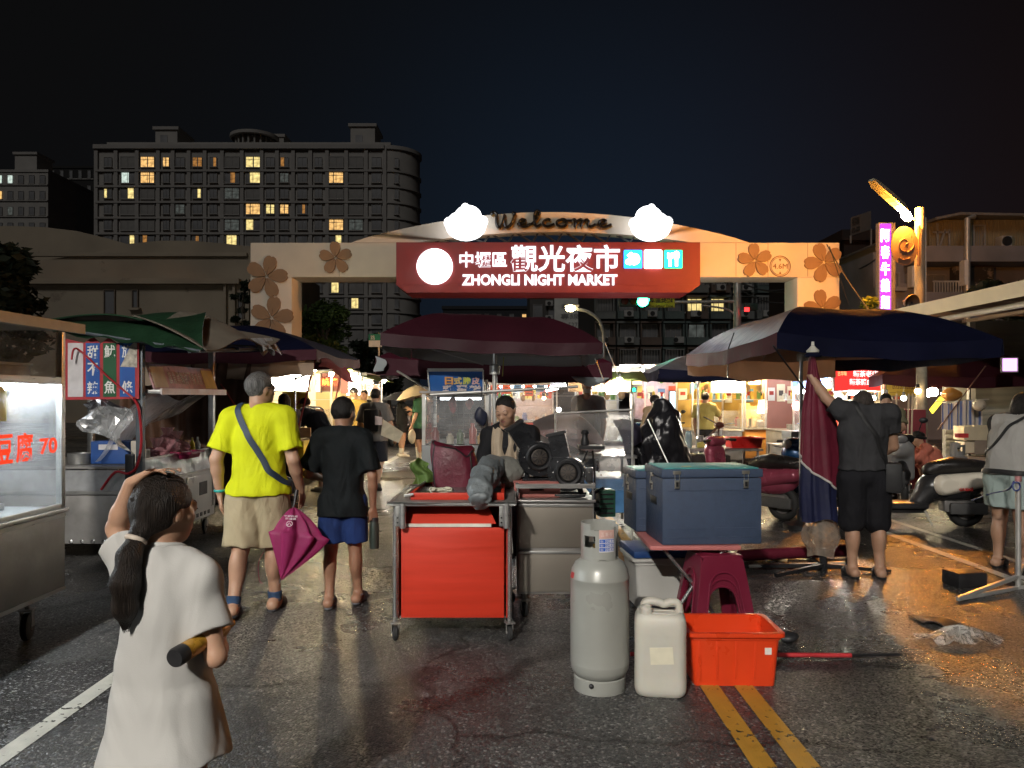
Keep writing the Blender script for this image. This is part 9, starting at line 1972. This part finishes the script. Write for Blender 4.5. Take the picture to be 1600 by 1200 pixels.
def right_woman():
	Y = 6.85; H = 1.60; loc = (PX(1577,Y),Y,0)
	J = dict(che=(.0,.05,.735), nek=(.0,.09,.82), hed=(.0,.145,.90), shL=(-.1,.07,.80), shR=(.1,.07,.80), elL=(-.12,.15,.66), wrL=(-.08,.26,.60), elR=(.13,.14,.66), wrR=(.1,.26,.60), anL=(-.045,-.03,.045), knL=(-.05,.0,.275), anR=(.06,.06,.045))
	def zone(c, j): return ((c[:,1]-j['shR'][1] > -.02) & (c[:,2] > j['che'][2]-.05) | (np.abs(c[:,0]) > .108*H) & (c[:,2] > j['wai'][2])).astype(int)
	o, jj = person(loc, R(-62), H, 'woman with black bob, pale T-shirt with dark sleeves and denim shorts at the right edge', J, head=(0,R(-22),0), skin=SKIN, hair='bob', hairm=HB, girth=1.1, bust=.02,
		shirt=dict(m=fab('pale_grey_tee', (.36,.35,.33), .85), m2=fab('dark_sleeve', (.03,.03,.032)), zone=zone, loose=.03, hem=.52, sleeve=.85, slw=.03, fold=.010, freq=18), bottom=dict(m=fab('washed_denim', (.34,.42,.40), .9, .12), len=.72, loose=.035, fold=.008), shoes=dict(kind='sandal', m=BLACKP), h=.0095, seed=15, limb=1.1)
	W_ = Matrix.Translation(V(loc)) @ Matrix.Rotation(R(-62),4,'Z'); b = MB(); st = mat('bag_black', (.012,.012,.013), .6)
	ribbon(b, hug(o, crv([W_ @ V(p) for p in ((.16,.16,1.33),(.12,.03,1.40),(.03,-.12,1.28),(-.1,-.2,1.12),(-.25,-.02,.99),(-.26,.08,.93))], 8)), o, .014, st)
	ribbon(b, hug(o, [W_ @ V((.32*math.cos(a), .3*math.sin(a)+.0, .88)) for a in [i*.1653 for i in range(39)]]), o, .02, st); b.box(W_ @ V((.1,.2,.85)), (.2,.08,.13), st, R(-62), .02); T(b.obj('waist_bag', None, 50), 'black waist bag and shoulder strap worn by the woman at right', 'bag')
	r = root('parasol_stand', G(1590,918), 'pale metal parasol stand with splayed feet at the right edge', 'stand')
	b = MB(); c = G(1591,920); b.tube([c, P(1591,752,c.y)], .021, ALU, 12); b.tube([P(1591,752,c.y), P(1591,744,c.y)], .024, mat('cap_pink', (.45,.2,.2), .5), 12); b.obj('upright', r, 40)
	for (u, v) in ((1496,936),(1640,915),(1600,880)):
		b = MB(); e = G(u,v,.02); b.bar(c+V((0,0,.10)), e, .03, .03, ALU, bevel=.004); b.obj('foot', r, 20)
	b = MB(); b.bar(G(1496,936,.02), c+V((0,0,.01)), .028, .028, ALU, bevel=.004); b.bar(G(1640,915,.02), c+V((0,0,.01)), .028, .028, ALU, bevel=.004); b.obj('brace', r, 20)
	b = MB(); b.tube(crv([P(1584,752,6.1), P(1575,765,6.2), P(1545,772,6.8), P(1519,782,8.0)], 5), .007, mat('blue_cord', (.03,.05,.2), .6), 6); b.tube([P(1588+6*math.cos(a),760+7*math.sin(a),c.y-.03) for a in [i*.7 for i in range(10)]], .006, MATS['blue_cord'], 6); T(b.obj('rope', None, 40), 'blue cord tied from the parasol stand to the scooter tail', 'rope')
	b = MB(); q = G(1510,918); b.box(q+V((.03,.08,.06)), (.26,.2,.12), BLACKP, R(10), .02); T(b.obj('black_weight', None, 20), 'black weight block behind the parasol stand foot', 'weight')
right_woman()
# people farther off
def crowd():
	def st(c, n, **k): return dict(m=fab(n, c), **k)
	BL = mat('shoe_black', (.02,.02,.02), .6); WH = mat('shoe_white', (.55,.53,.48), .6)
	Y = 12.6; loc = (PX(586,Y),Y,0); H = 1.66
	o, jj = person(loc, R(-10), H, 'man in grey T-shirt with black bag on his back carrying pale cardboard', dict(anL=(-.06,.06,.045), knL=(-.055,.06,.28), knR=(.06,.0,.28), anR=(.07,-.13,.075), toeR=(.08,-.08,.012), elL=(-.17,.02,.64), wrL=(-.12,.14,.62), elR=(.17,-.02,.64), wrR=(.18,.07,.52)), girth=1.08, shirt=st((.16,.15,.14),'mid_grey_tee', loose=.03, hem=.48, sleeve=.8, slw=.025), bottom=dict(m=fab('black_blue_shorts', (.02,.022,.03)), len=1., loose=.035), shoes=dict(m=BL), h=.014, seed=21)
	b = MB(); b.box(V(loc)+V((-.02,-.17,1.14)), (.26,.12,.36), fab('bag_charcoal', (.05,.05,.05)), R(-10), .04); T(b.obj('back_bag', None, 40), 'charcoal bag strapped on the back of the man with cardboard', 'bag')
	b = MB(); pc = mat('pale_card', (.62,.56,.42), .8); b.prism([P(598,655,12.3),P(612,664,12.3),P(630,676,12.4),P(623,692,12.4),P(595,680,12.3)], (0,.02,0), pc); b.prism([P(586,650,12.25),P(597,652,12.25),P(597,664,12.25),P(586,664,12.25)], (0,.02,0), mat('pale_card2', (.66,.55,.52), .8)); T(b.obj('cardboard_sheet', None, 0), 'pale cardboard sheets held by the man in grey', 'cardboard')
	Y = 17.6; loc = (PX(656,Y),Y,0); H = 1.74
	o, jj = person(loc, R(75), H, 'young man in a green T-shirt and long white socks under a beige umbrella', dict(elR=(.14,.06,.64), wrR=(.09,.16,.70), elL=(-.14,.0,.64), wrL=(-.15,.05,.5)), head=(R(8),0,0), shirt=st((.05,.14,.075),'green_tee', loose=.04, hem=.46, sleeve=.85, slw=.03), bottom=dict(m=fab('black_shorts2', (.015,.015,.017)), len=.8, loose=.03), shoes=dict(m=WH), sock=dict(h=.75, m=fab('sock_white', (.6,.58,.52))), h=.016, seed=22)
	c = P(648,607,17.5); r = root('umbrella', c, 'open beige umbrella over the young man in green', 'umbrella'); UB = cloth2('beige_umbrella', (.42,.35,.24), .35, .7, .06, 2, .1, 8)
	b = MB(); M = Matrix.Rotation(R(-12),4,'Y')
	b.sheet(lambda u, v: c+M.to_3x3() @ V((.46*v*math.cos(u*6.283), .46*v*math.sin(u*6.283), .06-.24*v*v-.02*abs(math.sin(u*12.566))*v)), 32, 8, UB, .004); b.obj('canopy', r, 50)
	b = MB(); b.tube([c+V((0,0,.1)), c+V((.02,0,-.55))], .008, BLACKM, 6); b.obj('shaft', r, 40)
	b = MB(); p = jj['wrL']+V((0,0,-.2)); b.ball(p+V((0,0,-.05)), .17, film('white_bag', (.85,.8,.65), clear=.15, rough=.3), 3, (.55,.4,1)); b.jitter(.02,5,3); T(b.obj('carrier_bag', None, 60), 'white carrier bag in the hand of the young man in green', 'bag')
	person((PX(672,18.),18.2,0), R(60), 1.62, 'person in black standing half behind the young man in green', {}, shirt=st((.012,.012,.013),'black_tee2', loose=.03, hem=.48, sleeve=.8), bottom=dict(m=fab('black_shorts2', (.015,.015,.017)), len=.8), shoes=dict(m=WH), h=.02, seed=23)
	person((PX(628,19.5),19.5,0), R(-70), 1.62, 'person in dark clothes and white shoes left of the young man in green', dict(elR=(.13,.1,.66), wrR=(.06,.2,.74)), shirt=st((.012,.012,.013),'black_tee2', loose=.03, hem=.5, sleeve=.8), bottom=dict(m=fab('black_shorts2', (.015,.015,.017)), len=.55), shoes=dict(m=WH), sock=dict(h=.4, m=fab('sock_white', (.6,.58,.52))), h=.02, seed=24)
	b = MB(); c = P(628,612,19.4); b.sheet(lambda u, v: c+V((.5*v*math.cos(u*6.283), .5*v*math.sin(u*6.283), -.22*v*v)), 24, 6, cloth2('dark_umbrella', (.03,.03,.035), .1), .004); b.tube([c, c+V((0,0,-.6))], .008, BLACKM, 6); T(b.obj('umbrella', None, 50), 'open dark umbrella behind the beige one', 'umbrella')
	person((PX(507,12.4),12.4,0), R(62), 1.68, 'man in a navy T-shirt bending over the counter behind the boy', dict(wai=(0,.05,.61), che=(0,.12,.70), nek=(0,.185,.775), hed=(0,.25,.83), shL=(-.1,.16,.755), shR=(.1,.16,.755), elL=(-.13,.22,.60), wrL=(-.1,.33,.55), elR=(.13,.20,.60), wrR=(.14,.22,.47)), head=(0,R(-30),0), shirt=st((.018,.022,.035),'navy_tee', loose=.035, hem=.46, sleeve=.8, slw=.025), bottom=dict(m=fab('black_shorts2', (.015,.015,.017)), len=.9, loose=.03), shoes=dict(m=WH), h=.014, seed=25, girth=1.05)
	person((PX(553,14.6),14.6,0), R(20), 1.70, 'person in a tan jacket and dark helmet on the left side', dict(elL=(-.15,.06,.64), wrL=(-.1,.18,.6), elR=(.15,.06,.64), wrR=(.1,.18,.6)), hair='cap', hairm=mat('helmet_dark', (.03,.03,.032), .25, 0, .1, coat=.5), shirt=st((.32,.22,.06),'tan_jacket', loose=.04, hem=.45, sleeve=1.85), bottom=dict(m=fab('dark_trousers', (.03,.03,.035)), len=1.9), shoes=dict(m=BL), h=.016, seed=26, girth=1.15)
	person((PX(569,16.8),16.8,0), R(178), 1.68, 'man in dark shirt facing us beside the helmeted person', dict(elL=(-.13,.1,.66), wrL=(-.04,.16,.7)), shirt=st((.03,.03,.03),'black_tee2', loose=.03, hem=.48, sleeve=.8), bottom=dict(m=fab('dark_trousers', (.03,.03,.035)), len=1.9), shoes=dict(m=BL), h=.018, seed=27)
	person((PX(444,11.2),11.2,0), R(35), 1.57, 'woman with black hair and grey top half hidden behind the man in yellow', dict(elR=(.14,.08,.66), wrR=(.08,.2,.78)), hair='bob', shirt=st((.12,.12,.12),'mid_grey_top', loose=.03, hem=.5, sleeve=.9), bottom=dict(m=fab('dark_trousers', (.03,.03,.035)), len=1.9), shoes=dict(m=BL), h=.014, seed=28)
	person((PX(932,14.0),14.4,0), R(120), 1.66, 'man in a black T-shirt leaning behind the olive awning stall', dict(che=(0,.05,.73), nek=(0,.09,.82), hed=(0,.13,.895), shL=(-.11,.08,.79), shR=(.11,.08,.79), elL=(-.15,.14,.64), wrL=(-.1,.25,.6)), head=(0,R(-20),0), shirt=st((.012,.012,.013),'black_tee2', loose=.03, hem=.48, sleeve=.8), bottom=dict(m=fab('dark_trousers', (.03,.03,.035)), len=1.9), shoes=dict(m=BL), h=.015, seed=29, girth=1.1)
	person((PX(919,11.6),11.6,0), R(150), 1.80, 'tall man with a white face mask standing behind the clear sheets', {}, head=(R(20),0,0), shirt=st((.3,.3,.3),'light_grey_tee', loose=.03, hem=.48, sleeve=.8), bottom=dict(m=fab('dark_trousers', (.03,.03,.035)), len=1.9), shoes=dict(m=BL), h=.014, seed=30, skin=SKIN3,
		   extra=lambda o, j, hp, child, childmb, lo, hi: child('face_mask', Sdf(j['hed']-.2, j['hed']+.2, .008).ell(hp(0,.22,-.22), np.array([.27,.27,.21])*H/7.4), [mat('mask_white', (.7,.7,.7), .8)]))
	person((PX(1018,14.9),14.9,0), R(-60), 1.66, 'man in a tan T-shirt with dark strap sitting on a blue scooter', dict(pel=(0,-.05,.47), wai=(0,-.03,.56), che=(0,.01,.68), nek=(0,.03,.775), hed=(0,.06,.87), shL=(-.11,.02,.75), shR=(.11,.02,.75), elL=(-.14,.12,.62), wrL=(-.13,.26,.60), elR=(.14,.12,.62), wrR=(.13,.26,.60), hiL=(-.06,-.03,.45), hiR=(.06,-.03,.45), knL=(-.09,.2,.40), knR=(.09,.2,.40), anL=(-.09,.2,.16), anR=(.09,.2,.16)), head=(R(-15),0,0), shirt=st((.42,.32,.21),'tan_tee', loose=.035, hem=.46, sleeve=.85, slw=.02), bottom=dict(m=fab('dark_trousers', (.03,.03,.035)), len=.95), shoes=dict(m=BL), h=.015, seed=31, girth=1.15)
	person((PX(1216,18.4),19.1,0), R(170), 1.66, 'cook with black hair behind the orange plywood stall', dict(elL=(-.14,.1,.64), wrL=(-.08,.2,.6)), head=(R(10),R(-15),0), shirt=st((.35,.3,.22),'beige_apron', loose=.03, hem=.4, sleeve=.7), bottom=dict(m=fab('dark_trousers', (.03,.03,.035)), len=1.9), shoes=dict(m=BL), h=.02, seed=32)
	person((PX(1252,16.5),16.6,0), R(140), 1.58, 'person in grey behind the red fronted stall', dict(elL=(-.14,.1,.64), wrL=(-.08,.2,.6)), shirt=st((.25,.25,.28),'lilac_grey_top', loose=.03, hem=.45, sleeve=.9), bottom=dict(m=fab('dark_trousers', (.03,.03,.035)), len=1.9), shoes=dict(m=BL), h=.02, seed=33)
	person((PX(1102,16.0),16.0,0), R(-30), 1.62, 'customer in a yellow top and dark trousers at the yellow lit stall', dict(elR=(.16,.12,.68), wrR=(.12,.25,.66)), shirt=st((.55,.45,.15),'yellow_top', loose=.03, hem=.52, sleeve=.8), bottom=dict(m=fab('dark_trousers', (.03,.03,.035)), len=1.9, loose=.03), shoes=dict(m=BL), h=.018, seed=34)
	sit = dict(pel=(0,0,.30), wai=(0,.02,.39), che=(0,.06,.51), nek=(0,.09,.605), hed=(0,.125,.695), shL=(-.11,.08,.58), shR=(.11,.08,.58), elL=(-.14,.14,.45), wrL=(-.08,.27,.42), elR=(.14,.14,.45), wrR=(.08,.27,.42), hiL=(-.06,.02,.28), hiR=(.06,.02,.28), knL=(-.08,.25,.29), knR=(.08,.25,.29), anL=(-.07,.24,.045), anR=(.07,.24,.045))
	up = {k: (v[0],v[1],v[2]+(.17 if k not in ('knL','knR','anL','anR') else (.10 if k[0] == 'k' else 0))) for k, v in sit.items()}
	person((PX(1386,11.9),11.9,0), R(150), 1.68, 'man in an olive vest sitting on the parked scooter beyond the shoulder bag', up, head=(R(10),R(-12),0), shirt=st((.16,.15,.09),'olive_vest', loose=.035, hem=.27+.17, sleeve=.7), bottom=dict(m=fab('khaki_trousers', (.25,.2,.13)), len=1.9), shoes=dict(m=BL), h=.015, seed=35, girth=1.1)
	person((PX(1470,12.0),12.0,0), R(78), 1.58, 'woman in a salmon top squatting beside the grey cylinder', dict(sit, pel=(0,-.02,.20), wai=(0,.03,.29), che=(0,.11,.39), nek=(0,.17,.47), hed=(0,.22,.55), shL=(-.1,.15,.45), shR=(.1,.15,.45), elL=(-.13,.24,.34), wrL=(-.08,.36,.30), elR=(.13,.24,.34), wrR=(.08,.36,.30), hiL=(-.06,0,.19), hiR=(.06,0,.19), knL=(-.09,.18,.33), knR=(.09,.18,.33), anL=(-.08,.1,.045), anR=(.08,.1,.045)), head=(0,R(-25),0), hair='bun', shirt=st((.50,.16,.11),'salmon_top', loose=.03, hem=.17, sleeve=1.3), bottom=dict(m=fab('grey_shorts', (.12,.12,.12)), len=.9), shoes=dict(m=BL), h=.014, seed=36)
crowd()
def draped():
	Y = 9.0; c = V((PX(1030,Y),Y,0)); BC = mat('black_rain_cover', (.014,.014,.017), .3, 0, .2, 4, .4, 16, coat=.15)
	s = Sdf((-.5,-.45,0), (.5,.5,1.65), .014); s.ell((.06,0,1.05),(.22,.24,.33),.1); s.ell((-.05,.02,.62),(.30,.28,.42),.12); s.cone((.1,0,1.3),(.02,0,1.45),.12,.06,.08); s.cone((-.2,-.05,.9),(.0,0,1.15),.14,.16,.1); s.cone((.27,0,.5),(.24,0,.9),.12,.1,.08); s.half((0,0,.16),(0,0,-1)); s.fold(.028, 18, 4, (1,1,.25)); s.fold(.010, 45, 5, (1,1,.3))
	o = link('rain_cover', s.mesh('rain_cover', [BC], 2), None, 0); T(o, 'black rain cover draped high over a handcart behind the coolers', 'cover'); o.location += c
	b = MB()
	for x in (-.25,.25): caster(b, c+V((x,-.1,0)), .08, .04, RUBBER, .3); b.bar(c+V((x,-.1,.1)), c+V((x*.7,-.1,.5)), .03,.03,BLACKM)
	h_ = b.obj('handcart', None, 40); T(h_, 'handcart wheels and legs below the black rain cover', 'cart')
	r = root('umbrella', P(975,700,8.7), 'half open navy umbrella leaning against the black rain cover', 'umbrella'); UN = cloth2('umbrella_navy_grey', (.05,.045,.075), .15, .45, .15, 3, .2, 9, .3)
	hub = P(1036,712,8.6); tipp = P(955,656,8.7); b = MB(); b.tube([P(1044,724,8.6), P(1012,655,8.75)], .008, ALU, 8); b.tube([P(925,725,8.4), P(985,700,8.6)], .007, BLACKM, 6); b.obj('shaft', r, 40)
	a0 = P(957,657,8.7); a1 = P(1000,668,8.6); a2 = P(1003,690,8.55); a3 = P(975,703,8.6)
	b = MB(); b.sheet(lambda u, v: (a0.lerp(a1,u)).lerp(a3.lerp(a2,u), v)+V((.03*math.sin(v*3.1)*(1-u), -.14*math.sin(u*3.1)*math.sin(.4+v*2.4), .05*math.sin(u*3.1)*(1-v))), 16, 12, UN, .003); b.sheet(lambda u, v: (a3.lerp(a2,u)).lerp(P(985,748,8.65).lerp(P(1020,760,8.6),u), v)+V((0,-.06*math.sin(u*6.3)-.08*math.sin(v*3.1),0)), 20, 10, BC, .004); b.obj('canopy', r, 50)
	c = P(893,668,8.9); r = root('umbrella', c, 'open dusty pink umbrella seen through the clear sheets', 'umbrella'); UP = cloth2('dusty_pink', (.42,.26,.26), .4, .6, .08, 3, .15, 8); M = Matrix.Rotation(R(18),3,'Y') @ Matrix.Rotation(R(14),3,'X')
	b = MB(); b.sheet(lambda u, v: c+M @ V((.44*v*math.cos(u*6.283), .44*v*math.sin(u*6.283), .15-.23*v*v-.03*abs(math.sin(u*12.566))*v*v)), 48, 10, UP, .003); b.obj('canopy', r, 50)
	b = MB(); b.tube([c+M @ V((0,0,.18)), c+M @ V((0,0,-.5))], .007, ALU, 6)
	for k in range(8): b.tube([c+M @ V((0,0,.10)), c+M @ V((.43*math.cos(k*.785), .43*math.sin(k*.785), -.085))], .003, ALU, 4)
	b.obj('shaft', r, 40)
	b = MB(); b.box(P(878,692,9.0)+V((0,0,-.05)), (.75,.4,.45), mat('dark_goods', (.05,.045,.045), .7, 0, .4, 5), 0, .05); b.jitter(.03, 3, 4); T(b.obj('covered_goods', None, 50), 'dark covered goods under the dusty pink umbrella', 'goods')
draped()
# the street lamp the photographer stands under
def near_lamp():
	x, y, z = -4.6, -11., 9.6
	r = root('street_lamp', (x-1.2,y,0), 'street lamp standing behind the photographer', 'street lamp')
	b = MB(); b.tube([(x-1.2,y,0),(x-1.2,y,z-.3)]+crv([(x-1.2,y,z-.3),(x-1.1,y,z),(x-.3,y,z+.05)],5), .07, ALU, 10); b.obj('pole', r, 40)
	b = MB(); b.box((x,y,z+.05), (.8,.34,.08), STEELD, 0, .02); b.obj('housing', r, 30)
	b = MB(); b.box((x,y,z-.0), (.6,.26,.012), emis('near_lamp_led', (1,.94,.85), 5200)); b.obj('lamp_face', r, 0)
near_lamp()
